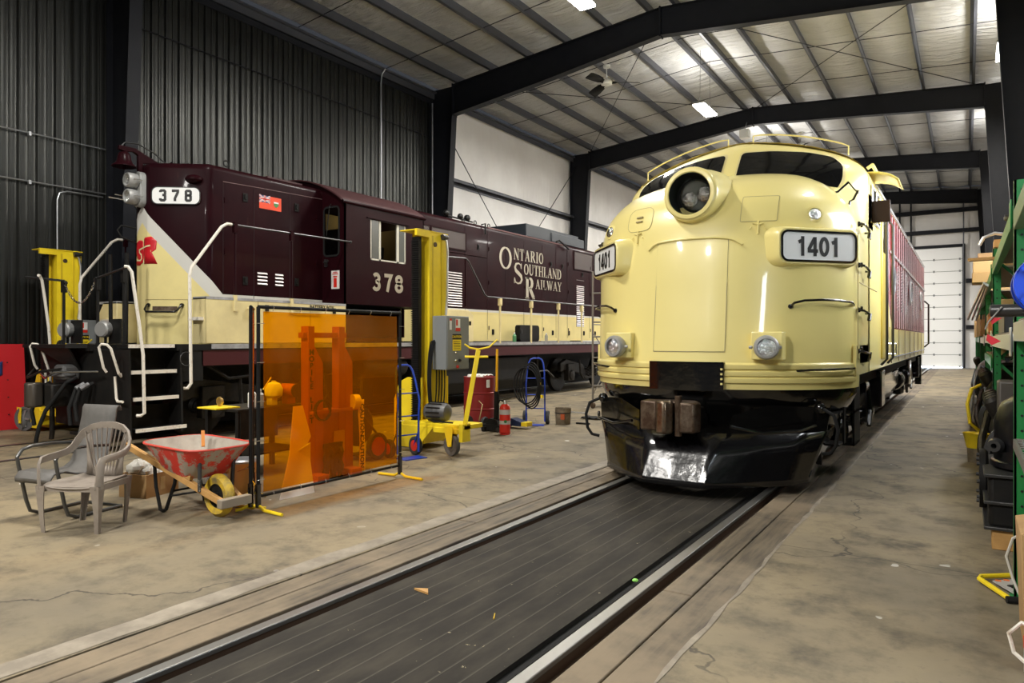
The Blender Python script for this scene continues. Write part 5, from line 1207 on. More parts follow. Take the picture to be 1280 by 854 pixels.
# door detail on cab front: handle and notice
MB().box(HC+1.00, HC+1.06, CF-.03, CF, 2.92, 3.06).tube([(HC+1.03, CF-.03, 3.0), (HC+1.03, CF-.07, 3.0), (HC+1.16, CF-.07, 3.02)], .014, 6).build('door_handle', dkmetal, L2)
nt_ = MB().box(HC+1.17, HC+1.38, CF-.008, CF, 2.50, 2.84).build('notice', mat('notice white', (.7, .68, .65), .4), L2)
MB().box(HC+1.235, HC+1.315, CF-.012, CF-.008, 2.53, 2.70).box(HC+1.225, HC+1.325, CF-.012, CF-.008, 2.715, 2.74).box(HC+1.2, HC+1.35, CF-.012, CF-.008, 2.77, 2.785).box(HC+1.22, HC+1.33, CF-.012, CF-.008, 2.80, 2.815).build('notice_print', red, nt_)
# lettering
mb = MB(); text_strokes(mb, '378', SANS, .205, plane_map((HC+cw+.001, 9.92, 2.50), (0, 1, 0), (0, 0, 1), .35), gap=.24, hs=1.05); mb.build('cab_number_378', letter_cream, L2)
MB().sphere((HC+cw, 11.18, 2.72), .05, 8, (.1, .8, 1.3)).build('chipped_spot', letter_cream, L2)
mb = MB(); mp = plane_map((hx+.001, 0, 0), (0, 1, 0), (0, 0, 1))
serif_text(mb, 'O', mp, 15.16, 3.41, .59, hs=1.38)
serif_text(mb, 'NTARIO', mp, 15.88, 3.71, .31, hs=1.02, gap=.10)
serif_text(mb, 'S', mp, 15.86, 3.06, .58, hs=1.1)
serif_text(mb, 'OUTHLAND', mp, 16.40, 3.34, .30, hs=1.04, gap=.04)
serif_text(mb, 'R', mp, 16.47, 2.69, .58, hs=1.05, bold=1.3)
serif_text(mb, 'AILWAY', mp, 17.02, 2.985, .27, hs=1.12, gap=.06)
mb.build('railway_lettering', mat('lettering silver cream', (.46, .42, .33), .45), L2)
font_mesh('BATTERY BOX', .085, (HC+1.570, 8.62, 2.125), (0, 1, 0), (0, 0, 1), 'battery_box_lettering', black, L2, bold=.001)
# ensign on the hood
fy, fz = 7.80, 3.82
fl = MB().box(hx, hx+.004, fy, fy+.46, fz, fz+.23).build('ensign_decal', mat('ensign red', (.75, .06, .015), .5), L2)
MB().box(hx+.004, hx+.006, fy, fy+.22, fz+.11, fz+.23).build('ensign_canton', mat('ensign navy', (.02, .03, .14), .5), fl)
def fmp(a, b): return Vector((hx+.007, fy+a, fz+b)), Vector((1, 0, 0))
mb = MB(); stroke(mb, [(0, .11), (.22, .23)], .024, fmp, .001); stroke(mb, [(0, .23), (.22, .11)], .024, fmp, .001); stroke(mb, [(0, .17), (.22, .17)], .04, fmp, .0015); stroke(mb, [(.11, .11), (.11, .23)], .04, fmp, .0015); mb.build('ensign_white_cross', white, fl)
mb = MB(); stroke(mb, [(0, .17), (.22, .17)], .022, fmp, .003); stroke(mb, [(.11, .11), (.11, .23)], .022, fmp, .003); stroke(mb, [(0, .11), (.22, .23)], .008, fmp, .002); stroke(mb, [(0, .23), (.22, .11)], .008, fmp, .002); mb.build('ensign_red_cross', red, fl)
MB().prism([(hx+.004, fy+.30, fz+.15), (hx+.004, fy+.40, fz+.15), (hx+.004, fy+.40, fz+.09), (hx+.004, fy+.35, fz+.05), (hx+.004, fy+.30, fz+.09)], (.003, 0, 0)).build('ensign_shield', mat('shield green', (.05, .22, .06), .5), fl)
MB().box(hx+.007, hx+.008, fy+.30, fy+.40, fz+.125, fz+.15).build('ensign_shield_top', white, fl)
# roof gear: horns, radiator box, vents
for k, (yy, q) in enumerate(((13.15, .08), (13.7, .075), (13.98, .085))):
    MB().sphere((HC+.78, yy, 4.55), q, 12).tube([(HC+.78, yy, 4.55), (HC+.72, yy+.15, 4.50)], .03, 8).build('air_horn', black, L2)
MB().tube([(HC+.78, 13.1, 4.5), (HC+.78, 14.2, 4.48)], .02, 6).build('horn_pipe', dkmetal, L2)
MB().box(HC-.75, HC+.75, 16.8, 19.95, 4.46, 4.82).box(HC-.78, HC+.78, 18.2, 20.3, 4.46, 4.74).build('roof_radiator_box', mat('dark slate box', (.025, .03, .038), .5), L2, bevel=.02)
MB().tube([(hx-.02, 18.25, 4.45), (hx+.03, 18.35, 4.50), (hx+.05, 18.55, 4.42), (hx+.05, 18.9, 4.3)], .025, 8).build('roof_hose', blackrub, L2)
MB().tube([(hx-.08, 14.5, 4.45), (hx+.04, 14.5, 4.47), (hx+.05, 14.5, 4.2)], .02, 6).build('roof_grab', blackmat, L2)
MB().box(HC-.5, HC+.5, 8.3, 9.1, 4.42, 4.52).build('roof_hatch', maroon_roof, L2)
# ================================================================== THINGS ON THE FLOOR
def local_axes(fwd):
    f = Vector((fwd[0], fwd[1], 0)).normalized(); return f, Vector((f.y, -f.x, 0))
# ---- resin armchair: local frame, +Y is the front, origin on the floor under the seat centre
def resin_chair(loc, rz, label):
    t = thing('resin_armchair', label, 'chair', loc, rz)
    def leg(x0, y0, x1, y1, ztop, w0, w1):
        mb = MB(); rows = []
        for k in range(7):
            q = k/6; x = x1+(x0-x1)*(1-q)*1.0; 
            cx = x1+(x0-x1)*(1-q); cy = y1+(y0-y1)*(1-q); z = ztop*q; hw = (w1+(w0-w1)*q**2)/2
            sx = 1 if x0 > 0 else -1; sy = 1 if y0 > 0 else -1
            # L section, open to the inside
            rows.append([(cx+sx*.012, cy+sy*.012, z), (cx-sx*hw*1.6, cy+sy*.012, z), (cx-sx*hw*1.6, cy+sy*.004, z), (cx+sx*.004, cy+sy*.004, z), (cx+sx*.004, cy-sy*hw*1.6, z), (cx+sx*.012, cy-sy*hw*1.6, z)])
        return mb.grid(rows, closed=True)
    for sx in (-1, 1):
        leg(sx*.235, .20, sx*.262, .232, .385, .085, .028).build('leg', plastic, t, local=True)
        leg(sx*.195, -.19, sx*.20, -.255, .385, .08, .028).build('leg', plastic, t, local=True)
    rows = []
    for i in range(13):
        v = -1+2*i/12; y = .21*v
        row = []
        for j in range(13):
            u = -1+2*j/12; wd = .235-.035*(1-v)/2; x = wd*u
            z = .385+.012*abs(u)**4-.018*(1-u*u)*(1-v*v*.5)-.035*max(0, v-.75)*4*.5+.012*max(0, -v-.6)
            row.append((x, y+.012*(1-u*u)*(1 if v > .9 else 0), z))
        rows.append(row)
    MB().grid(rows).build('seat', plastic, t, local=True, solid=.012, flipcheck=False)
    mb = MB()
    for s in (-1, 1): mb.box(s*.235, s*.228, -.2, .205, .335, .385)
    mb.box(-.235, .235, .205, .212, .335, .375).box(-.2, .2, -.205, -.198, .345, .385); mb.build('seat_apron', plastic, t, local=True)
    # looping frame: arm posts, arms and the arched back rim in one sweep
    P = []
    P += [(.255, .215, .36), (.262, .215, .45), (.265, .21, .555), (.262, .19, .585), (.262, .12, .592), (.262, 0, .598), (.258, -.10, .612), (.25, -.16, .645), (.235, -.195, .70), (.20, -.222, .76), (.14, -.24, .80), (.07, -.248, .818), (0, -.25, .822)]
    P += [(-x, y, z) for x, y, z in reversed(P[:-1])]
    rad = []
    mb = MB(); rows = []
    for i, p in enumerate(P):
        a = Vector(P[max(i-1, 0)]); b = Vector(P[min(i+1, len(P)-1)]); d = (b-a).normalized(); out = Vector((p[0], p[1]*1.0, 0)); out = (out-d*out.dot(d)).normalized() if out.length > 0 else Vector((0, -1, 0)); sd = d.cross(out).normalized()
        p = Vector(p); w_ = .028 if i not in (0, len(P)-1) else .035
        rows.append([p+sd*w_+out*.010, p+sd*w_*.6+out*.016, p-sd*w_*.6+out*.016, p-sd*w_+out*.010, p-sd*w_-out*.008, p+sd*w_-out*.008])
    mb.grid(rows, closed=True); o = len(mb.v)-6*len(P); mb.build('arm_and_back_rim', plastic, t, local=True, ang=50)
    # back panel edges and fanned slats
    for k in range(9):
        u = -1+2*k/8
        p0 = Vector((u*.085, -.205, .39)); xt = u*.185; zt = .735+.065*math.sqrt(1-(u*.85)**2); pt = Vector((xt, -.243+.03*abs(u), zt))
        w_ = .0075
        MB().tube([p0, p0.lerp(pt, .35)+Vector((0, .01, 0)), p0.lerp(pt, .7)+Vector((0, .004, 0)), pt], w_, 6, flat=.7).build('back_slat', plastic, t, local=True)
    for s in (-1, 1):
        mb = MB(); mb.grid([[(s*.10, -.205, .385), (s*.165, -.205, .40)], [(s*.115, -.215, .52), (s*.165, -.213, .52)], [(s*.135, -.232, .66), (s*.18, -.225, .66)], [(s*.16, -.24, .75), (s*.20, -.232, .74)]])
        mb.build('back_side_panel', plastic, t, local=True, solid=.01, flipcheck=False)
    MB().grid([[(-.10, -.203, .385), (.10, -.203, .385)], [(-.11, -.21, .47), (.11, -.21, .47)]]).build('back_base_panel', plastic, t, local=True, solid=.01, flipcheck=False)
    return t
fd = Vector((.195, -.385, 0)).normalized()
resin_chair((-6.165, 3.02, 0), math.atan2(fd.y, fd.x)-PI/2, 'beige plastic armchair with slatted fan back in the foreground')
# ---- sling chair with sled base
slingtube = mat('grey sled tube', (.10, .10, .095), .35, metal=.6)
t = thing('sling_armchair', 'grey metal framed sling chair behind the beige plastic armchair', 'chair', (-6.78, 3.17, 0), math.atan2(-1.0, .22)-PI/2)
for s in (-1, 1):
    x = s*.235
    fr_ = [(x, -.33, .015), (x, -.1, .015), (x, .12, .015), (x, .20, .05), (x, .235, .15), (x, .30, .45), (x, .315, .54), (x, .27, .60), (x, .18, .62), (x, 0, .62), (x, -.20, .60)]
    MB().tube(fr_, .016, 10).build('sled_frame', slingtube, t, local=True)
MB().tube([(-.235, -.33, .015), (.235, -.33, .015)], .012, 8).build('cross_tube', slingtube, t, local=True)
MB().tube([(-.235, .19, .30), (.235, .19, .30)], .010, 8).build('cross_tube', slingtube, t, local=True)
prof = [(.34, .335), (.345, .37), (.31, .415), (.20, .42), (.10, .385), (0, .375), (-.10, .385), (-.17, .43), (-.21, .52), (-.25, .68), (-.285, .84), (-.295, .92), (-.31, .945), (-.335, .94), (-.345, .90)]
MB().grid([[(x, y, z) for x in (-.215, -.1, 0, .1, .215)] for y, z in prof]).build('sling', sling, t, local=True, solid=.014, flipcheck=False)
# ---- wheelbarrow, barrow axis along +X
t = thing('wheelbarrow', 'red wheelbarrow with cement stained tray and yellow tyre', 'wheelbarrow', (-5.54, 3.82, 0))
for s in (-1, 1):
    h = MB().bar((-6.64, 3.88+s*.28, .57), (-5.30, 3.80+s*.085, .155), .04, .055); h.build('handle', wood, t, bevel=.004)
MB().bar((-5.31, 3.66, .165), (-5.31, 3.96, .165), .07, .075).build('front_crosspiece', greywood, t, bevel=.006)
rows = []
def trayrow(z, x0, x1, yw, r): 
    P = rrect(x1-x0, yw, r, 6); return [((x0+x1)/2+a, 3.85+b, z(a, x1-x0)) for a, b in P]
lev = [(.62, -6.36, -5.46, .66, .20), (.605, -6.35, -5.47, .645, .19), (.52, -6.28, -5.55, .56, .17), (.42, -6.20, -5.62, .48, .15), (.35, -6.12, -5.68, .40, .13), (.335, -6.05, -5.74, .32, .10)]
n_ = NB('cement stained red tray'); xx, yy, zz = n_.pos(); a = n_.noise(5, detail=8, rough=.7); g = n_.ramp(a, .47, .53)
gi = n_.nt.nodes.new('ShaderNodeNewGeometry'); 
n_.base(n_.mix(g, (.58, .035, .02), (.36, .31, .25))); n_.set(rough=.6); trayo = n_.m
trayin = mat('dried cement', (.40, .36, .30), .8, noise=(6, (.28, .25, .21), .35, .7))
rows = [trayrow(lambda a, L, z=z: z+.02*(-a/L), x0, x1, yw, r) for z, x0, x1, yw, r in lev]
mb = MB().grid(rows, closed=True); mb.f.append(tuple(range(len(mb.v)-len(rows[0]), len(mb.v)))); mb.build('tray', trayo, t, flipcheck=False)
rin = [[(p[0]*.985+(-5.91)*.015, p[1]*.985+3.85*.015, p[2]+.006) for p in r] for r in rows]
mb = MB().grid(rin, closed=True); mb.f.append(tuple(range(len(mb.v)-len(rin[0]), len(mb.v)))); mb.build('tray_lining', trayin, t, flipcheck=False)
MB().tube(rows[0], .010, 6, closed=True).build('tray_rim', mat('tray rim red', (.55, .06, .04), .5), t)
wh = MB().lathe([(.105, -.035), (.16, -.045), (.186, -.02), (.19, 0), (.186, .02), (.16, .045), (.105, .035)], (-5.54, 3.82, .19), (0, 1, 0), 32, cap=False).build('tyre', yellow_dirty, t)
MB().lathe([(.03, -.05), (.035, -.02), (.09, -.018), (.11, -.035), (.11, .035), (.09, .018), (.035, .02), (.03, .05)], (-5.54, 3.82, .19), (0, 1, 0), 24).build('wheel_hub', greasy, wh)
MB().tube([(-5.54, 3.70, .19), (-5.54, 3.94, .19)], .010, 8).build('axle', chrome, t)
for s in (-1, 1):
    yl = 3.86+s*.22
    MB().tube([(-6.25, yl, .46), (-6.22, yl, .22), (-6.15, yl, .02), (-6.10, yl, .012), (-6.06, yl, .03), (-5.96, yl-s*.02, .27), (-5.94, yl-s*.02, .36)], .016, 8).build('leg', blackmat, t)
    MB().tube([(-5.60, 3.83+s*.16, .24), (-5.60, 3.84+s*.17, .52)], .018, 8).build('tray_brace', mat('paint flecked black steel', (.03, .03, .03), .5, noise=(30, (.4, .38, .34), .6, .7)), t)
    MB().bar((-6.2, 3.86+s*.22, .475), (-5.72, 3.85+s*.18, .345), .035, .04).build('tray_riser', wood, t)
MB().tube([(-6.0, 3.65, .20), (-6.0, 4.05, .20)], .010, 6).tube([(-6.0, 3.65, .16), (-5.7, 3.72, .22)], .010, 6).build('leg_brace', blackmat, t)
tag(MB().bar((-6.08, 4.02, .55), (-6.13, 4.05, .69), .03, .035).build('wood_offcut', mat('orange striped stick', (.65, .25, .05), .6)), 'small orange stick poking out of the wheelbarrow tray', 'stick')
# ---- cardboard carton of rags and bottles behind the barrow
def carton(name, label, c, L, Wd, H, rz, m=card, cat='box', open_=False, group=None):
    t = thing(name, label, cat, c, rz, group)
    th = .006
    if open_:
        mb = MB().box(-L/2, L/2, -Wd/2, -Wd/2+th, 0, H).box(-L/2, L/2, Wd/2-th, Wd/2, 0, H).box(-L/2, -L/2+th, -Wd/2, Wd/2, 0, H).box(L/2-th, L/2, -Wd/2, Wd/2, 0, H).box(-L/2, L/2, -Wd/2, Wd/2, 0, th)
    else: mb = MB().box(-L/2, L/2, -Wd/2, Wd/2, 0, H)
    mb.build('carton_body', m, t, local=True, bevel=.004)
    MB().box(-L/2-.001, L/2+.001, -.025, .025, H*(.55 if open_ else .0)+.0, H+.001 if not open_ else H*.98).build('packing_tape', mat('packing tape', (.50, .36, .18), .3), t, local=True) if not open_ else MB().box(-.03, .03, -Wd/2-.001, -Wd/2, H*.25, H*.8).build('packing_tape', mat('packing tape', (.50, .36, .18), .3), t, local=True)
    return t
carton('open_carton', 'open cardboard box of white rags on the floor behind the wheelbarrow', (-6.97, 4.01, 0), .42, .34, .23, math.radians(105), open_=True)
rg = mat('white rag', (.68, .66, .60), .8)
for k, (dx, dy, dz, s_) in enumerate(((-.03, -.10, .27, .10), (-.06, .03, .25, .11), (.06, -.04, .22, .09))):
    mb = MB(); rows = []
    for i in range(9):
        rows.append([(-6.97+dx+s_*math.sin(PI*i/8)*(1+.3*math.sin(j*2.3+i+k))*math.cos(j*PI/7), 4.01+dy+s_*math.sin(PI*i/8)*(1+.25*math.cos(j*3.1+i*2))*math.sin(j*PI/7), dz+s_*.8*math.cos(PI*i/8)*(1+.2*math.sin(j*2+k))) for j in range(14)])
    o = mb.grid(rows, closed=True).build('rag', rg); tag(o, ('crumpled white rag at the near end of the open box', 'crumpled white rag in the middle of the open box', 'crumpled white rag low in the open box')[k], 'rag')
for k, (dx, dy, col, lb) in enumerate((( .06, .10, (.6, .6, .58), 'small white can in the open box'), (.02, .16, (.55, .03, .02), 'red capped can at the far end of the open box'))):
    t = thing('aerosol_can', lb, 'can', (-6.97+dx, 4.01+dy, .08)); MB().lathe([(.032, 0), (.033, .01), (.033, .15), (.02, .17)], (-6.97+dx, 4.01+dy, .08), n=16).build('can_body', white if k == 0 else dkmetal, t); MB().lathe([(.016, .17), (.016, .20), (0, .20)], (-6.97+dx, 4.01+dy, .08), n=12).build('cap', red, t)
clearp = mat('clear bottle plastic', (.55, .56, .55), .15, trans=.6)
for k in range(3):
    x0, y0 = -6.55+.12*k, 4.35+.05*k
    t = thing('plastic_jug', ('clear plastic jug nearest the cardboard box', 'middle clear plastic jug behind the wheelbarrow', 'clear plastic jug nearest the yellow wheel')[k], 'jug', (x0, y0, 0))
    MB().lathe([(.05, 0), (.055, .01), (.055, .15), (.03, .20), (.016, .22)], (x0, y0, 0), n=18).build('jug_body', clearp, t); MB().lathe([(.02, .22), (.02, .245), (0, .245)], (x0, y0, 0), n=14).build('cap', red if k == 0 else white, t)
t = thing('plastic_pail', 'pale orange plastic pail with metal lid beside the welding screen', 'bucket', (-6.18, 4.52, 0))
MB().lathe([(.125, 0), (.13, .01), (.145, .30), (.15, .30), (.15, .33), (.145, .33)], (-6.18, 4.52, 0), n=28).build('pail_body', mat('amber pail plastic', (.72, .46, .20), .4), t)
MB().lathe([(.152, .32), (.155, .34), (.14, .355), (0, .35)], (-6.18, 4.52, 0), n=28).build('lid', alu, t)
MB().tube([(-6.18+.15*math.cos(a), 4.52+.15*math.sin(a)*.9, .30-.06*abs(math.sin(a))) for a in [PI*i/10-PI for i in range(11)]], .004, 5).build('bail', chrome, t)
# ---- welding screens
n_ = NB('orange welding curtain'); n_.set(rough=.12); xx, yy, zz = n_.pos(); a = n_.noise(2.2, stretch=(1, .5, .5))
nt = n_.nt; tr = nt.nodes.new('ShaderNodeBsdfTransparent'); tr.inputs[0].default_value = (1.0, .47, .004, 1); gl = nt.nodes.new('ShaderNodeBsdfGlossy'); gl.inputs['Roughness'].default_value = .12; df = nt.nodes.new('ShaderNodeBsdfTranslucent'); df.inputs[0].default_value = (1.0, .26, .0, 1)
d2 = nt.nodes.new('ShaderNodeBsdfDiffuse'); d2.inputs[0].default_value = (1.0, .24, .0, 1)
m1 = nt.nodes.new('ShaderNodeMixShader'); m1.inputs[0].default_value = .10; m2 = nt.nodes.new('ShaderNodeMixShader'); m2.inputs[0].default_value = .16; fz = nt.nodes.new('ShaderNodeMixShader'); fz.inputs[0].default_value = .03
n_.link(tr.outputs[0], m1.inputs[1]); n_.link(df.outputs[0], m1.inputs[2]); n_.link(m1.outputs[0], m2.inputs[1]); n_.link(d2.outputs[0], m2.inputs[2]); n_.link(m2.outputs[0], fz.inputs[1]); n_.link(gl.outputs[0], fz.inputs[2])
n_.link(fz.outputs[0], nt.nodes['Material Output'].inputs['Surface']); curtain = n_.m
def screen(name, label, a, b, zlo, zhi, flen, wav=.012):
    a = Vector((*a, 0)); b = Vector((*b, 0)); d = (b-a).normalized(); t = thing(name, label, 'welding screen', tuple((a+b)/2))
    for p in (a, b):
        MB().tube([p+V(0,0,.04), p+V(0,0,zhi)], .017, 10).build('post', blackmat, t)
        MB().tube([p+V(0,0,.04), p+V(0,0,.25)], .026, 10).build('post_socket', blackgloss, t)
        nrm = Vector((d.y, -d.x, 0))
        for sg in (1, -1): MB().tube([p+V(0,0,.05)+nrm*sg*.02, p+nrm*sg*.08+V(0,0,.022), p+nrm*sg*flen+V(0,0,.016)], .015, 8).build('foot', yellow, t)
    MB().tube([a+V(0,0,zhi), b+V(0,0,zhi)], .017, 10).build('top_rail', blackmat, t)
    MB().tube([a+V(0,0,zlo), b+V(0,0,zlo)], .014, 10).build('bottom_rail', blackmat, t)
    L = (b-a).length; rows = []
    for i in range(41):
        q = i/40; rows.append([a+d*(.05+q*(L-.09))+Vector((d.y, -d.x, 0))*(wav*math.sin(q*17+1)*(.3+.7*j/20)+wav*.6*math.sin(q*5+j*.25))+V(0, 0, zlo+.03+(zhi-zlo-.07)*j/20) for j in range(21)])
    MB().grid(rows).build('curtain', curtain, t, flipcheck=False)
    mb = MB()
    for i in range(6):
        for z_ in (zhi, zlo): p = a+d*L*(i+.5)/6+V(0,0,z_); mb.tube([p+V(0,0,.018 if z_ == zhi else -.018), p+Vector((d.y, -d.x, 0))*.022, p+V(0,0,-.035 if z_ == zhi else .035)], .003, 5)
    for i in range(5):
        for p_ in (a, b): p = p_+V(0,0,zlo+.15+(zhi-zlo-.3)*i/4); mb.tube([p-d*.03+Vector((d.y, -d.x, 0))*.02, p+d*.05+Vector((d.y, -d.x, 0))*.02], .003, 5)
    o = mb.build('curtain_ties', chrome, t); o['kind'] = 'stuff'
    return t
screen('welding_screen', 'orange translucent welding curtain stretched in a black tube frame on yellow feet', (-5.40, 4.12), (-5.38, 6.00), .14, 1.86, .33)
screen('welding_screen', 'second welding curtain folded edge on behind the left post of the orange screen', (-5.48, 4.10), (-5.92, 4.45), .14, 1.86, .13)
# ---- welding bench with grinder and bottles
t = thing('workbench', 'dark steel workbench behind the orange welding curtain', 'workbench', (-7.0, 5.35, 0))
MB().box(-7.35, -6.72, 4.86, 5.82, .76, .79).build('bench_top', greasy, t, bevel=.004)
for x_, y_ in ((-7.31, 4.9), (-6.76, 4.9), (-7.31, 5.78), (-6.76, 5.78)): MB().box(x_-.025, x_+.025, y_-.025, y_+.025, 0, .76).build('leg', blackmat, t)
MB().box(-7.33, -6.74, 4.88, 5.8, .25, .27).build('lower_shelf', blackmat, t)
MB().box(-6.735, -6.725, 4.9, 5.4, .45, .76).build('apron_panel', greasy, t)
MB().lathe([(.03, 0), (.03, .01), (0, .01)], (-6.725, 5.05, .60), (1, 0, 0), 12).lathe([(.03, 0), (.03, .01), (0, .01)], (-6.725, 5.05, .48), (1, 0, 0), 12).build('drawer_knob', rusty, t)
t = thing('gauge_on_plate', 'brass gauge lying on a yellow plate at the bench corner', 'gauge', (-7.05, 4.95, .79)); MB().box(-7.25, -6.9, 4.72, 5.02, .79, .805).build('yellow_plate', yellow, t); MB().tube([(-7.1+.045*math.cos(a), 4.9, .86+.045*math.sin(a)) for a in [i*2*PI/16 for i in range(16)]], .012, 6, closed=True).lathe([(.045, 0), (.045, .03), (0, .03)], (-7.1, 4.92, .86), (0, -1, 0), 16).build('gauge_dial', mat('brass', (.5, .33, .12), .3, metal=.8), t)
wp = mat('white jug plastic', (.88, .87, .84), .5)
def bottle(label, x, y, z, r, h, m, cap=white):
    t = thing('bottle', label, 'bottle', (x, y, z)); MB().lathe([(r*.95, 0), (r, .01), (r, h*.68), (r*.45, h*.82), (r*.35, h*.9)], (x, y, z), n=16).build('bottle_body', m, t); MB().lathe([(r*.42, h*.88), (r*.42, h), (0, h)], (x, y, z), n=12).build('cap', cap, t); return t
bottle('white bottle at the left of the bench seen through the curtain', -6.85, 5.14, .79, .045, .23, wp)
bottle('darker bottle next to the white one on the bench', -6.87, 5.26, .79, .05, .2, mat('smoky bottle', (.35, .33, .28), .4))
t = thing('spray_jug', 'large white jug on the bench seen through the curtain', 'jug', (-6.9, 5.48, .79)); MB().lathe([(.07, .08), (.10, .11), (.105, .19), (.075, .25), (.03, .27)], (-6.9, 5.48, .79), (0, 0, 1), 20).box(-6.95, -6.86, 5.42, 5.50, .79, .90).build('jug_body', wp, t); MB().lathe([(.025, .265), (.025, .285), (0, .285)], (-6.9, 5.48, .79), n=12).build('cap', white, t)
tag(MB().tube([(-6.86, 5.3, .98), (-6.82, 5.38, 1.12)], .008, 6).build('brush_handle', yellow), 'yellow stick leaning beside the bench bottles', 'brush')
t = thing('bench_grinder', 'dark bench grinder at the right end of the bench', 'grinder', (-6.88, 5.72, .79)); MB().lathe([(.07, -.12), (.08, -.1), (.08, .1), (.07, .12)], (-6.9, 5.70, .95), (1, 0, 0), 18).box(-6.95, -6.85, 5.64, 5.76, .79, .90).build('motor', redstand, t)
for s in (-1, 1): MB().lathe([(.085, -.015), (.085, .015)], (-6.9+s*.16, 5.70, .95), (1, 0, 0), 20).build('grinding_wheel', greasy, t)
# ---- red stand (through the curtain)
t = thing('shop_press_stand', 'red steel lifting stand with lettered uprights behind the orange curtain', 'stand', (-6.2, 5.55, 0))
for k, y_ in enumerate((5.30, 5.75)):
    MB().box(-6.16, -6.04, y_-.045, y_+.045, .06, 1.71).build('upright', redstand, t, bevel=.005)
    MB().prism([(-6.05, y_+.045, .06), (-6.05, y_+.17, .06), (-6.05, y_+.16, 1.30), (-6.05, y_+.045, 1.48)], (.012, 0, 0)).build('gusset_plate', redstand, t)
MB().box(-6.14, -6.06, 5.2, 5.84, 1.58, 1.64).build('crossbar', redstand, t, bevel=.004)
MB().box(-6.2, -5.98, 5.27, 5.95, .74, .775).build('shelf_plate', redstand, t, bevel=.004)
MB().box(-6.35, -5.85, 5.22, 5.38, .0, .09).box(-6.35, -5.85, 5.72, 5.88, .0, .09).build('foot_plate', redstand, t)
MB().box(-6.13, -6.05, 5.3, 5.8, .09, .74).build('lower_panel', mat('dark red panel', (.30, .05, .02), .5), t)
MB().box(-6.04, -6.03, 5.62, 5.78, .28, .52).build('pale_panel', mat('pale patch', (.55, .35, .2), .6), t)
up_txt = 'MOBILE LIFT'
for i, ch in enumerate(up_txt):
    if ch != ' ': font_mesh(ch, .085, (-6.038, 5.30, 1.42-i*.075), (0, 1, 0), (0, 0, 1), 'upright_letter', black, t, bold=.003)
bottle('spray bottle standing on the red stand shelf', -6.08, 5.80, .775, .03, .24, wp, red)
tag(MB().tube([(-5.99+.004*i/8, 5.40+.11*math.cos(i*PI/8), .78+.11*math.sin(i*PI/8)) for i in range(64)], .010, 6).build('welding_cable', blackrub), 'coiled black cable hung on the red stand', 'cable')
tapem = mat('caution tape yellow', (.85, .62, .05), .4)
t = thing('caution_tape', 'yellow caution tape roll hanging down from the red stand shelf', 'tape', (-5.95, 5.98, .01))
rows = [[(-5.95+.01*math.sin(z*6), 5.92+.01*math.sin(z*4), z), (-5.95+.01*math.sin(z*6+1), 6.015+.01*math.sin(z*4), z)] for z in [.02+.05*i for i in range(17)]+[.86]]
MB().grid(rows).build('tape_strip', tapem, t, solid=.002, flipcheck=False)
MB().lathe([(.03, 0), (.085, .0), (.085, .075), (.03, .075)], (-5.99, 5.86, .84), (.3, 1, 0), 24).build('tape_roll', tapem, t)
for zc in (.62, .25): font_mesh('CAUTION', .085, (-5.938, 5.967, zc), (0, 0, -1), (0, 1, 0), 'tape_print', black, t, bold=.002)
t = thing('leaning_sheet', 'pale torn sheet leaning just behind the orange curtain', 'sheet', (-5.75, 4.8, 0))
MB().prism([(-5.62, 4.53, .0), (-5.60, 4.95, .0), (-5.70, 4.95, .50), (-5.70, 4.99, .56), (-5.78, 4.95, .88), (-5.78, 4.83, .88), (-5.68, 4.70, .42)], (.006, 0, 0)).build('sheet_panel', wp, t)
MB().prism([(-5.69, 4.72, .40), (-5.69, 4.97, .50), (-5.67, 4.95, .30)], (.012, 0, 0)).build('folded_flap', white, t)
mb = MB(); rows = []
for i in range(9):
    rows.append([(-5.98-.02*math.sin(j*2), 5.42+.035*i+.008*math.sin(j*1.7), .40-.045*j*(1+.35*math.sin(i*1.9))) for j in range(9)])
t = tag(mb.grid(rows).build('work_gloves', blackmat, solid=.02, flipcheck=False), 'dark ragged gloves hanging low on the red stand', 'gloves')
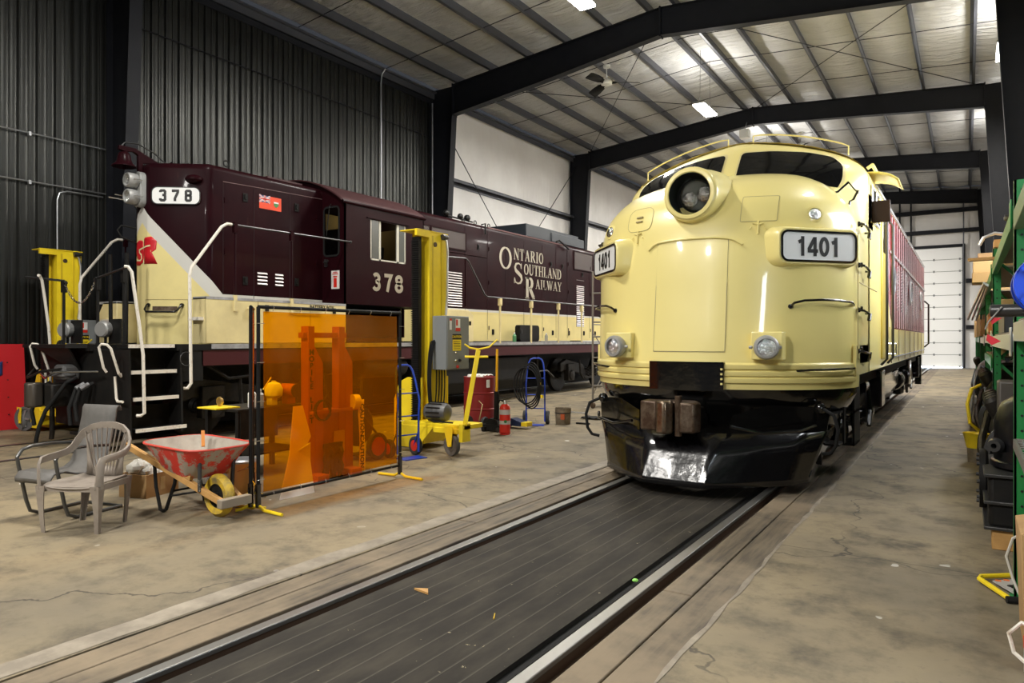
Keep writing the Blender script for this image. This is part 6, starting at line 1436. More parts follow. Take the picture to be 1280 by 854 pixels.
# ---- mobile column lifts
def column_lift(x, y, label, wheel=(.80, -.30)):
    detail = True
    t = thing('column_lift', label, 'lift', (x, y, 0))
    # column: C channel open to -X
    mb = MB().box(x-.16, x+.16, y-.0, y+.012, .32, 3.10).box(x-.16, x-.148, y-.0, y+.30, .32, 3.10).box(x+.148, x+.16, y, y+.40, .32, 3.10).box(x-.06, x-.045, y-.09, y+.012, .32, 3.10)
    mb.build('column_channel', yellow, t, bevel=.004)
    MB().box(x-.17, x+.17, y-.25, y+.42, 3.10, 3.115).box(x+.12, x+.165, y-.27, y-.0, 3.02, 3.115).build('top_plate', yellow, t)
    MB().box(x+.161, x+.164, y+.06, y+.09, .4, 3.05).box(x+.161, x+.166, y+.26, y+.275, .4, 3.05).build('column_rib', mat('darker yellow rib', (.62, .43, .01), .5), t)  # ribs in a darker yellow than the channel
    nt_ = 84; mb = MB().box(x-.02, x+.10, y-.16, y-.10, .35, 3.02)
    for i in range(nt_): mb.box(x-.02, x+.11, y-.185, y-.16, .36+i*(2.62/nt_), .36+i*(2.62/nt_)+.016)
    mb.build('lifting_screw_cover', blackmat, t)
    MB().lathe([(.035, 0), (.035, .012)], (x+.16, y+.13, 2.93), (1, 0, 0), 16).build('column_hole', rusty, t)
    MB().tube([(x+.19, y+.30, 3.04), (x+.20, y+.34, 3.0), (x+.20, y+.37, 2.85), (x+.20, y+.36, 2.2), (x+.20, y+.33, 1.92)], .018, 8).build('flexible_conduit', alu, t)
    MB().lathe([(.04, 0), (.045, .05), (.03, .12)], (x+.19, y+.26, 3.05), (0, 1, .1), 14).build('limit_switch', dkmetal, t)
    # enclosure
    e = MB().box(x+.17, x+.42, y+.06, y+.60, 1.13, 1.90).build('control_box', elgrey, t, bevel=.006)
    MB().box(x+.42, x+.43, y+.075, y+.585, 1.145, 1.885).build('control_box_door', elgrey, e, bevel=.003)
    xf = x+.432
    MB().box(xf, xf+.002, y+.19, y+.39, 1.56, 1.64).build('caution_header', black, e); MB().box(xf, xf+.002, y+.19, y+.39, 1.40, 1.56).build('caution_panel', yellow, e)
    if detail: font_mesh('CAUTION', .05, (xf+.003, y+.29, 1.60), (0, 1, 0), (0, 0, 1), 'caution_lettering', yellow, e)
    mb = MB()
    for i in range(5): mb.box(xf+.002, xf+.003, y+.21, y+.37, 1.425+i*.025, 1.433+i*.025)
    mb.build('caution_small_print', black, e)
    MB().box(xf, xf+.002, y+.12, y+.17, 1.70, 1.86).build('label_tag', white, e); MB().box(xf+.002, xf+.003, y+.12, y+.17, 1.83, 1.86).build('label_red', red, e)
    MB().box(xf, xf+.002, y+.26, y+.37, 1.70, 1.86).build('label_tag', white, e); MB().box(xf+.002, xf+.003, y+.26, y+.37, 1.68, 1.73).box(xf+.002, xf+.003, y+.27, y+.31, 1.76, 1.85).build('label_red', red, e)
    for (dy, z_, mm_) in ((.24, 1.37, chrome), (.24, 1.26, chrome), (.35, 1.26, black), (.30, 1.17, red)):
        MB().lathe([(.022, 0), (.022, .012), (.014, .03), (0, .032)], (xf, y+dy, z_), (1, 0, 0), 14).build('push_button', mm_, e)
    for z_ in (1.25, 1.80): MB().box(xf, xf+.02, y+.585, y+.615, z_-.03, z_+.03).build('latch', black, e)
    # base: body under the column, deck arm toward +X with caster
    for yy in (y-.12, y+.46): MB().prism([(x-.40, yy, .05), (x-.40, yy, .70), (x-.30, yy, .95), (x-.15, yy, 1.02), (x+.12, yy, 1.02), (x+.12, yy, .05)], (0, .03, 0)).build('base_side_plate', yellow, t, bevel=.004)
    MB().box(x-.38, x+.14, y-.09, y+.46, .08, .34).build('base_body', yellow, t, bevel=.01)
    MB().box(x-.05, x+1.02, y-.32, y+.10, .36, .42).prism([(x+.10, y-.33, .37), (x+.50, y-.33, .37), (x+.22, y-.33, .06), (x-.2, y-.33, .06), (x-.2, y-.33, .37)], (0, .012, 0)).box(x+.96, x+1.02, y-.36, y-.18, .20, .44).box(x+.5, x+1.0, y-.33, y-.31, .30, .37).build('base_deck', yellow, t, bevel=.005)
    MB().box(x-.03, x+.05, y-.123, y-.121, .74, .92).build('paper_label', white, t)
    wx, wy = wheel
    w_ = MB().lathe([(.03, -.03), (.09, -.02), (.11, -.03), (.14, -.03), (.145, 0), (.14, .03), (.11, .03), (.09, .02), (.03, .03)], (x+wx, y+wy, .146), (.25, 1, 0), 28).build('caster_wheel', mat('grey caster rubber', (.10, .10, .10), .7), t)
    MB().prism([(x+wx-.10, y+wy-.06, .40), (x+wx+.06, y+wy-.06, .40), (x+wx+.03, y+wy-.06, .13), (x+wx-.03, y+wy-.06, .13)], (0, .01, 0)).prism([(x+wx-.10, y+wy+.05, .40), (x+wx+.06, y+wy+.05, .40), (x+wx+.03, y+wy+.05, .13), (x+wx-.03, y+wy+.05, .13)], (0, .01, 0)).lathe([(.02, 0), (.02, .14)], (x+wx, y+wy-.07, .146), (0, 1, 0), 10).build('caster_fork', yellow, w_)
    # motor
    mo = MB().lathe([(.05, -.02), (.11, 0), (.125, .05), (.125, .28), (.11, .33), (.05, .36)], (x+.28, y-.18, .56), (1, .1, 0), 20).build('drive_motor', mat('motor grey', (.10, .10, .10), .45, metal=.3), t)
    mb = MB()
    for i in range(12): a = i*PI/6; mb.bar((x+.34, y-.175+.128*math.cos(a), .56+.128*math.sin(a)), (x+.56, y-.155+.128*math.cos(a), .56+.128*math.sin(a)), .008, .02)
    mb.build('cooling_fins', greasy, mo)
    # drawbar
    MB().bar((x+.98, y-.27, .36), (x+1.12, y-.14, 1.42), .045, .06).build('drawbar', yellow, t, bevel=.005)
    MB().tube([(x+.97, y-.24, 1.33), (x+1.23, y-.07, 1.33)], .016, 8).build('drawbar_handle', yellow, t)
    MB().tube([(x+.98, y-.26, 1.50), (x+1.03, y-.21, 1.45), (x+1.12, y-.14, 1.43), (x+1.24, y-.06, 1.46), (x+1.33, y-.0, 1.56)], .012, 8).build('drawbar_fork', yellow, t)
    # hanging cables
    mb = MB()
    for k in range(4):
        r_ = .10+.02*k; mb.tube([(x+.19+.01*k, y+.03+.03*k+r_*math.sin(a)*1.0, 1.02-.02*k+(.52+.03*k)*math.cos(a)) for a in [i*2*PI/22 for i in range(22)]], .010, 6, closed=True)
    mb.build('looped_cable', blackrub, t)
    MB().tube([(x+.19, y+.02, .5), (x+.25, y-.15, .45), (x+.5, y-.30, .44), (x+.8, y-.28, .44)], .010, 6).build('loose_cable', blackrub, t)
    return t
column_lift(-6.60, 7.80, 'tall yellow column lift with grey control box between the screen and the red drum')
column_lift(-13.35, 5.95, 'yellow column lift half hidden behind the maroon locomotive nose', (-.22, -.36))
far = [o for o in C.objects if o.name.startswith('column_lift') and o.parent is None][-1]
MB().lathe([(.03, -.035), (.05, -.03), (.15, -.02), (.16, -.04), (.205, -.04), (.21, 0), (.205, .04), (.16, .04), (.15, .02), (.05, .03), (.03, .035)], (-13.49, 5.60, .212), (.35, -1, 0), 32).build('towing_wheel', mat('grey caster rubber'), far)
mb = MB()
for k in range(5): a = k*2*PI/5; mb.bar((-13.49+.03*math.cos(a), 5.565, .212+.03*math.sin(a)), (-13.49+.15*math.cos(a), 5.575, .212+.15*math.sin(a)), .02, .03)
mb.build('wheel_spokes', mat('pale wheel disc', (.22, .22, .22), .5), far)
MB().box(-13.42, -13.05, 5.62, 5.85, .12, .40).build('towing_bracket', yellow, far)
# ---- blue hand truck and red wheeled cart behind the screen
def hand_truck(label, x, y, rz, m=blue, wheelm=tyre, H=1.22, bag=False):
    t = thing('hand_truck', label, 'hand truck', (x, y, 0), rz)
    for s in (-1, 1): MB().tube([(s*.17, 0, .06), (s*.17, .0, .55), (s*.17, -.02, .75), (s*.155, .05, 1.0), (s*.13, .08, H-.08), (s*.10, .10, H-.02)], .014, 8).build('side_tube', m, t, local=True)
    MB().tube([(-.10, .10, H-.02), (-.05, .10, H), (.05, .10, H), (.10, .10, H-.02)], .014, 8).build('top_loop', m, t, local=True)
    for z_ in (.30, .55, .85): MB().tube([(-.17, 0, z_), (.17, 0, z_)], .010, 6).build('cross_bar', m, t, local=True)
    MB().box(-.17, .17, -.20, .02, .0, .012).build('toe_plate', m, t, local=True)
    for s in (-1, 1):
        w_ = MB().lathe([(.02, -.03), (.07, -.025), (.09, -.035), (.12, -.03), (.125, 0), (.12, .03), (.09, .035), (.07, .025), (.02, .03)], (s*.21, .13, .126), (1, 0, 0), 26).build('wheel', wheelm, t, local=True)
        MB().lathe([(.03, -.038), (.075, -.032), (.075, .032), (.03, .038)], (s*.21, .13, .126), (1, 0, 0), 20).build('wheel_rim', red if m is blue and H > 1.2 and not bag else alu, w_, local=True)
        MB().tube([(s*.17, 0, .35), (s*.18, .13, .126)], .010, 6).build('wheel_strut', m, t, local=True)
    return t
hand_truck('blue hand truck with red wheels beside the right post of the welding screen', -6.20, 7.07, math.radians(75))
hand_truck('blue hand truck with coiled hose standing right of the fire extinguisher', -6.62, 11.05, math.radians(25), H=1.215, bag=True)
t = thing('coiled_hose', 'dark hose coils hung over the far blue hand truck', 'hose', (-6.62, 11.0, .3))
mb = MB()
for k in range(4): mb.tube([(-6.66-.03*k+.20*math.cos(a)*(1+.1*k), 10.98-.02*k, .72+(.42-.03*k)*math.sin(a)) for a in [i*2*PI/24 for i in range(24)]], .013, 6, closed=True)
mb.build('hose_loops', blackrub, t)
MB().box(-6.50, -6.46, 10.96, 10.99, .72, .78).box(-6.46, -6.42, 10.96, 10.99, .50, .56).build('yellow_tie', yellow, t)
t = thing('welding_cart', 'small cart with big red wheels seen through the right of the orange curtain', 'cart', (-6.45, 6.75, 0))
for s in (-1, 1):
    w_ = MB().lathe([(.03, -.02), (.12, -.02), (.14, -.03), (.17, -.03), (.175, 0), (.17, .03), (.14, .03), (.12, .02), (.03, .02)], (-6.42, 6.72+s*.0, .18), (1, 0, 0), 28).build('wheel', tyre, t) if s > 0 else None
MB().lathe([(.03, -.035), (.12, -.03), (.12, .03), (.03, .035)], (-6.42, 6.72, .18), (1, 0, 0), 24).build('wheel_disc', red, t)
MB().lathe([(.03, -.02), (.24, -.02), (.27, 0), (.24, .02), (.03, .02)], (-6.75, 6.72, .42), (1, 0, 0), 28).build('hose_reel', greasy, t)
MB().tube([(-6.6, 6.6, .05), (-6.6, 6.62, 1.1)], .015, 8).tube([(-6.45, 6.9, .18), (-6.6, 6.62, .6)], .015, 8).box(-6.8, -6.4, 6.5, 6.9, .05, .07).build('cart_frame', dkmetal, t)
# ---- drum, small trolley, pole, extinguisher, pail
t = thing('oil_drum', 'dark red oil drum with rag on top behind the yellow lift drawbar', 'drum', (-7.45, 10.45, 0))
MB().lathe([(.27, 0), (.285, .01), (.285, .29), (.295, .30), (.295, .315), (.285, .325), (.285, .58), (.295, .59), (.295, .605), (.285, .615), (.285, .87), (.293, .885), (.28, .89), (.275, .875), (0, .875)], (-7.45, 10.45, 0), n=36).build('drum_shell', drumred, t)
MB().lathe([(.03, 0), (.03, .015), (0, .015)], (-7.35, 10.3, .875), n=12).build('bung', alu, t)
MB().box(-7.19, -7.175, 10.30, 10.42, .70, .84).build('drum_label', white, t)
mb = MB().grid([[(-7.6+.05*i, 10.25+.05*j, .895+.03*abs(math.sin(i*1.9+j*1.3))-(.06 if j < 1 else 0)) for j in range(8)] for i in range(8)]); tag(mb.build('shop_rag', rg, solid=.01, flipcheck=False), 'grey rag draped over the red oil drum', 'rag')
t = thing('drum_trolley', 'small rusty two wheeled trolley in front of the oil drum', 'trolley', (-7.05, 10.0, 0))
for s in (0, 1): MB().lathe([(.03, -.03), (.10, -.03), (.115, 0), (.10, .03), (.03, .03)], (-6.98-.35*s, 9.95, .117), (1, 0, 0), 20).build('wheel', tyre, t)
MB().tube([(-7.33, 9.95, .117), (-6.98, 9.95, .117)], .012, 6).tube([(-7.1, 9.95, .15), (-7.1, 10.05, .42), (-7.2, 10.08, .48)], .012, 6).build('trolley_frame', mat('brass tube', (.25, .17, .07), .4, metal=.5), t)
t = thing('jack_stand_pole', 'black floor jack with long upright yellow handle beside the extinguisher', 'jack', (-6.70, 9.88, 0))
MB().tube([(-6.70, 9.9, .66), (-6.69, 9.9, 1.40)], .022, 10).build('yellow_handle', mat('amber pole', (.75, .38, .01), .4), t)
MB().tube([(-6.71, 9.9, .06), (-6.70, 9.9, .68)], .045, 10).build('handle_socket', blackmat, t)
MB().box(-6.95, -6.55, 9.80, 10.0, .02, .12).box(-6.90, -6.85, 9.75, 10.05, .0, .08).prism([(-6.9, 9.82, .1), (-6.6, 9.82, .1), (-6.65, 9.82, .2), (-6.8, 9.82, .22)], (0, .15, 0)).build('jack_body', blackmat, t)
for x_ in (-6.9, -6.6): MB().lathe([(.04, -.12), (.04, .12)], (x_, 9.9, .041), (0, 1, 0), 14).build('roller', dkmetal, t)
t = thing('fire_extinguisher', 'red fire extinguisher standing on the floor beyond the yellow lift', 'fire extinguisher', (-6.38, 9.67, 0))
ex, ey = -6.38, 9.67
MB().lathe([(.075, 0), (.09, .01), (.09, .40), (.08, .44), (.05, .475), (.03, .48)], (ex, ey, .02), n=28).lathe([(.085, 0), (.085, .02)], (ex, ey, 0), n=24).build('cylinder', red, t)
MB().lathe([(.03, .49), (.032, .52), (.02, .56)], (ex, ey, 0), n=14).build('valve', alu, t)
MB().bar((ex-.02, ey-.01, .57), (ex+.11, ey+.02, .60), .02, .012).bar((ex-.02, ey-.01, .54), (ex+.10, ey+.02, .545), .02, .012).build('squeeze_handle', dkmetal, t)
MB().tube([(ex, ey, .54), (ex-.08, ey-.03, .56), (ex-.105, ey-.04, .50), (ex-.10, ey-.045, .3), (ex-.10, ey-.045, .22)], .014, 8).build('hose', blackrub, t)
MB().lathe([(.0915, .33), (.0915, .41)], (ex, ey, 0), n=28, cap=False).lathe([(.0915, .17), (.0915, .23)], (ex, ey, 0), n=28, cap=False).build('label_band', mat('silver label', (.5, .5, .5), .3), t)
MB().lathe([(.025, .088), (.025, .093), (0, .093)], (ex, ey, .22), (.62, -.78, 0), 14).build('round_sticker', green, t)
t = thing('metal_pail', 'rusty metal pail on the floor near the cream locomotive', 'bucket', (-6.25, 11.42, 0))
MB().lathe([(.13, 0), (.135, .01), (.15, .30), (.155, .30), (.145, .29), (.13, .05), (0, .05)], (-6.25, 11.42, 0), n=24).build('pail_body', bucketm, t)
MB().lathe([(.151, .2), (.154, .21), (.151, .22)], (-6.25, 11.42, 0), n=24, cap=False).build('pail_hoop', dkmetal, t)
MB().box(-6.22, -6.14, 11.27, 11.278, .10, .2).build('orange_label', mat('orange label', (.5, .1, .03), .6), t)
tag(MB().box(-6.05, -5.80, 11.55, 11.62, 0, .03).build('wood_scrap', greasy), 'short dark bar on the floor right of the rusty pail', 'bar')
tag(MB().grid([[(-6.35+.05*i, 12.3+.05*j, .01+.04*abs(math.sin(i*2+j))) for j in range(7)] for i in range(9)]).build('dark_rag', blackmat, flipcheck=False), 'black rag on the floor behind the rusty pail', 'rag')
tag(MB().box(-7.3, -6.7, 13.2, 13.35, 0, .02).build('steel_plate_scrap', alu), 'pale strip of plate on the floor in front of the rolling scaffold', 'plate')
t = thing('floor_jack', 'low trolley jack with yellow end between the pole and the far hand truck', 'jack', (-6.70, 10.45, 0))
MB().prism([(-6.9, 10.35, .05), (-6.5, 10.35, .05), (-6.5, 10.35, .12), (-6.7, 10.35, .18), (-6.9, 10.35, .12)], (0, .2, 0)).build('jack_frame', mat('navy paint', (.01, .02, .07), .5), t)
MB().box(-6.50, -6.38, 10.36, 10.54, .05, .12).build('yellow_nose', yellow, t); MB().tube([(-6.85, 10.34, .05), (-6.85, 10.56, .05)], .05, 12).build('jack_wheel', dkmetal, t)
# ---- rolling scaffold
t = thing('rolling_scaffold', 'galvanised rolling scaffold frame standing between the two locomotives', 'scaffold', (-6.8, 14.3, 0))
gal = mat('galvanised tube', (.25, .23, .20), .45, metal=.6)
for x_, y_ in ((-7.10, 14.37), (-5.2, 14.37), (-7.1, 15.9), (-5.2, 15.9)):
    MB().tube([(x_, y_, .16), (x_, y_, 3.1)], .024, 10).build('upright', gal, t)
    w_ = MB().lathe([(.03, -.025), (.07, -.025), (.075, 0), (.07, .025), (.03, .025)], (x_, y_, .076), (.5, 1, 0), 20).build('caster', rusty, t)
for z_ in (.52, 1.15, 1.62, 1.95, 2.6):
    MB().tube([(-7.1, 14.37, z_), (-5.2, 14.37, z_)], .018, 8).build('ladder_rung', gal, t)
    MB().tube([(-7.1, 15.9, z_), (-5.2, 15.9, z_)], .018, 8).build('ladder_rung', gal, t)
for z_ in (.5, 1.9): MB().tube([(-7.1, 14.37, z_), (-7.1, 15.9, z_)], .015, 8).build('side_rail', gal, t)
MB().tube([(-7.1, 14.37, .3), (-7.1, 15.9, 1.6)], .012, 6).tube([(-7.1, 14.4, 1.7), (-6.6, 14.4, 1.0)], .012, 6).build('brace', gal, t)
# ---- things left on the locomotive walkway
t = thing('black_equipment_case', 'black rounded case leaning on the walkway of the maroon locomotive', 'case', (-9.95, 16.1, 1.495))
MB().prism([(-9.98, 16.1+a, 1.72+b) for a, b in rrect(1.0, .44, .09, 5)], (.16, 0, 0)).build('case_shell', blackmat, t, bevel=.01)
MB().box(-9.82, -9.81, 15.66, 15.70, 1.72, 1.82).build('case_latch', dkmetal, t)
bottle('green water bottle on the walkway left of the black case', -9.75, 15.22, 1.495, .05, .24, mat('green bottle', (.10, .28, .13), .3))
bottle('clear water bottle on the walkway right of the black case', -9.75, 16.85, 1.495, .045, .24, clearp)
# ---- red board against the left wall
t = thing('red_board', 'red pegboard panel leaning against the ribbed wall at far left', 'board', (-14.0, 5.0, 0))
MB().prism([(-13.93, 3.6, 0), (-13.93, 5.80, 0), (-14.08, 5.80, 1.48), (-14.08, 3.6, 1.48)], (.02, 0, 0)).build('panel', redboard, t)
mb = MB()
for i in range(5):
    for j in range(4): mb.box(-13.915-.02*j, -13.905-.02*j, 3.9+.4*i, 3.92+.4*i, .25+.3*j, .27+.3*j)
mb.build('panel_holes', black, t)['kind'] = 'stuff'
tag(MB().grid([[(-13.99+.02*math.sin(i), 5.20+.05*i, 1.18-.04*j+.02*math.sin(i*1.3)) for j in range(7)] for i in range(6)]).build('blue_cloth', mat('blue cloth', (.03, .06, .25), .8), solid=.015, flipcheck=False), 'blue cloth hung on the red board', 'cloth')

# ================================================================== THE RACKS ON THE RIGHT
RX = .24; RD = .52
RACK = thing('storage_rack', 'green bolted steel racking full of parts along the right wall', 'rack', (RX, 2.1, 0))
def upright_frame(y, H, label):
    t = RACK
    for x_ in (RX, RX+RD):
        MB().box(x_, x_+.012, y, y+.085, .01, H).box(x_, x_+.075, y, y+.012, .01, H).box(x_, x_+.075, y+.073, y+.085, .01, H).build('post', green, t)
        MB().box(x_-.02, x_+.09, y-.02, y+.105, 0, .012).build('foot_plate', green, t)
    mb = MB(); k = 0
    while .12+k*.09 < H-.05: mb.lathe([(.008, 0), (.008, .003), (0, .003)], (RX+.038, y-.001, .12+k*.09), (0, -1, 0), 6); k += 1
    mb.build('bolt_holes', black, t)
    z_ = .25; s_ = 0
    while z_+.55 < H:
        a, b = ((RX+.06, z_), (RX+RD+.01, z_+.5)); 
        if s_: a, b = (a[0], b[1]), (b[0], a[1])
        MB().bar((a[0], y+.04, a[1]), (b[0], y+.04, b[1]), .03, .03).build('diagonal_brace', green, t); z_ += .55; s_ = 1-s_
    MB().bar((RX+.05, y+.04, H-.03), (RX+RD, y+.04, H-.03), .03, .04).build('top_brace', green, t)
    return t
RY = [5.17, 9.25, 13.0, 17.0, 17.6, 22.3, 26.2]; RHT = [2.52, 2.55, 2.5, 2.45, 2.45, 2.4, 2.3]
rn = ['nearest green rack upright at the right edge of the photo', 'second green rack upright behind the blue reel', 'third green rack upright down the aisle', 'fourth green rack upright down the aisle', '', 'fifth green rack upright down the aisle', 'farthest green rack upright near the back wall']
for y_, h_, l_ in zip(RY, RHT, rn): upright_frame(y_, h_, l_)
def beams(y0, y1, zz, m, label):
    t = RACK
    for x_ in (RX-.005, RX+RD+.03): MB().box(x_, x_+.05, y0+.09, y1-.005, zz-.11, zz).box(x_-.01, x_, y0+.085, y0+.25, zz-.14, zz+.04).build('beam', m, t, bevel=.004)
    MB().box(RX+.02, RX+RD+.04, y0+.10, y1-.01, zz, zz+.018).build('deck_board', greywood, t)
beams(2.2, 5.16, 2.33, olive, 'weathered olive shelf beam at the top right corner of the racks')
beams(2.1, 5.17, 1.665, alu, '')
beams(5.17, 9.25, 1.60, alu, 'silver beamed rack shelf carrying the pipe')
beams(5.17, 9.25, 2.38, green, 'top green rack shelf between the two nearest uprights')
beams(9.25, 13.0, 1.62, alu, 'silver beamed shelf in the second rack bay')
beams(9.25, 13.0, 2.35, green, 'top green shelf in the second rack bay')
beams(13.0, 17.0, 1.60, alu, 'silver beamed shelf in the third rack bay')
beams(13.0, 17.0, 2.3, green, 'top green shelf in the third rack bay')
beams(17.6, 22.3, 1.6, green, 'middle shelf in the fourth rack bay')
beams(22.3, 26.2, 1.6, green, 'middle shelf in the last rack bay')
beams(9.25, 13.0, 1.36, green, 'lower green shelf in the second rack bay')
# end post of the nearest bay toward the camera, and tray
upright_frame(2.1, 2.52, 'green rack upright just outside the right edge of the photo')
# blue reel
t = thing('cable_reel', 'blue steel reel standing on the shelf at the right edge above the pipe', 'reel', (.34, 4.35, 1.685))
for yy in (4.24, 4.46):
    MB().lathe([(.03, -.008), (.138, -.008), (.145, -.016), (.15, 0), (.145, .016), (.138, .008), (.03, .008)], (.34, yy, 1.835), (.12, 1, 0), 40).build('flange', blue, t)
MB().lathe([(.10, -.11), (.10, .11)], (.34, 4.35, 1.835), (.12, 1, 0), 28).build('hub', blue, t)
for k in range(5): a = k*2*PI/5; MB().bar((.33+.04*math.cos(a), 4.222, 1.835+.04*math.sin(a)), (.33+.13*math.cos(a), 4.222, 1.835+.13*math.sin(a)), .012, .012).build('flange_rib', blue, t)
# black pipe across the shelf with flag
t = thing('steel_pipe', 'black steel pipe lying on the shelf with its open end sticking out into the aisle', 'pipe', (.5, 4.62, 1.685))
MB().lathe([(.022, .0), (.030, .002), (.034, .01), (.034, .85), (.03, .86)], (.105, 4.62, 1.72), (1, 0, 0), 24).build('pipe_tube', dkmetal, t)
MB().tube([(.16, 4.58, 1.74), (.13, 4.58, 1.70), (.10, 4.58, 1.66), (.085, 4.59, 1.62)], .004, 5).build('rope', mat('grey rope', (.3, .3, .28), .8), t)
MB().prism([(.095, 4.59, 1.595), (.155, 4.57, 1.555), (.115, 4.59, 1.535), (.09, 4.60, 1.56)], (0, .004, 0)).build('red_flag', mat('red flag cloth', (.62, .03, .05), .7), t)
MB().prism([(.11, 4.585, 1.685), (.16, 4.58, 1.68), (.115, 4.585, 1.645)], (0, .004, 0)).build('red_flag', mat('red flag cloth'), t)
# cartons and bundles on the racks
kraft = [mat('kraft carton a', (.40, .25, .10), .8), mat('kraft carton b', (.48, .32, .14), .8), mat('kraft carton c', (.30, .18, .08), .8)]
def stackbox(label, x, y, z, L, W_, H_, k, rz=0, group=None): return carton('storage_carton', label, (x, y, z), L, W_, H_, rz, kraft[k % 3], 'box', group=group)
stackbox('brown carton at the front of the second bay middle shelf', .55, 9.95, 1.64, .55, .5, .22, 0)
stackbox('brown carton stacked on another in the second rack bay', .55, 9.95, 1.86, .5, .45, .16, 1)
stackbox('brown carton deeper in the second rack bay', .6, 10.8, 1.64, .5, .6, .3, 2)
stackbox('long carton bundle on the top shelf beside the nearest column', .56, 9.9, 2.372, .40, .8, .34, 0)
stackbox('pale carton on the lower shelf of the second bay', .5, 9.9, 1.378, .4, .4, .18, 1)
stackbox('pale wooden box on the third bay top shelf', .50, 14.0, 2.32, .55, 1.0, .25, 1)
stackbox('brown carton under the pale box in the third bay', .50, 14.6, 1.62, .6, .6, .28, 0)
stackbox('brown carton farther along the third bay', .55, 16.0, 1.62, .6, .6, .4, 2)
stackbox('carton on the fourth bay shelf', .5, 19.6, 1.62, .6, .7, .5, 1)
stackbox('carton on the last bay shelf', .5, 23.6, 1.62, .6, .7, .4, 0)
stackbox('white box on the last bay shelf', .5, 25.4, 1.62, .6, .7, .5, 1)
stackbox('brown carton jutting into the aisle from the second bay top shelf', .30, 12.3, 2.372, .46, .6, .14, 0)
stackbox('pale carton jutting into the aisle on top of the brown one', .30, 12.3, 2.514, .44, .55, .16, 1)
stackbox('small pinkish carton topmost over the aisle', .26, 12.25, 2.676, .24, .3, .12, 2)
tag(MB().bar((.02, 9.0, 2.414), (.6, 8.9, 2.414), .10, .03).build('short_board', wood), 'short board on the top shelf sticking toward the aisle', 'plank')
t = thing('shelf_bundle', 'bundle of brown wrapped rolls on the top rack shelf', 'bundle', (.5, 8.2, 2.4))
for k in range(6): MB().lathe([(.03, 0), (.055, .0), (.055, 1.1), (.03, 1.1)], (.40+.12*(k % 3), 7.6, 2.455+.11*(k//3)), (0, 1, 0), 14).build('wrapped_roll', kraft[k % 3], t)
t = thing('shelf_clamp', 'curved pale clamp lying on the end of the top rack shelf', 'clamp', (.35, 9.2, 2.55))
MB().tube([(.12, 9.3, 2.60), (.16, 9.3, 2.68), (.26, 9.3, 2.72), (.36, 9.3, 2.70), (.42, 9.3, 2.66)], .018, 8).build('clamp_arm', alu, t); MB().box(.25, .6, 9.2, 9.5, 2.56, 2.64).build('clamp_block', wood, t)
for k in range(3): tag(MB().lathe([(.09, 0), (.10, .01), (.10, .26), (.05, .30), (0, .30)], (.34+.0*k, 11.2+.5*k, 1.64), n=18).build('paint_tin', (mat('rust tin', (.35, .10, .04), .5), alu, mat('cream tin', (.5, .45, .35), .5))[k]), ('rust coloured tin on the second bay shelf', 'silver tin on the second bay shelf', 'cream tin on the second bay shelf')[k], 'tin')
tag(MB().box(.28, .75, 7.6, 8.9, 1.62, 1.86).build('toolbox_case', dkmetal, bevel=.01), 'long dark case on the silver shelf behind the pipe', 'case')
t = thing('steel_long_bars', 'pale steel angle bars leaning down from the rack into the aisle', 'bars', (.15, 12.0, 1.6))
for k in range(3): MB().bar((.02+.05*k, 11.8+.3*k, 1.85), (.17+.02*k, 9.6+.2*k, 2.2), .02, .03).build('angle_bar', alu, t)
for k, (yy, zz, lb) in enumerate(((5.6, 1.62, 'dark casting nearest the first upright on the silver shelf'), (6.3, 1.62, 'brown casting in the middle of the silver shelf'), (9.6, 2.72, 'dark part on top of the carton bundle'), (12.3, 2.372, 'rusty part at the far end of the second bay top shelf'))[:3]):
    t = thing('machine_part', lb, 'part', (.45, yy, zz)); MB().lathe([(.05, 0), (.11, 0), (.11, .03), (.07, .05), (.07, .16), (.10, .18), (.10, .21), (.03, .21)], (.45, yy, zz), n=20).build('casting_body', (blackmat, rusty, greasy, rusty)[k], t); MB().box(.36, .54, yy-.03, yy+.03, zz+.21, zz+.24).build('casting_lug', greasy, t)
for k in range(4): stackbox(('lowest', 'second', 'third', 'topmost')[k]+' flat carton in the stack on the third bay shelf', .46, 13.5, 1.62+.09*k, .36, .5, .085, k)
# ---- black machinery under the racks
t = thing('compressor', 'large black domed compressor on timber blocks under the nearest rack', 'machine', (.55, 6.9, 0))
MB().lathe([(.0, .0), (.16, .03), (.27, .11), (.32, .24), (.32, .55), (.34, .56), (.34, .60)], (.50, 6.75, 1.18), (0, 0, -1), 32).build('domed_housing', mat('black machine enamel', (.006, .006, .007), .3, coat=.15, spec=.3), t)
MB().box(.14, .86, 6.35, 7.4, .16, .56).build('crankcase', blackmat, t, bevel=.03)
for z_ in (.16, .35, .55): MB().box(.11, .89, 6.32, 7.43, z_-.012, z_+.012).build('rim_flange', dkmetal, t, bevel=.004)
MB().lathe([(.03, 0), (.22, 0), (.24, .02), (.24, .06), (.03, .06)], (.15, 7.0, .42), (-1, 0, 0), 32).build('end_cover', blackmat, t)
for k in range(8): a = k*PI/4; MB().lathe([(.016, 0), (.016, .02)], (.09, 7.0+.19*math.cos(a), .42+.19*math.sin(a)), (-1, 0, 0), 6).build('cover_bolt', dkmetal, t)
MB().lathe([(.045, -.04), (.06, 0), (.045, .04), (.02, .04), (.02, -.04)], (.19, 6.55, .75), (-.4, -1, 0), 20).build('port_ring', dkmetal, t)
MB().box(.22, .62, 7.1, 7.4, .56, 1.22).build('valve_block', mat('grey brown steel', (.07, .06, .05), .5), t, bevel=.02)
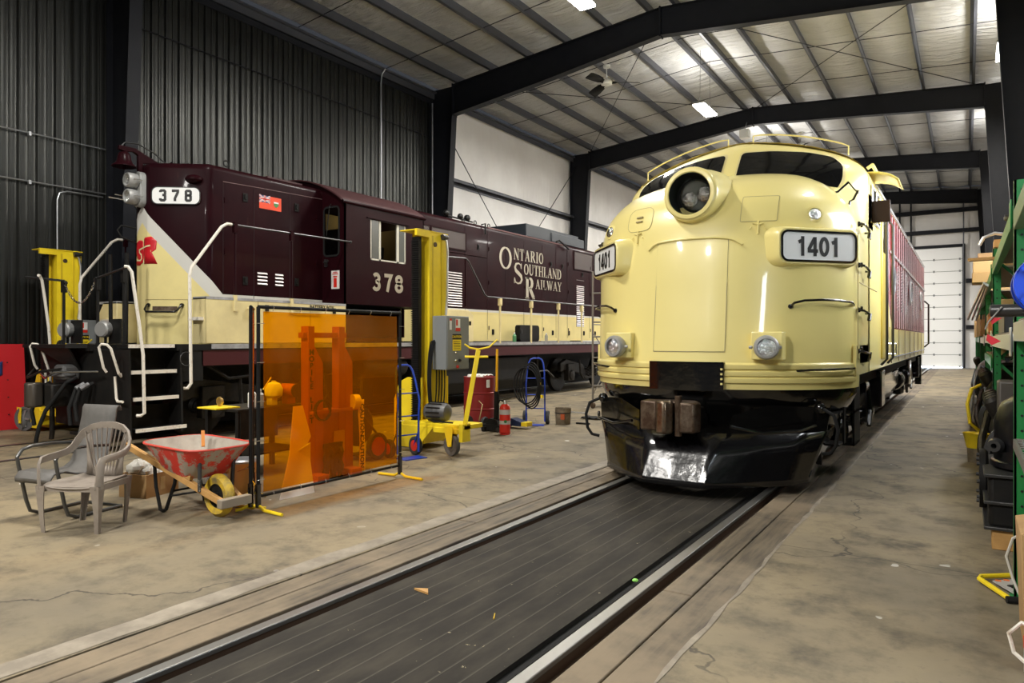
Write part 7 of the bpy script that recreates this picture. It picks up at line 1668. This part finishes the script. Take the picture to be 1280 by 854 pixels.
for k, (x_, y_) in enumerate(((.22, 6.45), (.62, 6.45), (.3, 7.3))): tag(MB().box(x_-.06, x_+.12, y_-.1, y_+.1, 0, .15).build('timber_block', wood, bevel=.006), ('orange timber block under the front corner of the compressor', 'timber block under the right front of the compressor', 'timber block under the back of the compressor')[k], 'block')
def engine(y, L, H, label, hose=None):
    t = thing('engine', label, 'engine', (.5, y, 0))
    MB().prism([(.20, y, .18), (.74, y, .18), (.74, y, H*.8), (.64, y, H), (.42, y, H), (.22, y, H*.75)], (0, L, 0)).build('engine_block', greasy, t, bevel=.03)
    MB().box(.15, .78, y-.05, y+L+.05, .0, .10).box(.25, .35, y, y+L, .10, .18).box(.6, .7, y, y+L, .10, .18).build('skid', rusty, t)
    MB().lathe([(.05, 0), (.30, 0), (.33, .02), (.33, .07), (.28, .08), (.26, .03), (.08, .03), (.05, .09)], (.46, y-.02, .52), (0, -1, 0), 36).build('flywheel', dkmetal, t)
    for k in range(4): MB().lathe([(.07, 0), (.08, .02), (.08, .16), (.05, .2), (0, .21)], (.28+.0*k, y+.15+k*(L-.3)/3, H*.78), (-.5, 0, 1), 16).build('cylinder_head', greasy, t)
    MB().tube([(.16, y+.1, .35), (.12, y+.3, .5), (.13, y+L*.6, .55), (.2, y+L*.9, .8)], .035, 8).build('side_pipe', greasy, t)
    for k in range(5): MB().lathe([(.02, 0), (.025, .03), (0, .04)], (.205, y+.1+k*(L-.2)/4, .30), (-1, 0, 0), 8).build('side_bolt', rusty, t)
    if hose: MB().tube([(.16, y+.2, .95), (.06, y+.1, .90), (.01, y+.0, .70), (.04, y-.02, .45), (.14, y+.1, .34)], .022, 8).build('yellow_hose', yellow, t)
engine(7.85, 1.25, 1.08, 'greasy engine block with big flywheel behind the compressor')
engine(11.2, 1.5, 1.22, 'tall dark engine with a looped yellow hose under the third rack bay', True)
engine(19.2, 2.0, 1.2, 'dark machinery on a skid far down the aisle')
mb = MB(); rows = []
for i in range(13):
    rows.append([(.06+.72*j/10+.0, 14.4+.18*i, 1.05+.12*math.sin(i*.9)+.08*math.sin(j*1.1+i)-(.95 if j == 0 else .25 if j == 1 else 0)) for j in range(11)])
tag(mb.grid(rows).build('tarpaulin', mat('pale blue tarpaulin', (.50, .56, .66), .45), solid=.01, flipcheck=False), 'pale blue tarpaulin draped over stored goods in the third rack bay', 'tarpaulin')
carton('tarp_covered_crate', 'crate under the pale blue tarpaulin', (.5, 15.6, 0), .5, 1.8, .8, 0, greywood)
t = thing('yellow_tub', 'small yellow tub on wooden offcuts in front of the greasy engine', 'tub', (.10, 10.75, 0))
MB().lathe([(.09, .18), (.10, .18), (.14, .36), (.15, .37), (.13, .36), (.09, .2), (0, .2)], (.10, 10.75, 0), n=20).build('tub_body', yellow, t); MB().lathe([(.085, .0), (.095, .18), (0, .18)], (.10, 10.75, 0), n=20).build('tub_foot', bucketm, t)
# ---- near right: sign, carton, cord, mesh shelf
t = thing('floor_sign', 'yellow framed folding floor sign lying flat by the rack foot', 'sign', (.25, 5.5, 0))
MB().tube([(.50, 5.28, .03), (.28, 5.12, .025), (.22, 5.10, .025), (.07, 5.42, .03), (.08, 5.48, .03), (.50, 5.80, .03)], .016, 8).build('sign_frame', yellow, t)
MB().prism([(.14, 5.44, .018), (.27, 5.19, .018), (.55, 5.38, .018), (.45, 5.72, .018)], (0, 0, .008)).build('sign_board', mat('scuffed sign board', (.42, .40, .37), .6), t)
MB().tube([(.20, 5.10, .022), (.30, 5.13, .022)], .022, 8).build('sign_foot', blackrub, t)
font_mesh('SHOP', .10, (.33, 5.42, .028), (.75, .60, 0), (-.62, .78, 0), 'sign_lettering', black, t, bold=.004)
mb = MB()
for k in range(7): a = Vector((.17, 5.45, .027)).lerp(Vector((.44, 5.68, .027)), k/6); mb.box(a.x-.016, a.x+.016, a.y-.012, a.y+.012, .026, .029)
for k in range(6): a = Vector((.28, 5.23, .027)).lerp(Vector((.52, 5.40, .027)), k/5); mb.box(a.x-.016, a.x+.016, a.y-.012, a.y+.012, .026, .029)
mb.build('orange_squares', mat('sign orange', (.75, .16, .03), .6), t)
t = thing('kraft_bag_box', 'tall cardboard box with orange spray mark at the right edge', 'box', (.5, 4.4, 0))
MB().prism([(.245, 4.75, 0), (.62, 4.75, 0), (.62, 4.75, .70), (.225, 4.75, .60)], (0, -.45, 0)).build('box_body', card, t, bevel=.004)
MB().prism([(.30, 4.298, .33), (.60, 4.298, .33), (.60, 4.298, .25), (.36, 4.298, .18), (.30, 4.298, .10)], (0, -.002, 0)).box(.243, .244, 4.35, 4.6, .18, .34).build('orange_spray_mark', mat('orange spray', (.85, .15, .04), .6), t)
font_mesh('ISTO', .09, (.40, 4.297, .48), (1, 0, 0), (0, 0, 1), 'box_print', mat('box ink', (.12, .08, .05), .7), t)
t = thing('extension_cord', 'pale electric cord looped down by the cardboard box', 'cord', (.2, 4.6, 0))
MB().tube([(.30, 4.80, .52), (.22, 4.84, .45), (.19, 4.86, .34), (.22, 4.84, .22), (.26, 4.8, .12)], .008, 6).build('cord_loop', mat('pale cord', (.5, .48, .42), .6), t)
t = thing('solvent_can', 'red and silver can on the floor at the bottom right edge', 'can', (.30, 4.02, 0))
MB().lathe([(.07, 0), (.075, .01), (.075, .12)], (.30, 4.08, 0), n=20).build('can_body', alu, t); MB().lathe([(.076, .12), (.076, .17), (.04, .2), (0, .2)], (.30, 4.08, 0), n=20).build('can_top', red, t)
MB().tube([(.30, 4.10, .20), (.22, 4.12, .22), (.17, 4.12, .16), (.19, 4.10, .08), (.24, 4.06, .05)], .010, 6).build('can_handle', white_paint, t)
t = thing('mesh_shelf', 'zinc wire mesh shelf at the right edge above the cardboard box', 'shelf', (.5, 4.2, 1.0))
mb = MB()
for k in range(22): mb.bar((.24+.03*k, 4.95, .98), (.24+.03*k, 3.4, .98), .004, .02)
for k in range(16): mb.bar((.24, 3.4+.1*k, .98), (.9, 3.4+.1*k, .98), .004, .004)
mb.build('grating', alu, t); MB().box(.225, .24, 3.4, 4.97, .94, .995).box(.225, .9, 4.95, 4.97, .94, .995).build('grating_edge', gal, t)
# ---- litter on the deck
tag(MB().prism([(-2.93, 3.40, -.016), (-2.85, 3.44, -.016), (-2.80, 3.38, -.016)], (0, 0, .012)).build('wood_chip', wood), 'small tan wood chip lying on the dark deck', 'wood chip')
tag(MB().tube([(-2.28, 3.35, -.012), (-2.24, 3.28, -.012)], .004, 5).build('straw', yellow_dirty), 'thin straw on the dark deck', 'straw')
tag(MB().sphere((-1.83, 4.33, -.02), .022, 8, (1, 1, .5)).build('green_scrap', mat('bright green plastic', (.25, .6, .1), .5)), 'tiny green scrap on the strip beside the right rail', 'scrap')
